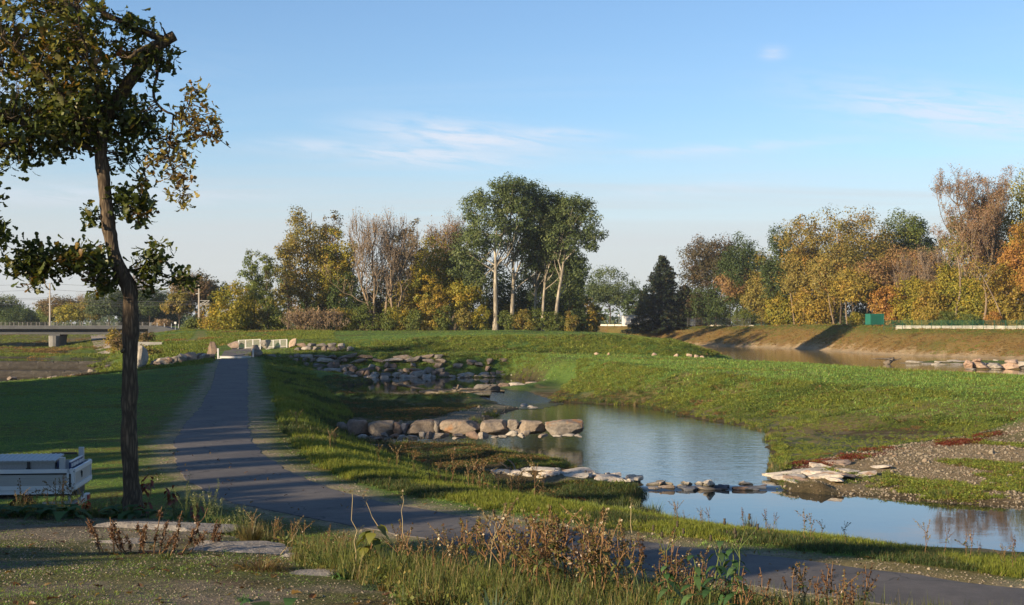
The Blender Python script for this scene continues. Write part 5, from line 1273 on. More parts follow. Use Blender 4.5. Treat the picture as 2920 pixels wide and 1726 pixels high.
# --- bushes along the front of the wood
def bush(pxx, ptop, w, Y, pal, label, pbase=946, group=None, leaf=.24, dens=1.0, name="bush"):
    tn[0] += 1; Y = behind_crest(pxx, Y); b = PY(pxx, pbase, Y); gz = float(H(b[0], b[1])); Ht = -(ptop-HY)*Y/F - gz; r = w*Y/F/2; g = random.Random(tn[0])
    lobes = [(g.uniform(-.2, .2)*r, 0, Ht*.48, r*.75, r*.6, Ht*.5)] + [(g.uniform(-.7, .7)*r, g.uniform(-.5, .1)*r, Ht*g.uniform(.2, .7), r*.4, r*.4, Ht*.25) for _ in range(4)]
    c, t = tree_parts(3000+tn[0], lobes, pal, nclump=int(max(26, 40*dens*r)), per=30, leaf=leaf, csize=.55, trunk=[(0, 0, -.3), (0, 0, Ht*.3), (.1, 0, Ht*.6)], tr=.06, limbs=8)
    e = empty(name, (b[0], b[1], gz), 0, label, "bush", group)
    link("foliage", np_mesh("foliage", c[0], [c[1]], c[2]), M_LEAF, e); link("stems", np_mesh("stems", t[0], [t[1]], None, True), M_BARK, e)
    return e
BG = "bushes along the front edge of the wood"
for pxx, pt, w, pal, lab in [
    (640,884,90,G_OLIVE,"olive bush at the left foot of the yellow-green bushy tree"),(690,876,80,G_MID,"green bush below the feathery locust"),(740,882,80,G_OLIVE,"thin olive bush left of the dead pinkish shrubs"),
    (790,872,80,G_MID,"grey-green bush just left of the dead pinkish shrubs"),(975,862,60,G_GOLD,"small orange bush right of the dead pinkish shrubs"),(1000,880,60,G_YEL,"low yellow bush beside the small orange one"),
    (1040,860,80,G_MID,"green bush at the foot of the bare pinkish tree"),(1110,884,70,G_MID,"low green bush below the leaning bare tree"),(1130,870,70,G_YEL,"yellow-green bush under the young tree"),
    (1180,880,80,G_MID,"dense green bush left of the creeper-hung tree"),(1270,866,90,G_MID,"grey-green bush right of the creeper-hung tree"),(1330,880,80,G_OLIVE,"olive bush left of the tallest poplar"),
    (1370,872,60,G_YEL,"yellowish bush touching the tallest poplar on its left"),(1440,886,60,G_MID,"low bush between the two white poplar trunks"),(1490,880,70,G_OLIVE,"olive bush right of the forked poplar"),
    (1535,874,70,G_MID,"dark green bush under the slim poplars"),(1580,884,70,G_MID,"green bush at the foot of the rightmost poplar"),(1622,886,60,G_OLIVE,"rust-tinged bush at the right end of the wood"),
    (560,905,70,G_MID,"low bush right of the pale mast")]:
    bush(pxx, pt, w, 229 if pxx > 620 else 240, pal, lab, group=BG)
bush(604,880,70,236,G_GOLD,"orange-yellow bush at the very left end of the wood",group=BG)
for k, (pxx, pt, w) in enumerate([(858,884,58),(885,890,50),(912,888,56),(940,892,46)]):
    bare_tree(pxx, pt, w, 227, ["leftmost dead pinkish shrub at the wood's edge", "second dead pinkish shrub from the left", "third dead pinkish shrub, bushiest of the row", "rightmost dead pinkish shrub at the wood's edge"][k], pal=G_PINK, nl=7, stems=5, seed=70+k, leafn=.1, pbase=946, group="dead shrubs at the wood's edge")

# --- between the woods: round tree, spruces
tree(1738, 762, 165, 330, G_POPLAR, "round grey-green tree left of the white building", pbase=930, kind="round", dens=1.5)
tree(1668, 830, 70, 320, G_GOLD, "small yellow tree left of the round grey-green one", pbase=930, kind="low")
tree(1700, 860, 50, 322, G_YEL, "young yellow tree in front of the round grey-green one", pbase=930, kind="tall")
tree(1650, 880, 50, 300, G_ORANGE, "small reddish tree behind the end of the bushes", pbase=932, kind="low")
tree(1815, 800, 70, 345, G_DARK, "dark tree between the round tree and the spruce", pbase=930, kind="low")
def spruce(pxx, ptop, w, Y, label, seed, name="spruce_tree"):
    g = np.random.default_rng(seed); b = PY(pxx, 930, Y); gz = float(H(b[0], b[1])); Ht = -(ptop-HY)*Y/F - gz; r0 = w*Y/F/2
    C, O = [], []; paths = [(np.array([(0, 0, -.5), (0, 0, Ht*.5), (0, 0, Ht)]), np.array([.3, .18, .03]))]
    nw = int(Ht*2.6)
    for i in range(nw):
        z = Ht*(.06+.93*i/nw); rr = r0*(1-(z/Ht))**.82*g.uniform(.8, 1.12)+.15
        for k in range(g.integers(7, 11)):
            a = g.uniform(0, 2*np.pi); L = rr*g.uniform(.75, 1.1); t = np.linspace(0, 1, 6)
            x, y = np.cos(a)*L*t, np.sin(a)*L*t; zz = z - L*.28*t**1.3 + L*.12*t**3
            paths.append((np.stack([x, y, zz], 1), np.linspace(.05, .015, 6)))
            m = int(6+L*9); tt = g.uniform(.15, 1, m)
            c = np.stack([np.interp(tt, t, x), np.interp(tt, t, y), np.interp(tt, t, zz)], 1) + g.normal(size=(m, 3))*np.array([.16, .16, .12]); C.append(c)
    C = np.repeat(np.concatenate(C), 2, 0); C = C + g.normal(size=C.shape)*.13; V, Q = leaf_quads(C, g, .46, None, .5, True); col = pick(G_SPRUCE, g, len(C))*g.uniform(.75, 1.25, len(C))[:, None]
    TV, TQ = tubes(paths, 4)
    e = empty(name, (b[0], b[1], gz), 0, label, "tree")
    link("crown", np_mesh("crown", V, [Q], col), M_LEAF, e); link("trunk", np_mesh("trunk", TV, [TQ], None, True), M_BARK, e)
spruce(1890, 727, 225, 345, "tall pointed dark spruce behind the white building", 81)
spruce(1955, 812, 150, 352, "smaller dark spruce leaning on the tall one's right side", 82)
spruce(1836, 828, 110, 356, "small dark spruce on the tall one's left side", 83)

# --- the autumn forest on the right
for q in [
 (2040,668,175,318,G_SHADEBROWN,"round","dark brownish tree in shade at the left end of the right forest"),
 (1990,752,110,322,G_SHADEBROWN,"low","low brownish tree with shade-darkened leaves beside the spruces"),
 (2118,672,120,310,G_DARK,"round","dark green round tree behind the reddish one"),
 (2100,760,110,296,G_RUST,"round","reddish-brown tree at the left of the right forest"),
 (2170,780,110,292,G_OLIVE,"tall","olive tree with leaning ivy-clad trunk"),
 (2235,652,110,318,G_DARK,"tall","tall dark tree with a ragged top left of the golden mound"),
 (2375,592,290,300,G_MOUND,"round","largest golden-olive dome-shaped tree of the right forest"),
 (2470,600,200,306,G_MOUND,"round","olive-gold tree merging with the right side of the dome"),
 (2290,700,120,288,G_MOUND,"round","golden tree on the left flank of the dome"),
 (2560,604,150,312,G_MID,"round","dark green tree right of the golden dome"),
 (2612,622,110,312,G_DARK,"round","darkest round tree at the right end of the dome"),
 (2330,790,120,276,G_GOLD,"low","bright yellow-orange small tree below the dome"),
 (2430,770,120,276,G_GOLD,"round","golden small tree with a pale leaning trunk below the dome"),
 (2395,700,150,286,G_MOUND,"round","warm golden tree filling the middle of the dome"),
 (2510,740,130,282,G_RUST,"round","rust-red tree right of the golden small tree"),
 (2570,700,120,286,G_RUST,"round","pinkish-rust tree above the green container"),
 (2640,706,110,282,G_RUST,"round","brown-red tree right of the green container"),
 (2600,790,110,268,G_YEL,"low","yellow-green tree behind the wire fence"),
 (2660,800,100,262,G_GOLD,"low","bright yellow tree behind the wire fence"),
 (2720,760,110,262,G_YEL,"tall","yellow tree left of the tall pinkish tree"),
 (2710,620,70,276,G_MID,"airy","narrow tree with a bent pale trunk"),
 (2800,560,130,270,G_OLIVE,"tall","tall olive tree inside the pinkish crown"),
 (2905,486,150,272,G_YEL,"tall","tall yellow-green tree at the right edge"),
 (2905,640,130,250,G_ORANGE,"round","bright orange tree at the right edge"),
 (2860,760,120,248,G_GOLD,"low","golden low tree at the right edge"),
 (2780,790,110,250,G_YEL,"low","yellow-green low tree behind the curved trunk"),
 (2990,560,150,256,G_YEL,"tall","yellow tree just past the right edge"),
 (2980,740,130,240,G_ORANGE,"round","orange tree just past the right edge"),
 (2540,820,90,270,G_ORANGE,"low","small orange tree behind the green container"),
 (2235,840,90,284,G_YEL,"low","yellow-green shrub-like tree at the levee's bend")]:
    pxx, pt, w, Y, pal, kd, lab = q
    tree(pxx, pt-6, w*1.16, Y, pal, lab, pbase=929, kind=kd, name="autumn_tree", dens=1.5 if kd != "airy" else 1.0, shell=.42)
bare_tree(2790, 452, 170, 262, "tall thin pinkish-red tree towering at the right", pbase=935, pal=[((0.20,0.125,0.085),3),((0.17,0.105,0.07),2),((0.16,0.125,0.055),1.5)], stems=3, nl=24, seed=91, leafn=1.4)
bare_tree(2660, 680, 90, 268, "bare pale tree left of the tall pinkish one", pbase=932, pal=G_PINK, stems=2, nl=14, seed=92)
bare_tree(2585, 720, 80, 272, "thin bare tree behind the green container", pbase=932, pal=G_RUST, stems=2, nl=12, seed=93)
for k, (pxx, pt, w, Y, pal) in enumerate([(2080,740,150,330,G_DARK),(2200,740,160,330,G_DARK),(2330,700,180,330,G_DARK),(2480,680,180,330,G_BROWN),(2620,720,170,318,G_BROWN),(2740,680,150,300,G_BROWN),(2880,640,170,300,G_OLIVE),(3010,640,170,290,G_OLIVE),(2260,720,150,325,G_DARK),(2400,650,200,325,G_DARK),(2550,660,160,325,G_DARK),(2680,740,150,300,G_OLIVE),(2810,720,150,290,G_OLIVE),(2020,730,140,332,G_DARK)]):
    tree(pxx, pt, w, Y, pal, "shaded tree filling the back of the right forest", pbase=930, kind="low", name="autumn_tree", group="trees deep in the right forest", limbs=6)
# single bare stems in front of the forest
def stem(pts, Y, r, label, bark):
    Y = behind_crest(pts[0][0], Y); s = Y/F; b = PY(pts[0][0], pts[0][1], Y); gz = float(H(b[0], b[1]))
    pp = np.array([((x-pts[0][0])*s, 0.15*i, -(y-HY)*s-gz) for i, (x, y) in enumerate(pts)]); pp[0, 2] = -.4
    u = np.linspace(0, 1, 12); q = np.stack([np.interp(u, np.linspace(0, 1, len(pp)), pp[:, k]) for k in range(3)], 1); q[1:-1] = (q[:-2]+2*q[1:-1]+q[2:])/4
    g = np.random.default_rng(int(pts[0][0])); paths = [(q, np.linspace(r, r*.4, 12))]
    for k in range(5):
        j = g.integers(6, 11); e_ = q[j] + np.array((g.normal()*1.2, g.normal()*.5, g.uniform(.8, 2.4))); paths.append((curve(q[j], e_, g), np.linspace(r*.35, .02, 6)))
    V, Q = tubes(paths, 6); e = empty("tree_stem", (b[0], b[1], gz), 0, label, "tree")
    link("trunk", np_mesh("trunk", V, [Q], None, True), bark, e)
    C = q[-1] + g.normal(size=(420, 3))*np.array([1.3, 1.0, .9]); LV, LQ = leaf_quads(C, g, .28); link("crown", np_mesh("crown", LV, [LQ], pick(G_YEL if pts[0][0] % 2 else G_GOLD, g, 420)), M_LEAF, e)
stem([(2380,928),(2366,870),(2358,800),(2355,770)], 262, .16, "slim pale trunk leaning left below the golden dome", M_BARK2)
stem([(2416,926),(2412,880),(2414,840)], 262, .20, "short stout pale trunk below the golden dome", M_BARK2)
stem([(2725,928),(2728,870),(2742,840),(2738,760),(2728,710)], 250, .22, "bent pale trunk standing apart above the white wall", M_BARK2)
stem([(2798,926),(2812,890),(2815,850),(2806,800)], 246, .26, "curved reddish trunk right of the bent pale one", M_BARK2)
stem([(2870,934),(2845,870),(2820,820),(2790,760)], 244, .15, "slanting bare pale stem leaning left at the right edge", M_BARK2)
stem([(2266,924),(2258,860),(2250,810),(2235,790)], 286, .18, "pale trunk with drooping branch at the dark forest gap", M_BARK2)
stem([(2218,880),(2205,820),(2190,775),(2180,740)], 286, .20, "leaning ivy-clad trunk at the left of the right forest", M_BARK)
for pxx, pt, w, pal, lab in [(2130,868,130,G_MID,"sunlit green bush on the levee left of the forest"),(2200,880,90,G_OLIVE,"olive bush right of the sunlit green bush"),(2440,890,60,G_YEL,"yellow bush at the levee crest left of the container"),(2830,880,60,G_ORANGE,"orange bush beside the curved trunk"),(2640,870,70,G_GOLD,"bright yellow bush behind the wire fence"),(2760,890,80,G_MID,"green bush behind the wire fence"),(2690,886,80,G_MID,"grey-green bush behind the wire fence"),(2890,890,80,G_GOLD,"golden bush at the right edge behind the wall")]:
    bush(pxx, pt, w, 285 if pxx < 2300 else 256 if pxx < 2600 else 244, pal, lab, pbase=929, group="bushes on the levee")

# --- trees beyond the bridge on the left
for q in [
 (20,842,110,430,G_MID,"round","pale green tree at the far left edge beyond the bridge"),(55,872,120,420,G_DARK,"low","dark bluish tree at the left edge behind the railing"),(-40,860,140,425,G_DARK,"low","dark tree just past the left edge"),(100,885,80,430,G_DARK,"low","small dark tree tapering down left of the mast"),
 (165,846,130,400,G_BROWN,"round","brown-green tree behind the grey mast"),(205,866,100,390,G_YEL,"round","bright yellow-green tree right of the grey mast"),(140,870,80,405,G_MID,"round","green tree left of the brown-green one"),
 (310,826,130,380,G_BLUE,"round","large green tree left of the oak trunk"),(270,850,90,390,G_OLIVE,"round","olive tree behind the railing"),(360,820,100,395,G_BLUE,"round","dark tree directly behind the oak trunk"),
 (425,822,110,380,G_DARK,"round","dark shaded tree right of the oak trunk"),(470,830,110,390,G_DARK,"low","dark tree in shade beside the big dense tree"),(390,850,100,400,G_DARK,"low","dark low tree right behind the oak trunk"),
 (558,772,150,300,G_BROWN,"round","big dense brown-green tree behind the pale mast"),(510,830,90,296,G_OLIVE,"round","lower olive limb-tree left of the pale mast"),(612,800,90,300,G_DARK,"round","dark right flank tree beside the big dense one"),(600,860,80,280,G_BROWN,"low","brown undergrowth tree by the pale mast")]:
    pxx, pt, w, Y, pal, kd, lab = q
    tree(pxx, pt, w, Y, pal, lab, pbase=936, kind=kd, dens=1.1)
bare_tree(232, 840, 44, 440, "pale bare tree pair far behind the yellow-green tree", pbase=934, stems=2, nl=12, seed=95)
bare_tree(392, 735, 50, 420, "thin bare pale tree peeping out right of the oak trunk", pbase=934, stems=2, nl=12, seed=96)
bush(325, 932, 56, 205, G_GOLD, "yellow bush on the river bank left of the oak trunk", pbase=975)
bush(338, 935, 60, 200, G_BROWN, "brown bush overhanging the river wall at the oak trunk", pbase=985)
bush(420, 950, 60, 205, G_BROWN, "dark brown bush right of the oak trunk", pbase=972)
bush(470, 905, 80, 285, G_PINK, "dry pale thicket at the foot of the big dense tree", pbase=938)
bush(420, 985, 90, 150, G_OLIVE, "dry olive shrub on the mound left of the gate", pbase=1012, dens=1.2)

# far wooded skyline, one mass that cannot be counted
g = np.random.default_rng(77); Cs = []; cols = []
for k in range(260):
    a = g.uniform(-.62, .62); Y = g.uniform(600, 900); x = a*Y; h = g.uniform(4, 9)
    n = 70; off = g.normal(size=(n, 3))*np.array([5, 4, h*.32]); off[:, 2] = np.abs(off[:, 2]+h*.45); Cs.append(np.array([x, Y, -1.5])+off); cols.append(pick(G_BLUE, g, n))
Cs = np.concatenate(Cs); V, Q = leaf_quads(Cs, g, 2.4, None, .5, True)
tag(link("far_woods", np_mesh("far_woods", V, [Q], np.concatenate(cols)), M_LEAF), "low far wooded skyline", None, None, 'stuff')

# --- trees off to the left that shade the lawn, the path and the creek
def side_tree(x, y, h, r, pal, dens, kind, sd):
    gz = float(H(x, y)); g_ = random.Random(sd)
    if kind == 0: lobes = [(0, 0, h*.62, r, r, h*.34), (r*.4, r*.3, h*.45, r*.6, r*.6, h*.22), (-r*.4, -r*.3, h*.5, r*.6, r*.6, h*.24), (0, r*.5, h*.35, r*.7, r*.6, h*.2)]
    else: lobes = [(0, 0, h*z, r*s, r*s, h*.14) for z, s in ((.3, .8), (.45, 1), (.6, .9), (.75, .7), (.88, .45))]
    c, t = tree_parts(sd, lobes, pal, nclump=int(190*dens), per=30, leaf=.80, csize=r*.34, tr=h*.014, limbs=14, shell=.2)
    put_tree("riverside_tree", (x, y, gz), c, t, M_BARK, "riverside tree beyond the left edge that shades the lawn", "tree", "riverside trees shading the lawn", rz=g_.uniform(0, 6))
for i, (x, y, h, r, dn, kd) in enumerate([(-50,117,19,5,1.4,0),(-47,106,18.5,5.5,1.4,0),(-48,96,17.5,6,1.5,0),(-47,86,16,6,1.5,0),(-49,76,16.5,6,1.5,0),(-47,66,16.5,6,1.5,0),(-48,56,16.5,6,1.5,0),(-47,47,16,5.5,1.5,0),(-48,38.5,15.5,5,1.4,0),(-58,62,18,6,1.3,0),(-58,82,18,6,1.3,0),
    
    (-47,31,15.5,3.0,.8,0),(-47,26.5,16,.6,.5,1),(-48,24,17,.8,.6,1),(-47,20.5,16,.8,.5,1),(-48,18,17.5,.7,.6,1),(-47,14.5,16,.7,.5,1),(-48,12,17,.7,.6,1),(-47,8.5,16.5,.8,.5,1),(-48,5,17,.7,.6,1),(-47,1,16,.8,.5,1),
    (-24,17,6.5,2.5,.9,0),(-27,19,6.5,2.5,.8,0),(-20.5,7.2,8.0,2.0,.30,0),(-17.5,2.2,5.2,1.5,.12,0),(-26,8,8.5,2.2,.4,0)]):
    side_tree(x, y, h, r, G_MID if i % 2 else G_OLIVE, dn, kd, 500+i)
# ------------------------------------------------------------------ the leaning oak in front
OY = 19.6; OS = OY/F
ox = XP(381, OY); oz = float(H(ox, OY))
def OL(pxx, pyy, dy=0.0): return np.array(((pxx-CX)*OS-ox, dy, -(pyy-HY)*OS-oz))
oak = empty("oak_tree", (ox, OY, oz), 0, "leaning young oak in front with dark lobed leaves, broken top limb and bent trunk", "tree")
g = np.random.default_rng(5)
def opath(q, n, jit=0.0):
    q = np.array([OL(*a) for a in q]); u = np.linspace(0, 1, n); s = np.concatenate([[0], np.cumsum(np.linalg.norm(np.diff(q, axis=0), axis=1))]); s /= s[-1]
    p = np.stack([np.interp(u, s, q[:, k]) for k in range(3)], 1)
    for _ in range(2): p[1:-1] = (p[:-2]+2*p[1:-1]+p[2:])/4
    p[1:-1] += g.normal(size=(n-2, 3))*jit
    return p
trunk_q = [(383,1478),(379,1440),(376,1380),(370,1300),(368,1200),(370,1080),(372,980),(374,900),(372,835),(360,800),(340,770),(326,735),(316,690),(308,640),(303,590),(299,540),(293,480),(288,430),(290,390),(300,350),(318,310),(345,280)]
tp = opath(trunk_q, 70, .004); u = np.linspace(0, 1, 70)
tr_ = (24 - 7.5*u)*OS*(1+.45*np.exp(-u*30)+.06*np.sin(u*47)); tr_ = np.where((u > .42) & (u < .56), tr_*1.10, tr_)
tr_ = np.maximum(tr_, 12*OS)
V, Q = tubes([(tp, tr_)], 18)
a = np.arctan2(V[:, 1], V[:, 0])
g2 = np.random.default_rng(9)
V = V + (g2.normal(size=V.shape))*.0035
link("trunk", np_mesh("trunk", V, [Q], None, True), M_OAKBARK, oak)
LIMBS = []
def limb(q, r0, r1, n=16, k=9, jit=.006, mat=None, name="limb"):
    p = opath(q, n, jit); r = np.linspace(r0, r1, n)*OS; LIMBS.append((p, r))
    m = MB(); m.tube(p, r, k); return m.build(name, mat or M_OAKLIMB, oak, True)
limb([(296,365,0),(330,290,-.05),(375,235,-.1),(410,190,-.12),(440,150,-.1),(470,125,-.1),(503,106,-.1)], 21, 15, 20, 12, .006)
limb([(478,120,-.1),(440,108,-.15),(400,90,-.2),(350,70,-.3),(310,48,-.4),(270,20,-.5)], 11, 6)
limb([(470,125,-.1),(445,135,-.3),(425,160,-.4),(395,185,-.5)], 7, 5, 10)
limb([(455,140,-.1),(420,146,.2),(375,150,.4),(340,165,.5)], 6, 3, 10)
limb([(410,232,-.1),(380,218,.3),(340,208,.5),(300,205,.7)], 8, 4, 12)
limb([(450,170,-.1),(455,210,-.1),(448,240,-.12),(441,275,-.1),(450,300,-.1),(468,315,-.1)], 5.5, 3.5, 16, 8, .004)
limb([(468,315,-.1),(500,330,-.1),(530,345,-.1),(555,365,-.1),(600,390,-.1),(640,410,-.1),(662,425,-.1)], 3.5, .8, 16, 6, .01, None, "branch")
limb([(500,330,-.1),(498,370,-.15),(492,410,-.1),(480,450,-.1),(500,500,-.1),(520,560,-.1)], 3.0, .8, 14, 6, .01, None, "branch")
limb([(520,340,-.1),(540,300,0),(548,262,0),(560,245,0)], 2.0, .7, 10, 5, .01, None, "branch")
limb([(478,108,-.1),(474,92,-.1),(466,82,-.1)], 4, 2, 6, 6, .002, None, "branch_stub")
for q in [[(293,450),(240,380,.3),(170,330,.6),(90,300,.8),(10,280,1.0)],[(292,430),(250,330,-.5),(190,240,-.9),(110,170,-1.1),(20,110,-1.2)],[(300,380),(280,280,.4),(240,190,.7),(200,100,.8),(160,20,.8)],[(293,440),(200,400,-.3),(120,400,-.5),(40,420,-.6),(5,500,-.6),(10,560,-.6),(30,660,-.6)],[(300,370),(300,250,-.4),(280,150,-.7),(270,60,-.8)],[(310,330),(350,330,.2),(390,330,.2),(430,350,.2)],[(240,300,.6),(150,220,.9),(60,190,1.2),(-80,150,1.2)],[(120,380,-.4),(20,330,-.8),(-100,320,-1)]]:
    limb(q, 7.5, 2.2, 14, 7, .015)
limb([(330,745),(290,735,-.1),(240,742,-.2),(170,748,-.25),(100,765,-.3),(45,762,-.3)], 5, 1.2, 14, 6, .01, None, "branch")
limb([(270,738,-.15),(255,775,-.3),(250,800,-.3)], 2.5, 1, 8, 5, .01, None, "branch")
limb([(352,775),(390,765,.1),(430,765,.15),(470,785,.2),(520,800,.2)], 4, 1, 12, 6, .01, None, "branch")
limb([(305,610),(340,590,.1),(375,575,.15),(400,530,.2),(405,500,.2)], 3.2, .9, 12, 6, .01, None, "branch")
limb([(303,650),(285,625,0),(262,615,0)], 2.2, .8, 6, 5, .01, None, "branch")
limb([(300,640),(280,652,0),(258,648,0)], 1.4, .4, 6, 4, .01, None, "branch")
# galls and stubs
limb([(372,980),(352,1004,-.1)], 3, 5, 4, 6, .001, M_OAKBARK, "twig_stub")

def oak_leaf_geo(g, L, fold=.25, curl=.25):
    t = np.array([0, .16, .30, .44, .58, .74, .90, 1.0]); w = np.array([.03, .16, .10, .27, .16, .34, .24, .03])*L*.95
    z = -curl*L*t**2; n = len(t); mid = np.stack([t*L, np.zeros(n), z], 1)
    l = np.stack([t*L + .06*L*(w > .2*L), w, z + fold*w], 1); r = np.stack([t*L + .06*L*(w > .2*L), -w, z + fold*w], 1)
    V = np.concatenate([mid, l, r]); Q = []
    for i in range(n-1): Q += [[i, i+1, n+i+1, n+i], [i+1, i, 2*n+i, 2*n+i+1]]
    return V, np.array(Q)
LEAFV = [oak_leaf_geo(g, 1.0, g.uniform(-.1, .45), g.uniform(-.1, .6)) for _ in range(8)]
LQ0 = LEAFV[0][1]
OAKG = [((0.050,0.072,0.018),4),((0.072,0.094,0.023),3),((0.12,0.13,0.026),1.5),((0.15,0.13,0.025),.5),((0.22,0.095,0.02),.22)]
OAKLIT = [((0.11,0.125,0.026),3),((0.18,0.165,0.032),2.4),((0.25,0.20,0.045),1.3),((0.06,0.082,0.02),2),((0.24,0.085,0.02),.5)]  # yellow-green leaves, colour brightened to look sunlit in the upper crown
OAKB = [((0.19,0.155,0.032),2.6),((0.14,0.145,0.03),2.6),((0.17,0.075,0.03),1.3),((0.26,0.20,0.055),1.8),((0.10,0.06,0.024),.8)]
CL = []      # (cx, cy, rx, ry, depth, rdepth, clusters, palette)
for q in [(90,80,200,130,-.1,1.3,150,OAKLIT),(215,205,150,115,-.1,1.1,125,OAKLIT),(-70,260,170,230,0,1.3,130,OAKG),(245,330,150,95,.1,1.0,130,OAKG),(110,365,150,85,0,1.0,105,OAKG),(392,330,55,62,.1,.5,30,OAKG),(300,50,40,60,-.5,.6,16,OAKG),(372,158,55,32,0,.5,15,OAKLIT),(392,80,62,22,-.2,.3,14,OAKG),(438,190,38,62,-.1,.3,14,OAKG),(478,170,18,35,0,.2,6,OAKG),(345,450,22,32,.1,.2,6,OAKG),(385,420,30,25,.1,.2,7,OAKG),(8,560,22,50,-.6,.3,10,OAKG),(32,672,52,38,-.6,.3,22,OAKG),(-40,620,60,80,-.6,.4,20,OAKG),(20,-110,260,110,0,1.2,70,OAKLIT),(60,450,60,40,-.3,.6,16,OAKG),
          (556,330,55,42,-.1,.25,20,OAKB),(600,385,45,45,-.1,.2,14,OAKB),(525,390,50,45,-.1,.25,20,OAKB),(500,470,55,50,-.1,.25,24,OAKB),(520,550,38,45,-.1,.2,16,OAKB),(555,270,32,30,0,.2,9,OAKB),(470,420,45,30,-.1,.2,10,OAKB),(445,460,28,22,-.1,.15,7,OAKB),(618,330,22,15,0,.1,4,OAKB),
          (150,742,90,42,-.2,.35,42,OAKG),(250,745,75,50,-.15,.35,40,OAKG),(305,800,42,32,-.1,.25,15,OAKG),(70,760,45,24,-.3,.2,12,OAKG),(125,800,28,24,-.3,.15,8,OAKG),(100,715,30,18,-.2,.2,7,OAKG),
          (418,768,44,40,.1,.25,20,OAKG),(440,722,28,26,.1,.2,8,OAKG),(502,792,34,20,.2,.15,8,OAKG),(408,815,18,14,.1,.1,4,OAKG),(372,585,55,42,.15,.25,24,OAKG),(398,520,22,32,.2,.15,7,OAKG),(262,612,24,18,0,.15,6,OAKG),(340,560,22,20,.1,.15,6,OAKG)]: CL.append(q)
allp = np.concatenate([p for p, r in LIMBS] + [tp[30:]]); twigs = []
VV, QQ, TT = [], [], []; nv = 0; singles = []
for ci, (cx, cy, rx, ry, dy, rd, n, pal) in enumerate(CL):
    for k in range(int(n*(1.85 if pal is not OAKB else 1.1))):
        while True:
            v = g.uniform(-1, 1, 3)
            if (v**2).sum() <= 1: break
        c = OL(cx+v[0]*rx, cy+v[1]*ry, dy+v[2]*rd)
        j = np.argmin(((allp-c)**2).sum(1)); a = allp[j]
        if np.linalg.norm(c-a) > .05 and (k % 3 != 0 or n < 40): twigs.append((np.stack([a, (a+c)/2+g.normal(size=3)*.03+np.array((0, 0, .02)), c]), np.array([.007, .005, .003])))
        ax = g.normal(size=3); ax[2] = -abs(ax[2])*.3; ax /= np.linalg.norm(ax)
        nl = g.integers(4, 8) if pal is not OAKB else g.integers(4, 8)
        cb = pick(pal, g, 1)[0]
        for l in range(nl):
            L = g.uniform(.075, .135)*(1.0 if pal is not OAKB else .8)
            d = ax*.4 + g.normal(size=3)*.7 + np.array((0, 0, -.25)); d /= np.linalg.norm(d)
            s = np.cross(d, g.normal(size=3)*.5 + np.array((0, 0, 1.0))); s /= np.linalg.norm(s)+1e-9; nn = np.cross(d, s)
            lv = LEAFV[g.integers(8)][0]*L
            o = c + g.normal(size=3)*.06
            col = np.clip((cb*.6 + pick(pal, g, 1)[0]*.4)*g.uniform(.75, 1.3), 0.005, .9)
            W_ = o + lv[:, :1]*d + lv[:, 1:2]*s + lv[:, 2:]*nn
            outer = ci >= 18 and len(singles) < 300 and l < 3
            if outer: singles.append((W_-o, o, col))
            else:
                VV.append(W_); QQ.append(LQ0+nv); nv += len(W_); TT.append(np.repeat(col[None], len(LQ0), 0))
fo = link("foliage", np_mesh("foliage", np.concatenate(VV), [np.concatenate(QQ)], np.concatenate(TT), True), M_OAKLEAF, oak); fo['kind'] = 'stuff'
for W_, o, col in singles: link("leaf", np_mesh("leaf", W_, [LQ0], np.repeat(col[None], len(LQ0), 0), True), M_OAKLEAF, oak, tuple(o))
V, Q = tubes(twigs, 4); tw = link("twigs", np_mesh("twigs", V, [Q], None, True), M_OAKBARK, oak); tw['kind'] = 'stuff'
# ------------------------------------------------------------------ plants on the near bank and the verges
g = np.random.default_rng(21)
def ground_at(pxx, Y): x = XP(pxx, Y); return (x, Y, float(H(x, Y)))
def crest_Y(pxx): return float(np.interp(pxx, [300, 700, 900, 1100, 1400, 1700, 2100, 2500], [18.5, 16.0, 13.8, 12.2, 10.9, 10.0, 9.1, 8.6]))
class LB:
    """collects bent leaf blades with their colours"""
    def __init__(s): s.V, s.Q, s.T, s.n = [], [], [], 0
    def blade(s, o, d, L, w, col, bend=.5, k=4, prof=None):
        o = np.asarray(o, float); d = np.asarray(d, float); d = d/np.linalg.norm(d)
        s_ = np.cross(d, (0, 0, 1.0)); s_ = s_/np.linalg.norm(s_) if np.linalg.norm(s_) > 1e-3 else np.array((1.0, 0, 0))
        t = np.linspace(0, 1, k+1)[:, None]; h = np.array([d[0], d[1], 0])
        c = o + d*L*t*(1-.25*bend*t) + np.array((0, 0, -1.0))*L*bend*t**2*.8 + h*L*bend*.25*t**2
        pw = np.interp(t[:, 0], *zip(*(prof or [(0, .55), (.35, 1), (1, .02)])))[:, None]*w/2
        V = np.concatenate([c-s_*pw, c+s_*pw]); n = k+1
        Q = np.array([[i, i+1, n+i+1, n+i] for i in range(k)])
        s.V.append(V); s.Q.append(Q+s.n); s.n += 2*n; s.T.append(np.repeat(np.clip(np.asarray(col)*g.uniform(.8, 1.2), .003, .9)[None], k, 0))
    def quads(s, C, size, pal, out=None):
        V, Q = leaf_quads(np.asarray(C), g, size); s.V.append(V); s.Q.append(Q+s.n); s.n += len(V); s.T.append(pick(pal, g, len(C))*g.uniform(.75, 1.25, len(C))[:, None])
    def mesh(s, name): return np_mesh(name, np.concatenate(s.V), s.Q, np.concatenate(s.T))
OVAL = [(0, .12), (.2, .75), (.45, 1), (.75, .7), (1, .02)]
P_RUST = [((0.15,0.085,0.034),2.6),((0.18,0.125,0.045),2.4),((0.11,0.065,0.028),1.6),((0.13,0.125,0.034),3)]
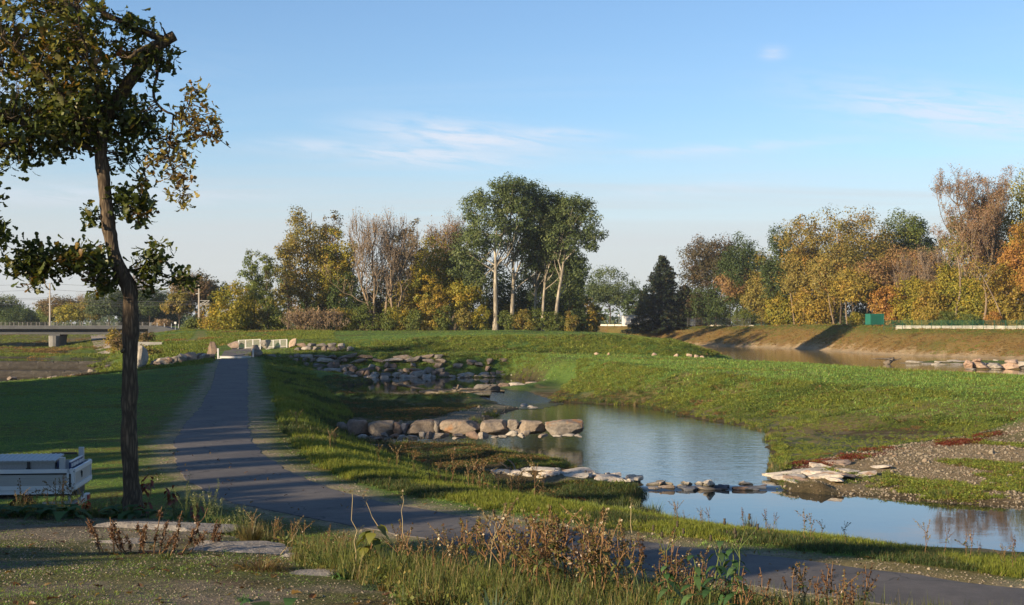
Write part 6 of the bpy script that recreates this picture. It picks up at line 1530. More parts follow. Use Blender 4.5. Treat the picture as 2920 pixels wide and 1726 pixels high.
P_DOCK = [((0.095,0.046,0.022),3),((0.12,0.062,0.027),2),((0.065,0.034,0.018),2)]
P_WEEDG = [((0.095,0.12,0.032),3),((0.13,0.145,0.036),2),((0.065,0.09,0.028),2),((0.18,0.15,0.042),1)]
P_STRAW = [((0.21,0.165,0.075),3),((0.17,0.13,0.055),2),((0.25,0.20,0.10),1)]
P_PALEG = [((0.13,0.15,0.06),3),((0.17,0.18,0.08),2),((0.10,0.12,0.045),1)]
P_RED = [((0.17,0.040,0.025),3),((0.22,0.065,0.035),2),((0.11,0.03,0.022),2)]
P_SEDGE = [((0.085,0.13,0.060),3),((0.12,0.165,0.08),2),((0.06,0.10,0.045),2)]
P_BIGL = [((0.035,0.085,0.022),3),((0.05,0.11,0.028),2),((0.08,0.125,0.03),1)]
M_STEM = pbr("weed_stem", (0.17, 0.10, 0.05), 0.8, .1, var=.25)
M_GSTEM = pbr("green_stem", (0.10, 0.13, 0.04), 0.8, .1, var=.25)

# weed stalks: rusty seed spikes over olive leaves
def stalk_variant(sd, h, spike=.5, rust=P_RUST, leafy=1.0, branch=3):
    global g
    g = np.random.default_rng(sd); m = MB(); L = LB()
    top = np.array((g.normal()*.10*h, g.normal()*.10*h, h)); st = curve(np.zeros(3), top, g, .06, 9, 0); m.tube(st, np.linspace(.006, .002, 9), 4, False)
    def spk(p, q, n):
        t = g.random(n)[:, None]; C = p + (q-p)*t + g.normal(size=(n, 3))*.010*(1.4-t); L.quads(C, .022, rust)
    spk(st[int(8*(1-spike))], st[8], int(46*spike*h/.5))
    for b in range(branch):
        j = g.integers(3, 7); e = st[j] + np.array((g.normal()*.07, g.normal()*.07, g.uniform(.10, .22)))*(h/.5); br_ = curve(st[j], e, g, .05, 4, 0); m.tube(br_, np.linspace(.004, .0015, 4), 3, False); spk(br_[1], br_[3], 26)
    for k in range(int(16*leafy)):
        t = g.uniform(.08, .75); p = st[int(8*t)]; a = g.uniform(0, 6.28)
        L.blade(p, (math.cos(a), math.sin(a), g.uniform(.1, .9)), g.uniform(.05, .11), g.uniform(.012, .026), pick(P_WEEDG if t > .25 or g.random() < .5 else rust, g, 1)[0], g.uniform(.4, 1.3), 3, OVAL)
    return m.mesh("stem"), L.mesh("leaves")
WV = []
for k in range(6):
    s_, l_ = stalk_variant(700+k, .5, [.5, .35, .6, .45, .3, .55][k], [P_RUST, P_RUST, P_DOCK, P_RUST, P_STRAW, P_DOCK][k], [1.4, 2.4, .9, 2.0, .9, 1.0][k], [3, 4, 2, 3, 5, 2][k])
    s_.materials.append(M_STEM); l_.materials.append(M_WEED); WV.append((s_, l_))
WLAB = ["rusty seed-spiked weed among the tangle on the near bank", "bushy olive weed with rusty tips on the near bank", "dark brown dock spike on the near bank", "olive weed with a red-brown spike on the near bank", "straw-coloured branching weed on the near bank", "brown-spiked dark weed on the near bank"]
def weed(pxx, Y, h, k, lab=None, grp="weeds along the near bank", rz=None):
    e = empty("weed", ground_at(pxx, Y), g.uniform(0, 6.28) if rz is None else rz, lab or WLAB[k], "weed", grp); e.scale = (h/.5,)*3
    link("stem", WV[k][0], None, e); link("leaves", WV[k][1], None, e); return e
rs = np.random.default_rng(31)
for i in range(105):
    pxx = rs.uniform(880, 2030) if i > 25 else rs.uniform(1350, 1700); Y = crest_Y(pxx) + rs.uniform(-.5, 1.4)
    tgt = np.interp(pxx, [880, 1000, 1250, 1400, 1600, 1750, 1900, 2050], [1520, 1500, 1500, 1445, 1450, 1480, 1530, 1590]) + abs(rs.normal())*70
    gz = float(H(XP(pxx, Y), Y)); h = max(.12, -(tgt-HY)*Y/F - gz); weed(pxx, Y, min(h, .62), int(rs.choice([0, 1, 1, 1, 2, 3, 3, 4, 5])))
for i in range(26):           # lower, darker weeds at the bottom right
    pxx = rs.uniform(1900, 2480); Y = crest_Y(pxx)+rs.uniform(-.5, .8); gz = float(H(XP(pxx, Y), Y)); h = -((1640+rs.uniform(-50, 60))-HY)*Y/F-gz
    weed(pxx, Y, float(np.clip(h, .15, .45)), int(rs.choice([2, 5, 3])), None)
for i in range(24):
    pxx = rs.uniform(660, 1000); Y = crest_Y(pxx)+rs.uniform(-.2, 1.0); weed(pxx, Y, rs.uniform(.14, .36), int(rs.choice([0, 1, 3, 4])))
for i in range(16):           # behind the truck corner and round the trunk
    pxx = rs.uniform(40, 360); weed(pxx, rs.uniform(20.0, 21.5), rs.uniform(.25, .65), int(rs.choice([0, 3, 4])), None, "weeds along the near bank")

# stalks along the path verge and the creek edge
for i in range(60):
    if i < 34: pxx = rs.uniform(835, 1560); pyy = np.interp(pxx, [835, 1000, 1200, 1400, 1560], [1245, 1300, 1350, 1392, 1415]) + rs.uniform(-18, 10); z = -4.3
    else: pxx = rs.uniform(1850, 2900); pyy = np.interp(pxx, [1850, 2200, 2600, 2900], [1480, 1515, 1570, 1620]) + rs.uniform(-12, 12); z = -4.3
    p = P(pxx, pyy, z); weed(pxx, p[1], rs.uniform(.35, 1.05) if i < 34 else rs.uniform(.25, .65), int(rs.choice([0, 2, 4, 3])), "dry stalk on the verge between path and creek", "dry stalks on the path verge")

# the brown dock in front of the long slab
def dock(pxx, Y, label, n, spread, h, pal=P_DOCK):
    e = empty("dock_plant", ground_at(pxx, Y), 0, label, "plant"); m = MB(); L = LB()
    for k in range(n):
        x0 = (k/(n-1)-.5)*spread + g.normal()*.03; a = np.array((x0*.6, g.normal()*.10, 0)); b = a + np.array((x0*.28 + g.normal()*.06, g.normal()*.08, h*g.uniform(.45, 1.0)))
        st = curve(a, b, g, .08, 7, 0); m.tube(st, np.linspace(.007, .003, 7), 4, False)
        for q in range(int(g.integers(5, 9))):
            t = g.uniform(.35, 1); c = st[int(6*t)]; cl = g.uniform(.012, .026); N = 26; L.quads(c + g.normal(size=(N, 3))*np.array((cl*.6, cl*.6, cl)), .020, pal)
    for k in range(26):
        a = g.uniform(0, 6.28); L.blade((g.uniform(-.3, .3)*spread, g.normal()*.08, .01), (math.cos(a), math.sin(a), g.uniform(.05, .5)), g.uniform(.09, .2), g.uniform(.03, .05), pick(pal if k % 3 else P_WEEDG, g, 1)[0], g.uniform(.3, 1), 4, OVAL)
    m.build("stems", M_STEM, e); link("seed_heads", L.mesh("seed_heads"), M_WEED, e); return e
dock(410, 13.6, "broad dead brown dock plant with many seed spikes in front of the long slab", 17, 1.25, .42)
dock(590, 14.4, "dead brown dock stalk leaning right beside the broad one", 5, .35, .38)

# rusty grass cushion and small shrub between the ledges
def cushion(pxx, Y, label, name, n, L0, pal, spread, lift=.8, w=.006, bend=(.3, 1.1), cat="plant"):
    e = empty(name, ground_at(pxx, Y), 0, label, cat); L = LB()
    for k in range(n):
        a = g.uniform(0, 6.28); r = spread*g.random()**.7
        L.blade((math.cos(a)*r*.5, math.sin(a)*r*.35, 0), (math.cos(a)*g.uniform(.1, 1), math.sin(a)*g.uniform(.1, 1), lift*g.uniform(.5, 1.4)), L0*g.uniform(.5, 1.15), w, pick(pal, g, 1)[0], g.uniform(*bend), 4)
    link("blades", L.mesh("blades"), M_WEED, e); return e
cushion(745, 12.2, "rust-brown dry grass cushion on the gravel left of the weeds", "grass_cushion", 420, .26, P_RUST+[((0.2,.14,.05),2)], .45, .55)
cushion(715, 15.6, "small olive-brown shrubby tuft at the right end of the long slab", "grass_tuft", 420, .30, [((0.10,0.085,0.03),3),((0.13,0.09,0.04),2),((0.07,0.075,0.025),2)], .22, 1.5, .005, (.0, .5))
cushion(1410, 8.95, "large blue-green sedge tuft at the bottom centre", "sedge_tuft", 300, .42, P_SEDGE, .14, 1.0, .011, (.4, 1.2))
cushion(1725, 8.75, "blue-green sedge tuft at the bottom edge right of the large one", "sedge_tuft", 240, .36, P_SEDGE, .12, 1.1, .010, (.4, 1.1))
cushion(1835, 9.9, "pale green grass tuft among the brown weeds", "sedge_tuft", 150, .36, P_SEDGE, .09, 1.6, .010, (.2, .8))
cushion(690, 10.1, "small bright green tuft on the gravel at the bottom", "grass_tuft", 80, .09, [((0.06,0.12,0.045),1)], .07, 1.2, .005)
cushion(470, 12.9, "green grass tuft at the foot of the dead dock", "grass_tuft", 90, .16, P_WEEDG, .10, 1.2, .005)
cushion(1080, 10.9, "grey-green low herb patch below the heart-leaved weed", "herb_patch", 200, .09, P_SEDGE, .25, .9, .014)
cushion(985, 11.6, "dark green leafy herb left of the heart-leaved weed", "herb_patch", 120, .13, P_BIGL, .18, 1.0, .022)
cushion(2140, 40.5, "dark rushes at the edge of the still pool", "rush_tuft", 120, .55, [((0.045,0.06,0.03),2),((0.09,0.08,0.04),1)], .35, 1.8, .016, (0, .35))
cushion(1790, 43.5, "pale arching sedge clump at the left tip of the still pool", "sedge_tuft", 260, .75, P_PALEG, .9, 1.2, .02, (.2, .9))
cushion(1860, 44.5, "dark reeds beside the pale sedge clump at the pool's tip", "reed_tuft", 140, .7, P_SEDGE, .5, 1.6, .018, (.1, .6))

# young plant with drooping heart-shaped yellow-green leaves
e = empty("heart_leaved_weed", ground_at(1055, 12.2), 0, "single weed with drooping heart-shaped yellow-green leaves", "plant"); m = MB()
st = curve(np.zeros(3), np.array((.03, 0, .36)), g, .05, 7, 0); m.tube(st, np.linspace(.007, .004, 7), 5, False); m.build("stem", M_STEM, e)
HEART = [(0, .55), (.15, 1), (.4, .9), (.7, .5), (1, .02)]
for k in range(19):
    a = k*2.4; p = st[min(6, 2+k//4)]; L = LB(); d = np.array((math.cos(a), math.sin(a)*.8, .55)); q = p + d*.075
    L.blade(p, d, .085, .005, (0.10, 0.10, 0.03), .1, 2); L.blade(q, (d[0], d[1], -.45), g.uniform(.075, .11), g.uniform(.07, .095), pick([((0.14,0.145,0.022),3),((0.10,0.125,0.025),2),((0.17,0.13,0.025),1)], g, 1)[0], .9, 5, HEART)
    link("leaf", L.mesh("leaf"), M_WEED, e)
# green nettle-like plants with paired leaves
for i, (pxx, Y, h) in enumerate([(1965, 8.9, .46), (2010, 8.8, .56), (2060, 9.0, .50), (2100, 8.7, .44), (1925, 9.1, .38)]):
    e = empty("leafy_green_plant", ground_at(pxx, Y), 0, ["second green plant from the left in the leafy group at the bottom right", "tallest green plant with paired pointed leaves at the bottom right", "green paired-leaf plant right of the tallest one", "rightmost green plant of the leafy group", "shortest, leftmost green plant of the leafy group"][i], "plant", "leafy green plants at the bottom right")
    m = MB(); st = curve(np.zeros(3), np.array((g.normal()*.05, g.normal()*.04, h)), g, .06, 9, 0); m.tube(st, np.linspace(.006, .003, 9), 5, False); m.build("stem", M_GSTEM, e); L = LB()
    for k in range(2, 9):
        for q in range(3):
            a = k*1.57 + q*2.1 + g.normal()*.25; L.blade(st[k], (math.cos(a), math.sin(a), .45), g.uniform(.09, .15)*(1.2-k*.06), .055*(1.2-k*.06), pick([((0.04,0.095,0.028),3),((0.065,0.12,0.04),2)], g, 1)[0], g.uniform(.6, 1.3), 4, OVAL)
    link("leaves", L.mesh("leaves"), M_WEED, e)
# tall dead thistle heads in front of the pool
def thistle(pxx, Y, h, sd, label):
    gg = np.random.default_rng(sd); e = empty("thistle", ground_at(pxx, Y), 0, label, "plant"); m = MB(); hd = MB()
    st = curve(np.zeros(3), np.array((.04*gg.normal(), .0, h*.72)), gg, .04, 8, 0); m.tube(st, np.linspace(.005, .003, 8), 5, False)
    for k in range(4):
        b = st[7] + np.array(((-.09, .07, -.03, .11)[k], gg.normal()*.02, h*(.24, .28, .16, .2)[k])); br_ = curve(st[6+(k % 2)], b, gg, .05, 5, 0); m.tube(br_, np.linspace(.0025, .0015, 5), 4, False)
        hd.lathe([(.002, -.014), (.009, -.006), (.010, .004), (.006, .014), (.009, .026)], 7, tuple(b))
        c = br_[3] + np.array((gg.normal()*.02, 0, .0)); hd.lathe([(.002, -.008), (.006, 0), (.002, .012)], 6, tuple(c))
    m.build("stem", M_GSTEM, e); hd.build("seed_heads", pbr("dark_seed_head", (.06, .05, .035), .9, .1), e, True)
thistle(2030, 9.4, .56, 3, "branching dead thistle in front of the pool, left of two"); thistle(2120, 9.3, .68, 4, "taller dead thistle with two raised heads in front of the pool"); thistle(1915, 9.8, .60, 5, "flat-topped dry umbel stem left of the thistles")
# long bent straw stems
for i, (x0, y0, x1, y1, Y) in enumerate([(1022,1700,1000,1400,11.8),(1190,1610,1040,1434,12.3),(1140,1560,1145,1410,12.6),(1360,1600,1440,1450,11.4),(1800,1600,1803,1440,10.2),(1390,1580,1415,1490,11),(1690,1590,1730,1490,10.2),(800,1540,852,1505,14)]):
    s = Y/F; b = ground_at(x0, Y); e = empty("straw_stem", b, 0, ["long leaning straw stem beside the heart-leaved weed", "straw stem leaning left over the heart-leaved weed", "upright pale straw stem with a bent tip", "arching straw stem left of the rusty spikes", "thin upright straw stem against the verge grass", "short slanting straw stem below the arching one", "slanting straw stem among the bottom right weeds", "short straw stem at the ledge"][i], "grass stem")
    top = np.array(((x1-x0)*s, .1, max(.12, -(y1-HY)*s-b[2]))); st = curve(np.zeros(3), top, g, .08, 9, .3); m = MB(); m.tube(st, np.linspace(.0045, .0018, 9), 4, False); m.build("stem", pbr("straw", (.33, .26, .14), .8, .1) if "straw" not in bpy.data.materials else bpy.data.materials["straw"], e)
    L = LB(); L.quads(st[8] + g.normal(size=(16, 3))*np.array((.008, .008, .022)), .018, P_STRAW); link("ear", L.mesh("ear"), M_WEED, e)
# big-leaved patches
def bigleaf(pxx, Y, n, spread, label, L0=.2):
    e = empty("bigleaf_patch", ground_at(pxx, Y), 0, label, "plant")
    for k in range(n):
        L = LB(); a = g.uniform(0, 6.28); x = g.uniform(-.5, .5)*spread; y = g.uniform(-.22, .22); zz = float(H(XP(pxx, Y)+x, Y+y)) - e.location.z
        h = g.uniform(.03, .16); L.blade((x, y, zz-.02), (math.cos(a)*.2, math.sin(a)*.2, 1), h+.03, .012, (0.10, 0.13, 0.04), .1, 2)
        L.blade((x, y, zz+h), (math.cos(a), math.sin(a)*.8-.25, g.uniform(.15, .6)), L0*g.uniform(.7, 1.3), L0*g.uniform(.65, .95), pick(P_BIGL, g, 1)[0], g.uniform(.5, 1.1), 5, HEART)
        link("leaf", L.mesh("leaf"), M_WEED, e)
bigleaf(60, 18.6, 46, 1.4, "patch of large lush green leaves below the pickup truck", .22); bigleaf(170, 18.4, 26, .6, "dark right end of the large-leaved patch, trailing to the gravel", .2); bigleaf(430, 18.8, 40, 1.15, "low band of large green leaves at the foot of the leaning oak", .18)
e = bigleaf(775, 8.75, 9, .32, "blue-green cabbage-like rosette cut by the bottom edge", .14)
# red-leaved drooping shoots round the trunk
def redshoot(pxx, pyy, Y, n, label):
    p = PY(pxx, pyy, Y); b = ground_at(pxx-30, Y-.1); e = empty("red_leaved_shoot", b, 0, label, "shoot"); top = np.array(p)-np.array(b)
    m = MB(); st = curve(np.zeros(3), top, g, .1, 7, .3); m.tube(st, np.linspace(.006, .003, 7), 4, False); m.build("stem", M_STEM, e); L = LB()
    for k in range(n): a = g.uniform(0, 6.28); L.blade(top + g.normal(size=3)*np.array((.035, .035, .06)), (math.cos(a), math.sin(a), g.uniform(-.3, .5)), g.uniform(.06, .10), g.uniform(.035, .05), pick(P_RED, g, 1)[0], 1.2, 4, OVAL)
    link("leaves", L.mesh("leaves"), M_WEED, e)
for q in [(408,1388,19.9,30,"dark red leaf cluster hugging the right side of the oak trunk"),(432,1368,19.7,8,"highest small red leaf cluster right of the oak trunk"),(488,1412,19.3,26,"hanging red leaf cluster on an arching shoot right of the trunk"),(556,1462,18.9,26,"red leaf cluster low on the right by the pale weeds"),(240,1448,19.6,30,"red leaf cluster left of the oak trunk by the truck"),(282,1472,19.2,18,"smaller red leaf cluster between truck and trunk"),(415,1448,19.2,18,"low red leaf cluster at the trunk's foot"),(308,1474,19.0,12,"lowest red leaf cluster left of the trunk"),(360,1452,19.9,10,"red leaf cluster touching the trunk's left foot")]: redshoot(*q)
# pale mugwort stalks beside the path
for i, (pxx, ptop, Y) in enumerate([(530,1350,18.4),(590,1362,18.0),(620,1420,17.6),(555,1400,18.2),(680,1440,16.9),(650,1455,17.2),(500,1430,18.6),(712,1460,16.7)]):
    b = ground_at(pxx, Y); h = max(.2, -(ptop-HY)*Y/F-b[2]); e = empty("mugwort", b, 0, ["tall pale green mugwort right of the oak", "tallest-looking pale mugwort nearest the path bend", "pale green mugwort right of the tallest two", "pale mugwort between the two tall ones", "short pale mugwort at the end of the long slab", "short pale mugwort left of the slab's end", "small pale mugwort left of the tall ones", "small pale mugwort by the shrubby tuft"][i], "weed", "pale mugworts beside the path")
    m = MB(); L = LB()
    for b_ in range(6):
        st = curve(np.zeros(3), np.array((g.normal()*.13*h, g.normal()*.12*h, h*g.uniform(.55, 1))), g, .06, 7, 0); m.tube(st, np.linspace(.004, .0015, 7), 4, False)
        for k in range(22): c = st[g.integers(1, 7)]; a = g.uniform(0, 6.28); L.blade(c, (math.cos(a), math.sin(a), 1.1), g.uniform(.025, .06), .007, pick(P_PALEG, g, 1)[0], .3, 2)
        L.quads(st[5] + (st[6]-st[4])*g.uniform(-.6, .6, (34, 1)) + g.normal(size=(34, 3))*.012, .016, P_PALEG)
    m.build("stems", M_GSTEM, e); link("leaves", L.mesh("leaves"), M_WEED, e)

# driftwood: pile in the far pool, dead branch on the pale sill
M_DRIFT = pbr("bleached_driftwood", (0.155, 0.13, 0.10), .9, .1, var=.35, nscale=3)
def drift(pts, r, label, name="driftwood", k=6, twigs=0, Y0=None):
    p = [np.array(PY(a, b, c)) for a, b, c in pts]; o = p[0]; e = empty(name, tuple(o), 0, label, "driftwood")
    n = 10; u = np.linspace(0, 1, n); q = np.stack([np.interp(u, np.linspace(0, 1, len(p)), [w[i]-o[i] for w in p]) for i in range(3)], 1) + g.normal(size=(n, 3))*.02
    m = MB(); m.tube(q, np.linspace(r, r*.4, n), k); m.build("log", M_DRIFT, e, True)
    for t in range(twigs):
        m = MB(); j = g.integers(2, n); d = q[j] + np.array((g.normal()*1.6, g.normal()*.6, g.uniform(-.1, .42)))*min(r, .14)*6; m.tube(curve(q[j], d, g, .05, 5, 0), np.linspace(r*.35, r*.08, 5), 4); m.build("branch", M_DRIFT, e, True)
drift([(1122,1095,112),(1160,1101,111),(1210,1112,110)], .15, "pale slanting log at the left tip of the driftwood heap", twigs=2)
drift([(1195,1118,108),(1260,1112,108),(1330,1108,109)], .12, "long thin log across the driftwood heap", twigs=4)
drift([(1215,1122,106.5),(1270,1126,106),(1345,1118,107)], .20, "thick dark log at the base of the driftwood heap", twigs=5)
drift([(1250,1118,107.5),(1300,1124,107),(1370,1108,108)], .12, "log leaning to the right end of the driftwood heap", twigs=5)
drift([(1285,1124,107),(1305,1112,107),(1306,1098,107)], .16, "upright pale stump in the driftwood heap", twigs=3)
drift([(1330,1120,107),(1375,1112,108),(1400,1100,108.5)], .1, "thin branch at the far right of the driftwood heap", twigs=3)
drift([(1480,1352,56),(1450,1335,56),(1425,1318,56)], .05, "bare forked branch sticking up from the pale sill", twigs=3)
drift([(1478,1352,55.8),(1466,1330,55.8),(1448,1300,55.8)], .045, "upright bare twig beside the forked branch", twigs=1)
drift([(1500,1362,54.6),(1570,1368,54.2),(1650,1366,54.0)], .08, "pale log lying along the rock sill", twigs=2)
drift([(1668,1376,53.4),(1672,1362,53.4),(1670,1346,53.4)], .10, "short bleached stump on the rock sill", twigs=0)
drift([(2525,1040,176),(2538,1030,176),(2548,1022,176)], .45, "brown root stump in the muddy river", twigs=4)
for k, (pxx, w) in enumerate([(1700,.8),(1735,.5),(1866,.9),(1928,.8),(1965,1.1),(1985,.9),(2002,.9)]):
    o = stone("boulder", ROCKS, M_PINK, (XP(pxx, 144.5), 144.5, float(H(XP(pxx, 144.5), 144.5))+.1), (w*.55, .4, .42), (0, .3, 0)); tag(o, "small pink stone at the foot of the green terrace", "stone", "small stones at the terrace foot")
# ------------------------------------------------------------------ white dropside pickup at the left edge
M_TRUCKW = pbr("white_truck_aluminium", (0.60, 0.61, 0.62), 0.4, 0.5, 0.1, var=0.05, nscale=1.5)
M_RIB = pbr("grooved_aluminium_panel", (0.36, 0.36, 0.35), 0.45, 0.5, 0.2, var=0.06, nscale=2)
M_BLACKP = pbr("black_plastic", (0.02, 0.02, 0.022), 0.6, 0.4)
M_TREAD = pbr("tread_plate_aluminium", (0.27, 0.28, 0.29), 0.38, 0.6, 0.6, var=0.10, nscale=30)
M_TYRE = pbr("tyre_rubber", (0.025, 0.025, 0.025), 0.85, 0.2)
M_BLUE = pbr("navy_panel_paint", (0.02, 0.04, 0.12), 0.5, 0.4)
M_LAMP = pbr("red_lamp_plastic", (0.30, 0.02, 0.02), 0.3, 0.5)
# local: x towards the cab, y to the far side (origin under the rear near corner)
rear = np.array(PY(205, 1338, 29.0)); gz = float(H(rear[0], rear[1]))
trk = empty("pickup_truck", (rear[0], rear[1], gz), 0, "white dropside pickup truck with a tread-plate toolbox, half out of frame at the left", "truck")
fx = np.array((-0.992, -0.115, 0)); fx /= np.linalg.norm(fx); fy = np.array((-fx[1], fx[0], 0))*-1     # fy points away from the camera
trk.matrix_world = Matrix(((fx[0], fy[0], 0, rear[0]), (fx[1], fy[1], 0, rear[1]), (0, 0, -1 if False else 1, gz), (0, 0, 0, 1)))
ZT = rear[2]-gz                     # top of the dropside above ground
BW, BL = 2.05, 3.3
def tb(name, boxes, mat, parent=trk):
    m = MB()
    for c, d in boxes: m.box(c, d)
    return m.build(name, mat, parent)
zb = ZT-.40
tb("bed_floor", [((BL/2, BW/2, zb-.03), (BL, BW, .06))], M_TREAD)
sd = tb("side_panel", [((BL/2-.06, 0, ZT-.20), (BL-.22, .025, .40))], M_RIB)
tb("panel_rail", [((BL/2-.06, -.012, ZT-.035), (BL-.2, .05, .075)), ((BL/2-.06, -.012, ZT-.36), (BL-.2, .05, .085)), ((.07, -.012, ZT-.2), (.045, .05, .40))], M_TRUCKW)
for k in range(5): tb("panel_rib", [((BL/2-.06, -.016, ZT-.10-.047*k), (BL-.3, .016, .034))], M_RIB)
tb("panel_shadow_gap", [((BL/2-.06, -.02, ZT-.088), (BL-.3, .02, .030))], M_BLACKP)
tb("corner_post", [((.0, 0, ZT-.2), (.06, .07, .42))], M_TRUCKW); tb("post_slot", [((.03, -.04, ZT-.22), (.035, .012, .26))], M_BLACKP)
tb("corner_post", [((.0, BW, ZT-.2), (.06, .07, .42))], M_TRUCKW)
tb("latch", [((-.034, .02, ZT-.05), (.012, .03, .02))], M_BLACKP)
tb("far_side_panel", [((BL/2-.06, BW, ZT-.20), (BL-.22, .03, .40))], M_RIB)
tg = tb("tailgate", [((-.02, BW/2, ZT-.20), (.025, BW-.08, .40))], M_RIB)
tb("tailgate_rail", [((-.035, BW/2, ZT-.035), (.05, BW-.08, .075)), ((-.035, BW/2, ZT-.36), (.05, BW-.08, .085)), ((-.03, .06, ZT-.2), (.04, .05, .40)), ((-.03, BW-.07, ZT-.2), (.04, .05, .40))], M_TRUCKW)
# emblem on the tailgate: a dark hooked mark
m = MB(); th = np.linspace(-.6, 2.6, 14)
pts = [(-.045, BW*.40+.055*math.cos(a), ZT-.20+.085*math.sin(a)) for a in th]; m.tube(pts, np.interp(np.linspace(0, 1, 14), [0, .4, 1], [.006, .02, .006]), 5)
m.tube([(-.045, BW*.40-.01, ZT-.16), (-.045, BW*.40+.035, ZT-.12), (-.045, BW*.40+.01, ZT-.19)], [.006, .014, .006], 5); m.build("emblem", M_BLACKP, trk)
# blue-white board standing inside the tailgate with pale lettering
tb("signal_board", [((.10, BW/2+.1, ZT+.02), (.03, BW-.5, .16))], M_BLUE); tb("board_edge", [((.10, BW/2+.1, ZT+.108), (.04, BW-.5, .02))], M_TRUCKW)
m = MB(); rr = random.Random(3); y = .45
while y < BW-.3:
    w = rr.uniform(.03, .07); m.box((.08, y, ZT+.03), (.012, w*.7, rr.choice((.05, .07, .07)))); y += w + (.0 if rr.random() < .8 else .06)
m.build("board_lettering", M_TRUCKW, trk)
tb("rear_upright", [((.12, BW-.25, ZT+.10), (.10, .10, .36))], M_GALV); tb("rear_upright", [((.22, .22, ZT+.06), (.10, .12, .30))], M_GALV)
tb("cross_bar", [((.45, BW-.3, ZT+.16), (.5, .05, .04))], M_BLACKP)
# toolbox
bx0, bx1, by0, by1, bz = .34, 2.6, .12, .95, ZT+.16
bx_ = empty("toolbox", trk.matrix_world @ Vector((0, 0, 0)), 0, "aluminium tread-plate toolbox on the pickup bed", "toolbox"); bx_.matrix_world = trk.matrix_world.copy()
tb("body", [(((bx0+bx1)/2, (by0+by1)/2, (zb+bz)/2), (bx1-bx0-.02, by1-by0-.02, bz-zb))], M_TREAD, bx_)
m = MB(); m.add([(bx0-.02, by0-.03, bz), (bx1, by0-.03, bz), (bx1, by1+.02, bz+.06), (bx0-.02, by1+.02, bz+.06), (bx0-.02, by0-.03, bz-.035), (bx1, by0-.03, bz-.035), (bx1, by1+.02, bz+.02), (bx0-.02, by1+.02, bz+.02)], [[0, 3, 2, 1], [4, 5, 6, 7], [0, 1, 5, 4], [1, 2, 6, 5], [2, 3, 7, 6], [3, 0, 4, 7]]); m.build("lid", M_TREAD, bx_)
for k in range(24):
    x = bx0 + (bx1-bx0)*(k+.5)/24; m = MB(); m.add([(x-.02, by0-.03, bz+.002), (x+.02, by0-.03, bz+.002), (x+.02, by1+.02, bz+.062), (x-.02, by1+.02, bz+.062), (x-.012, by0-.03, bz+.009), (x+.012, by0-.03, bz+.009), (x+.012, by1+.02, bz+.069), (x-.012, by1+.02, bz+.069)], [[4, 7, 6, 5], [0, 4, 5, 1], [1, 5, 6, 2], [2, 6, 7, 3], [3, 7, 4, 0]]); m.build("tread_rib", M_TREAD, bx_)
tb("clasp", [((bx0+.50, by0-.035, bz-.09), (.05, .03, .15)), ((bx0+.50, by0-.04, bz-.16), (.08, .03, .05))], M_BLACKP, bx_)
tb("side_plate", [((bx0-.012, (by0+by1)/2, bz-.09), (.012, .55, .14))], M_BLUE, bx_)
# chassis, lamp carrier, wheels, cab
tb("chassis", [((BL/2, BW/2, zb-.12), (BL, .9, .12)), ((BL/2, .03, zb-.085), (BL-.1, .05, .05))], M_BLACKP)
tb("lower_sill", [((BL/2-.05, .0, zb-.045), (BL-.1, .06, .07))], M_TRUCKW)
tb("under_bumper", [((.02, BW/2, zb-.34), (.08, BW-.2, .12)), ((.35, .25, zb-.28), (.5, .05, .04)), ((.1, .3, zb-.22), (.05, .05, .2)), ((.1, BW-.3, zb-.22), (.05, .05, .2))], M_GALV)
for y in (.28, BW-.28): tb("tail_lamp", [((-.03, y, zb-.34), (.03, .26, .10))], M_LAMP)
tb("number_plate", [((-.03, BW/2, zb-.30), (.015, .5, .11))], M_WHITEPAINT)
tb("mudguard", [((1.3, .22, zb-.16), (1.0, .30, .03))], M_BLACKP); tb("mudguard", [((1.3, BW-.22, zb-.16), (1.0, .30, .03))], M_BLACKP)
for x in (1.3, 4.35):
    for y in (.22, BW-.22):
        w = link("wheel", None, None, trk); w.location = (x, y, .33)
        m = MB(); m.lathe([(.20, -.11), (.31, -.12), (.335, -.08), (.335, .08), (.31, .12), (.20, .11)], 24, (0, 0, 0), 'y'); m.build("tyre", M_TYRE, w, True)
        m = MB(); m.lathe([(.05, -.10), (.19, -.09), (.205, -.105)], 18, (0, 0, 0), 'y'); m.lathe([(.205, .1), (.05, .1)], 18, (0, 0, 0), 'y'); m.build("rim", M_GALV, w, True)
m = MB(); pr_ = [(3.45, .45), (5.45, .45), (5.5, .95), (5.1, 1.15), (4.65, 1.85), (3.5, 1.9)]
V = [(x, .1, z) for x, z in pr_] + [(x, BW-.1, z) for x, z in pr_]; n = 6
m.add(V, [[i, (i+1) % n, n+(i+1) % n, n+i] for i in range(n)], poly=[list(range(n))[::-1], list(range(n, 2*n))]); m.build("cab", M_TRUCKW, trk)
for y in (.085, BW-.085): tb("cab_window", [((4.05, y, 1.5), (.8, .02, .5))], M_BLACKP)
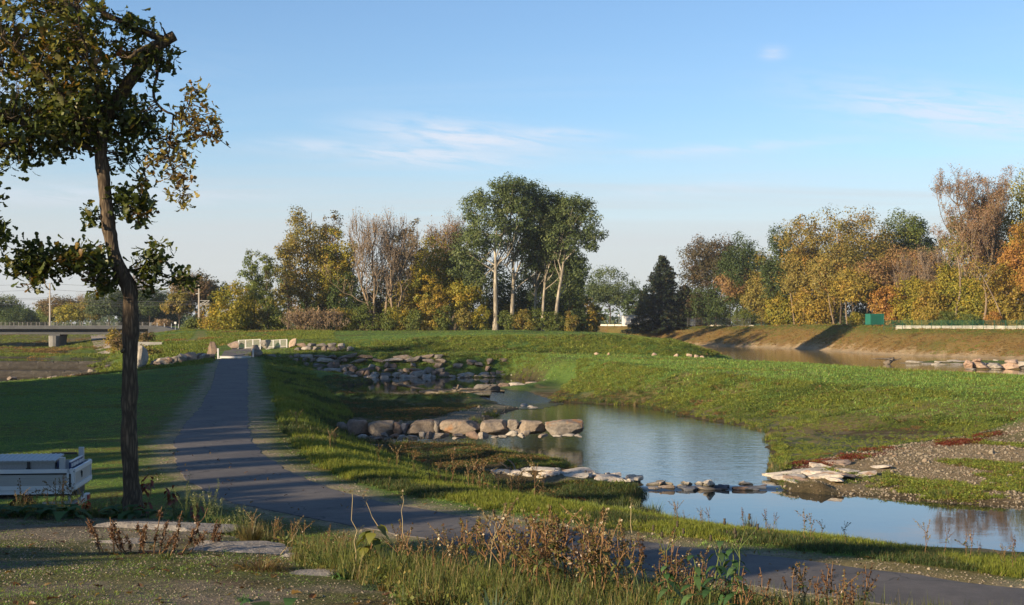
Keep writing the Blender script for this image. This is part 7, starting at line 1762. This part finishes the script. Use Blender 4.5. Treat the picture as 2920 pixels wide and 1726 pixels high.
# ------------------------------------------------------------------ grass, herbs and pebbles nobody could count
g = np.random.default_rng(99)
def tuft_mesh(name, sd, n, L0, w, spread, pal, lift=1.2, bend=(.2, .9), k=2):
    global g
    g_ = np.random.default_rng(sd); V, Q, T = [], [], []; nv = 0
    for i in range(n):
        a = g_.uniform(0, 6.28); r = spread*g_.random()**.6; o = np.array((math.cos(a)*r, math.sin(a)*r, -.02)); b = g_.uniform(0, 6.28)
        d = np.array((math.cos(b)*g_.uniform(.1, .9), math.sin(b)*g_.uniform(.1, .9), lift)); d /= np.linalg.norm(d); L = L0*g_.uniform(.55, 1.2); bd = g_.uniform(*bend)
        s = np.array((-math.sin(b), math.cos(b), 0)); t = np.linspace(0, 1, k+1)[:, None]
        c = o + d*L*t + np.array((0, 0, -1))*L*bd*.7*t**2; pw = w/2*(1-t**1.5*.95)
        V.append(np.concatenate([c-s*pw, c+s*pw])); m = k+1; Q.append(np.array([[j, j+1, m+j+1, m+j] for j in range(k)])+nv); nv += 2*m
        T.append(np.repeat((pick(pal, g_, 1)[0]*g_.uniform(.75, 1.25))[None], k, 0))
    return np_mesh(name, np.concatenate(V), Q, np.concatenate(T))
def herb_mesh(name, sd, n, size, spread, h, pal):
    g_ = np.random.default_rng(sd); C = g_.normal(size=(n, 3)); C *= (g_.random(n)**.45/np.linalg.norm(C, axis=1))[:, None]; C = C*np.array((spread, spread, h*.5)) + np.array((0, 0, h*.42))
    V, Q = leaf_quads(C, g_, size); return np_mesh(name, V, [Q], pick(pal, g_, n)*g_.uniform(.7, 1.3, n)[:, None])
GP_LAWN = [((0.165,0.285,0.062),4),((0.20,0.315,0.07),2),((0.125,0.23,0.052),3),((0.25,0.25,0.085),.8)]
GP_VERGE = [((0.14,0.175,0.026),4),((0.19,0.205,0.034),3),((0.09,0.125,0.022),2),((0.22,0.19,0.06),.8)]
GP_BANK = [((0.155,0.205,0.040),4),((0.195,0.235,0.046),2.5),((0.105,0.15,0.03),2.2),((0.25,0.23,0.06),.9)]
GP_DARK = [((0.06,0.095,0.030),4),((0.08,0.115,0.036),2),((0.05,0.075,0.026),3),((0.11,0.09,0.035),1.5)]
GP_BANK2 = [((0.095,0.14,0.028),4),((0.12,0.16,0.032),2),((0.075,0.115,0.025),2),((0.15,0.15,0.04),.7)]
GP_RUSTY = [((0.15,0.085,0.035),3),((0.12,0.085,0.03),3),((0.19,0.12,0.05),2),((0.08,0.09,0.03),1)]
GP_RED = [((0.17,0.038,0.024),3),((0.13,0.032,0.02),2),((0.21,0.07,0.03),1)]
GP_DRY = [((0.27,0.165,0.055),4),((0.22,0.145,0.045),3),((0.32,0.205,0.08),2),((0.16,0.145,0.035),1.6)]
SRC = bpy.data.collections.new("scatter_sources")
def src(me, mat):
    if len(me.materials) == 0: me.materials.append(mat)
    o = bpy.data.objects.new(me.name, me); return o
def scatter(name, meshes, mat, pts, scale, idx, label, tilt=.15):
    """one object: instances of a few small meshes at the given points"""
    n = len(pts); me = bpy.data.meshes.new(name); me.vertices.add(n); me.vertices.foreach_set("co", np.asarray(pts, np.float32).ravel())
    r = np.random.default_rng(abs(hash(name)) % 1000 if False else len(name)*37)
    rot = np.stack([r.normal(size=n)*tilt, r.normal(size=n)*tilt, r.uniform(0, 6.283, n)], 1).astype(np.float32)
    a = me.attributes.new("rot", 'FLOAT_VECTOR', 'POINT'); a.data.foreach_set("vector", rot.ravel())
    a = me.attributes.new("scl", 'FLOAT', 'POINT'); a.data.foreach_set("value", np.asarray(scale, np.float32))
    a = me.attributes.new("idx", 'INT', 'POINT'); a.data.foreach_set("value", np.asarray(idx, np.int32))
    me.update()
    c = bpy.data.collections.new(name + "_kinds")
    for i, m in enumerate(meshes): m.name = "%s_kind_%02d" % (name, i); c.objects.link(src(m, mat))
    o = link(name, me)
    ng = bpy.data.node_groups.new(name, 'GeometryNodeTree'); ng.interface.new_socket("Geometry", in_out='INPUT', socket_type='NodeSocketGeometry'); ng.interface.new_socket("Geometry", in_out='OUTPUT', socket_type='NodeSocketGeometry')
    N, Lk = ng.nodes, ng.links
    gi, go = N.new("NodeGroupInput"), N.new("NodeGroupOutput"); ip = N.new("GeometryNodeInstanceOnPoints"); ci = N.new("GeometryNodeCollectionInfo")
    ci.inputs["Collection"].default_value = c; ci.inputs["Separate Children"].default_value = True; ci.inputs["Reset Children"].default_value = True
    def na(nm, ty): q = N.new("GeometryNodeInputNamedAttribute"); q.data_type = ty; q.inputs["Name"].default_value = nm; return [s for s in q.outputs if s.enabled and s.name == "Attribute"][0]
    Lk.new(gi.outputs[0], ip.inputs["Points"]); Lk.new(ci.outputs[0], ip.inputs["Instance"]); ip.inputs["Pick Instance"].default_value = True
    Lk.new(na("idx", 'INT'), ip.inputs["Instance Index"])
    e2r = N.new("FunctionNodeEulerToRotation"); Lk.new(na("rot", 'FLOAT_VECTOR'), e2r.inputs[0]); Lk.new(e2r.outputs[0], ip.inputs["Rotation"])
    Lk.new(na("scl", 'FLOAT'), ip.inputs["Scale"]); Lk.new(ip.outputs[0], go.inputs[0])
    md = o.modifiers.new("scatter", 'NODES'); md.node_group = ng
    return tag(o, label, None, None, 'stuff')
def cand(n, y0, y1, u0=-.40, u1=.40, power=1.0):
    """ground points, thinning out with distance"""
    t = g.random(n)**power; Y = y0*(y1/y0)**t; X = g.uniform(u0, u1, n)*Y; return X, Y
WATERS = [(POOL_LOW, Z_LOW), (POOL_MAIN, Z_MAIN), (POOL_FAR, Z_FAR), (RIVER, Z_RIV), (LEFTR, Z_LEFT), (RIFFLE, None)]
def dry(X, Y, Z, lift=.0):
    ok = np.ones(X.shape, bool)
    for poly, zw in WATERS:
        sd = poly_sd(poly, X, Y); ok &= ~((sd > .1) & ((Z < zw + .02 + lift) if zw is not None else True))
    return ok
def nosill(X, Y): return (poly_sd(SILL_A, X, Y) < 0) & (poly_sd(SILL_B, X, Y) < 0)
def offpath(X, Y, d): return line_d(PC[::6], X, Y) > d
def mk(X, Y, Z): return np.stack([X, Y, Z], 1)

# lawn left of the path and short grass on the plateau
X, Y = cand(90000, 27, 235); Z = H(X, Y); dp = line_d(PC[::6], X, Y)
nb = poly_sd(NEARB, X, Y); fl = (Z < -4.9)
lev = (poly_sd(LEVEE, X, Y) > -1) & (Y > 150)
ok = dry(X, Y, Z) & (dp > 1.55) & (nb < -.5) & ~fl & ~lev
ok &= ~((dp < 2.6) & (g.random(len(X)) > .12)) & ~((X < -34) & (Y > 125) & (Z < -4.2)) & (poly_sd(DIRT, X, Y) < 0)
X, Y, Z = X[ok], Y[ok], Z[ok]; nz = vnoise(X, Y, 5, 61); dp = dp[ok]
idx = np.where(nz > .66, 3, g.integers(0, 3, len(X)))
lawn = [tuft_mesh("t", 1+i, 26, .075, .012, .16, GP_LAWN if i < 3 else GP_VERGE, .9, (.2, .9)) for i in range(4)]
right = ((X > XP(1430, Y)) & (Y < 160)) 
sc = np.clip(Y/45, .8, np.where(Y > 160, 1.5, 2.2))*g.uniform(.7, 1.3, len(X))*np.where(right, 1.35, 1.0)*np.where((X < -6) & (Y < 140), .75, 1)
scatter("lawn_grass", lawn, M_TUFT, mk(X, Y, Z), sc, idx, "short mown grass")
# taller verge grass on both sides of the path and down to the creek
X, Y = cand(200000, 22, 150, -.35, .40); Z = H(X, Y); dp = line_d(PC[::6], X, Y); nb = poly_sd(NEARB, X, Y)
side = (X > np.interp(Y, PC[::-1][:, 1][np.argsort(PC[::-1][:, 1])], PC[::-1][:, 0][np.argsort(PC[::-1][:, 1])]) )
vz = vnoise(X, Y, 2.2, 62)
ok = dry(X, Y, Z) & (nb < -.2) & (dp > 2.35+.5*vz) & (dp < np.where(Y < 60, 9.5, 7.0)) & side & (Z > -5.4) & (g.random(len(X)) < np.where(dp < 2.9, .4, .95)*np.clip((vz-.25)*4, .25, 1))
X, Y, Z = X[ok], Y[ok], Z[ok]; nz = vnoise(X, Y, 3, 63)
verge = [tuft_mesh("t", 21+i, 30, .26, .013, .16, [GP_VERGE, GP_VERGE, GP_BANK, GP_DARK][i], 1.3, (.2, 1.0), 3) for i in range(4)]
idx = np.where(nz > .62, 3, np.where(nz < .4, 2, g.integers(0, 2, len(X))))
scatter("verge_grass", verge, M_TUFT, mk(X, Y, Z), g.uniform(.55, 1.25, len(X))*np.clip(Y/40, .8, 1.5), idx, "tall yellow-green grass on the path verge")
# lush herbs on the right bank, the terrace face and the wall joints
X, Y = cand(230000, 50, 168, -.30, .42); Z = H(X, Y)
gxs = (H(X+.6, Y)-H(X-.6, Y))/1.2; gys = (H(X, Y+.6)-H(X, Y-.6))/1.2; sl = np.hypot(gxs, gys)
bank = (X > XP(1440, Y)) & (Y < 142) & (Z > -5.62) & (Z < -3.1); terr = (Y > 142) & (Y < 160) & (Z > -3.4) & (X > -22); wallz = (Y > 136) & (Y < 146) & (X > -22) & (X < 6)
red = line_d(REDLINE, X, Y) < 1.3; gr = poly_sd(GRAVR, X, Y) > -.3
vz = vnoise(X, Y, 2.6, 64)
ok = dry(X, Y, Z) & nosill(X, Y) & (bank | terr | wallz) & ((sl > .08) | (g.random(len(X)) < .25)) & ~gr & ~(red & (g.random(len(X)) < .8)) & (g.random(len(X)) < np.clip((vz-.18)*4, .2, 1)) & (line_d(PC[::6], X, Y) > 3) & ~((vnoise(X, Y, 7, 93) > .66) & (g.random(len(X)) < .6) & (Y < 142))
X, Y, Z, sl = X[ok], Y[ok], Z[ok], sl[ok]; nz = vnoise(X, Y, 4.5, 65); n2z = vnoise(X, Y, 1.5, 66); low = Z < -5.1
herbs = [herb_mesh("t", 41+i, 52, [.085, .075, .09, .085, .08, .07][i], .30, .26, [GP_BANK, GP_BANK, GP_VERGE, GP_BANK2, GP_RUSTY, GP_BANK2][i]) for i in range(6)] + [tuft_mesh("t", 51+i, 38, .34, .018, .22, [GP_BANK, GP_VERGE, GP_BANK2, GP_BANK][i], 1.2, (.3, 1.1), 3) for i in range(4)]
idx = np.where(((n2z > .72) & low & (nz > .5)) | (g.random(len(X)) < .035), 4, np.where(nz > .60, g.choice([3, 5, 8, 8, 0], len(X)), g.choice([0, 1, 2, 6, 7, 9, 6, 7], len(X))))
scatter("bank_herbs", herbs, M_TUFT, mk(X, Y, Z), g.uniform(.55, 1.25, len(X))*np.where(Y > 142, 1.35, 1.0)*np.where(sl > .15, .9, .42)*np.where((Z < -5.3), .75, 1), idx, "lush green herbs covering the banks")
# creek floor mats
X, Y = cand(90000, 43, 132, -.22, .12); Z = H(X, Y); vz = vnoise(X, Y, 3.2, 67)
ok = dry(X, Y, Z, .03) & nosill(X, Y) & (Z < -4.7) & (g.random(len(X)) < np.clip((vz-.3)*4.5, 0.05, 1)) & (poly_sd(GRAVB, X, Y) < 0) & (line_d(PC[::6], X, Y) > 6) & (poly_sd(GRAVR, X, Y) < -1)
X, Y, Z = X[ok], Y[ok], Z[ok]; nz = vnoise(X, Y, 3.5, 68); n2z = vnoise(X, Y, 7, 69)
mats = [herb_mesh("t", 61, 44, .05, .28, .11, GP_DARK), tuft_mesh("t", 62, 34, .20, .014, .22, GP_DARK, 1.1, (.3, 1.2), 3), herb_mesh("t", 63, 40, .045, .26, .12, GP_RUSTY), tuft_mesh("t", 64, 30, .28, .016, .2, GP_DARK, 1.2, (.3, 1.2), 3), herb_mesh("t", 65, 40, .06, .26, .12, GP_RED)]
idx = np.where(nz > .58, g.choice([2, 2, 3, 1], len(X)), np.where((nz < .30) & (Y < 70), g.choice([4, 2, 1], len(X)), np.where(n2z > .5, g.choice([3, 1], len(X)), g.choice([0, 1, 1, 2], len(X)))))
scatter("creek_floor_mats", mats, M_TUFT, mk(X, Y, Z), g.uniform(.5, 1.2, len(X)), idx, "dark green and rusty mats on the creek floor")
# sedges along the shorelines
X, Y = cand(120000, 40, 150, -.30, .42); Z = H(X, Y); keep = np.zeros(len(X), bool); vz = vnoise(X, Y, 1.7, 79)
for poly, zw in WATERS[:4]:
    sd = poly_sd(poly, X, Y); keep |= (sd > -.55) & (sd < .25) & (Z < (zw+.25)) & (Z > zw-.12)
ok = keep & (vz > .52) & nosill(X, Y) & (line_d(PC[::6], X, Y) > 3); X, Y, Z = X[ok], Y[ok], Z[ok]
ss = [tuft_mesh("t", 121+i, 26, .34, .014, .12, [P_SEDGE, GP_VERGE, P_STRAW, GP_DARK][i], 1.5, (.1, .8), 3) for i in range(4)]
scatter("shore_sedges", ss, M_TUFT, mk(X, Y, Z), g.uniform(.4, 1.25, len(X)), g.choice([0, 1, 1, 2, 3], len(X)), "sedges and rushes along the water's edge")
# red goosefoot line and low green on the gravel bar at the right
X, Y = cand(60000, 45, 95, .05, .42); Z = H(X, Y); d = line_d(REDLINE, X, Y); vz = vnoise(X, Y, 1.8, 70); v4 = vnoise(X, Y, 4.5, 77)
a = (d < .35+vz*.8) & (vz > .48); b = (poly_sd(GRAVR, X, Y) > 0) & (v4 > .57) & (vz > .45); edge = (np.abs(poly_sd(GRAVR, X, Y)) < .5) & (vz > .5)
ok = dry(X, Y, Z, .02) & (a | b | (edge & (g.random(len(X)) < .3))) & (nosill(X, Y) | (g.random(len(X)) < .15))
X, Y, Z, a = X[ok], Y[ok], Z[ok], a[ok]
gm = [herb_mesh("t", 71, 40, .055, .24, .16, GP_RED), herb_mesh("t", 72, 40, .055, .24, .14, GP_VERGE), herb_mesh("t", 73, 36, .055, .22, .13, GP_RUSTY), herb_mesh("t", 74, 36, .06, .24, .15, GP_BANK)]
idx = np.where(a & (g.random(len(X)) < .8), 0, g.choice([1, 2, 3, 3, 1], len(X)))
scatter("gravel_bar_plants", gm, M_TUFT, mk(X, Y, Z), g.uniform(.4, 1.15, len(X)), idx, "red and green low plants on the gravel bar")
# dry grass on the far levee
X, Y = cand(70000, 150, 345, -.02, .42); Z = H(X, Y); sd = poly_sd(LEVEE, X, Y); dcr = line_d(np.array(LEV)[:, :2], X, Y)
ok = (sd > .8) & (Z > -4.7) & (X > 15); X, Y, Z, dcr = X[ok], Y[ok], Z[ok], dcr[ok]; nz = vnoise(X, Y, 6, 71)
lv = [tuft_mesh("t", 81+i, 22, .22, .035, .3, [GP_DRY, GP_DRY, GP_RUSTY, GP_BANK][i], 1.0, (.2, .9)) for i in range(4)]
idx = np.where((nz > .64) | (dcr < 3), np.where(g.random(len(X)) < .6, 3, 0), g.choice([0, 1, 0, 2], len(X)))
scatter("levee_grass", lv, M_TUFT, mk(X, Y, Z), g.uniform(.7, 1.6, len(X)), idx, "dry brown grass on the levee")
# left mound and river banks
X, Y = cand(50000, 130, 330, -.40, -.12); Z = H(X, Y); vz = vnoise(X, Y, 5, 72)
ok = dry(X, Y, Z, .05) & (Z > -5.3) & (g.random(len(X)) < np.clip((vz-.25)*3, .1, 1)) & (poly_sd(DIRT, X, Y) < 0) & ~((X > XP(608, Y)) & (Y < 165))
X, Y, Z = X[ok], Y[ok], Z[ok]; nz = vnoise(X, Y, 8, 73)
lm = [tuft_mesh("t", 91+i, 24, .28, .045, .3, [GP_BANK, GP_VERGE, GP_RUSTY, GP_DRY][i], 1.1, (.2, .9)) for i in range(4)]
idx = np.where(nz > .6, g.choice([2, 3], len(X)), g.choice([0, 1, 0], len(X)))
scatter("river_bank_grass", lm, M_TUFT, mk(X, Y, Z), g.uniform(.5, 1.4, len(X)), idx, "grass on the mound and river banks")
# near bank: moss-grass, weeds
X, Y = cand(120000, 7.2, 24, -.42, .42); Z = H(X, Y); nb = poly_sd(NEARB, X, Y); vz = vnoise(X, Y, 1.6, 74); v3 = vnoise(X, Y, .6, 75); pxx = CX + F*X/Y; cY = np.interp(pxx, [300, 700, 900, 1100, 1400, 1700, 2100, 2500], [18.5, 16.0, 13.8, 12.2, 10.9, 10.0, 9.1, 8.6])
inb = nb > -3.5; thick = np.exp(-((Y-cY-.1)/1.4)**2)*(pxx > 840) + np.exp(-((Y-cY-.9)/.8)**2)*(pxx > 620)*(pxx <= 840)*.6 + (pxx < 360)*(Y > 18.8)*.8 + (pxx > 1150)*(Y < cY)*.75
pr0 = np.where(thick > .25, np.clip(thick, 0, 1)*.75, .62*np.clip((vz-.34)*6, 0.14, 1))
ok = inb & (g.random(len(X)) < pr0) & offpath(X, Y, 2.0)
for tp_, tY in ((1410, 8.95), (1725, 8.75), (1250, 9.4)): ok &= np.hypot((pxx-tp_)*Y/F, np.minimum(np.abs(Y-tY), np.maximum(Y-tY, 0)*9)) > .24
X, Y, Z, thick, pxx = X[ok], Y[ok], Z[ok], thick[ok], pxx[ok]
nw = [tuft_mesh("t", 101, 12, .045, .006, .08, GP_LAWN, .8), tuft_mesh("t", 102, 14, .05, .006, .09, GP_VERGE, .8), tuft_mesh("t", 103, 22, .17, .008, .09, P_WEEDG, 1.4, (.1, .9), 3), herb_mesh("t", 104, 44, .032, .11, .17, P_WEEDG), herb_mesh("t", 105, 40, .03, .10, .16, P_RUST), tuft_mesh("t", 106, 20, .20, .007, .08, P_RUST, 1.6, (.1, .7), 3), herb_mesh("t", 107, 40, .028, .12, .12, GP_DARK), tuft_mesh("t", 108, 20, .30, .007, .08, P_WEEDG, 1.7, (.1, .8), 3), tuft_mesh("t", 109, 16, .26, .006, .07, P_STRAW, 1.7, (.1, .8), 3)]
tuftfree = np.ones(len(X), bool)
idx = np.where(thick > .25, g.choice([2, 2, 7, 5, 3, 2, 6, 7, 8], len(X)), g.integers(0, 2, len(X)))
sc = np.where(thick > .25, g.uniform(.5, 1.15, len(X)), g.uniform(.4, 1.0, len(X)))
scatter("bank_weeds", nw, M_TUFT, mk(X, Y, Z), sc, idx, "low weeds and moss-grass on the near bank")
# pebbles: near bank, path shoulders, gravel bars
peb = [rock_mesh("t", 900+i, 1, .1, 4) for i in range(5)]
M_PEB = stonemat("mixed_pebbles", [(0, (0.16, 0.138, 0.105)), (0.35, (0.25, 0.215, 0.16)), (0.6, (0.19, 0.16, 0.12)), (0.85, (0.25, 0.22, 0.17)), (1, (0.21, 0.155, 0.11))], 9.0, .005)
X, Y = cand(80000, 7.2, 21, -.42, .30); Z = H(X, Y); nb = poly_sd(NEARB, X, Y); vz = vnoise(X, Y, 1.2, 76)
ok = (nb > -.1) & (g.random(len(X)) < np.clip((vz-.25)*2.0, .10, .85)); X1, Y1, Z1 = X[ok], Y[ok], Z[ok]; s1_ = np.minimum(.0075*g.lognormal(0, .5, len(X1)), .017)
X, Y = cand(60000, 22, 80, -.30, .42); Z = H(X, Y); dp = line_d(PC[::5], X, Y); ok = (dp > 1.38) & (dp < 2.5) & (g.random(len(X)) < .9); X2, Y2, Z2 = X[ok], Y[ok], Z[ok]; s2_ = .016*g.lognormal(0, .5, len(X2))
X, Y = cand(140000, 46, 100, -.08, .42); Z = H(X, Y); ok = dry(X, Y, Z, -.06) & ((poly_sd(GRAVR, X, Y) > -.4) | (poly_sd(GRAVB, X, Y) > -.3)) & (nosill(X, Y) | (g.random(len(X)) < .35)) & (g.random(len(X)) < .5); X3, Y3, Z3 = X[ok], Y[ok], Z[ok]; s3_ = .034*g.lognormal(0, .6, len(X3))
XX, YY, ZZ = np.concatenate([X1, X2, X3]), np.concatenate([Y1, Y2, Y3]), np.concatenate([Z1, Z2, Z3])
scatter("gravel_pebbles", peb, M_PEB, mk(XX, YY, ZZ), np.concatenate([s1_, s2_, s3_]), g.integers(0, 5, len(XX)), "loose pebbles on bank, path shoulders and gravel bars", .5)
# fallen leaves
X, Y = cand(900, 8, 24, -.42, .2); Z = H(X, Y)+.015; ok = (poly_sd(NEARB, X, Y) > -.3) & (g.random(len(X)) < .45)
X2, Y2 = cand(500, 24, 50, -.28, .3); Z2 = H(X2, Y2)+.03; ok2 = line_d(PC[::5], X2, Y2) < 3.0; Z2 = np.where(line_d(PC[::5], X2, Y2) < 1.4, Z2+.06, Z2)
fl_ = []
for i in range(3):
    lv_ = oak_leaf_geo(np.random.default_rng(i), .085, .5, .5); fl_.append(np_mesh("t", lv_[0], [LQ0], np.repeat(np.array([[(.15,.075,.028),(.19,.12,.04),(.10,.05,.024)][i]]), len(LQ0), 0)))
scatter("fallen_leaves", fl_, M_OAKLEAF, np.concatenate([mk(X[ok], Y[ok], Z[ok]), mk(X2[ok2], Y2[ok2], Z2[ok2])]), g.uniform(.6, 1.2, ok.sum()+ok2.sum()), g.integers(0, 3, ok.sum()+ok2.sum()), "brown fallen leaves", .3)

# ------------------------------------------------------------------ the air
m_, t, o = newmat("thin_autumn_haze")
pv = nd(t, "ShaderNodeVolumePrincipled"); pv.inputs["Color"].default_value = (0.80, 0.86, 0.95, 1); pv.inputs["Density"].default_value = 0.00014; pv.inputs["Anisotropy"].default_value = 0.3
t.links.new(pv.outputs[0], o.inputs["Volume"])
mb = MB(); mb.box((0, 1200, 11.5), (17000, 3400, 43)); hz = mb.build("haze", m_)
tag(hz, "thin pale haze over the valley", None, None, 'stuff')
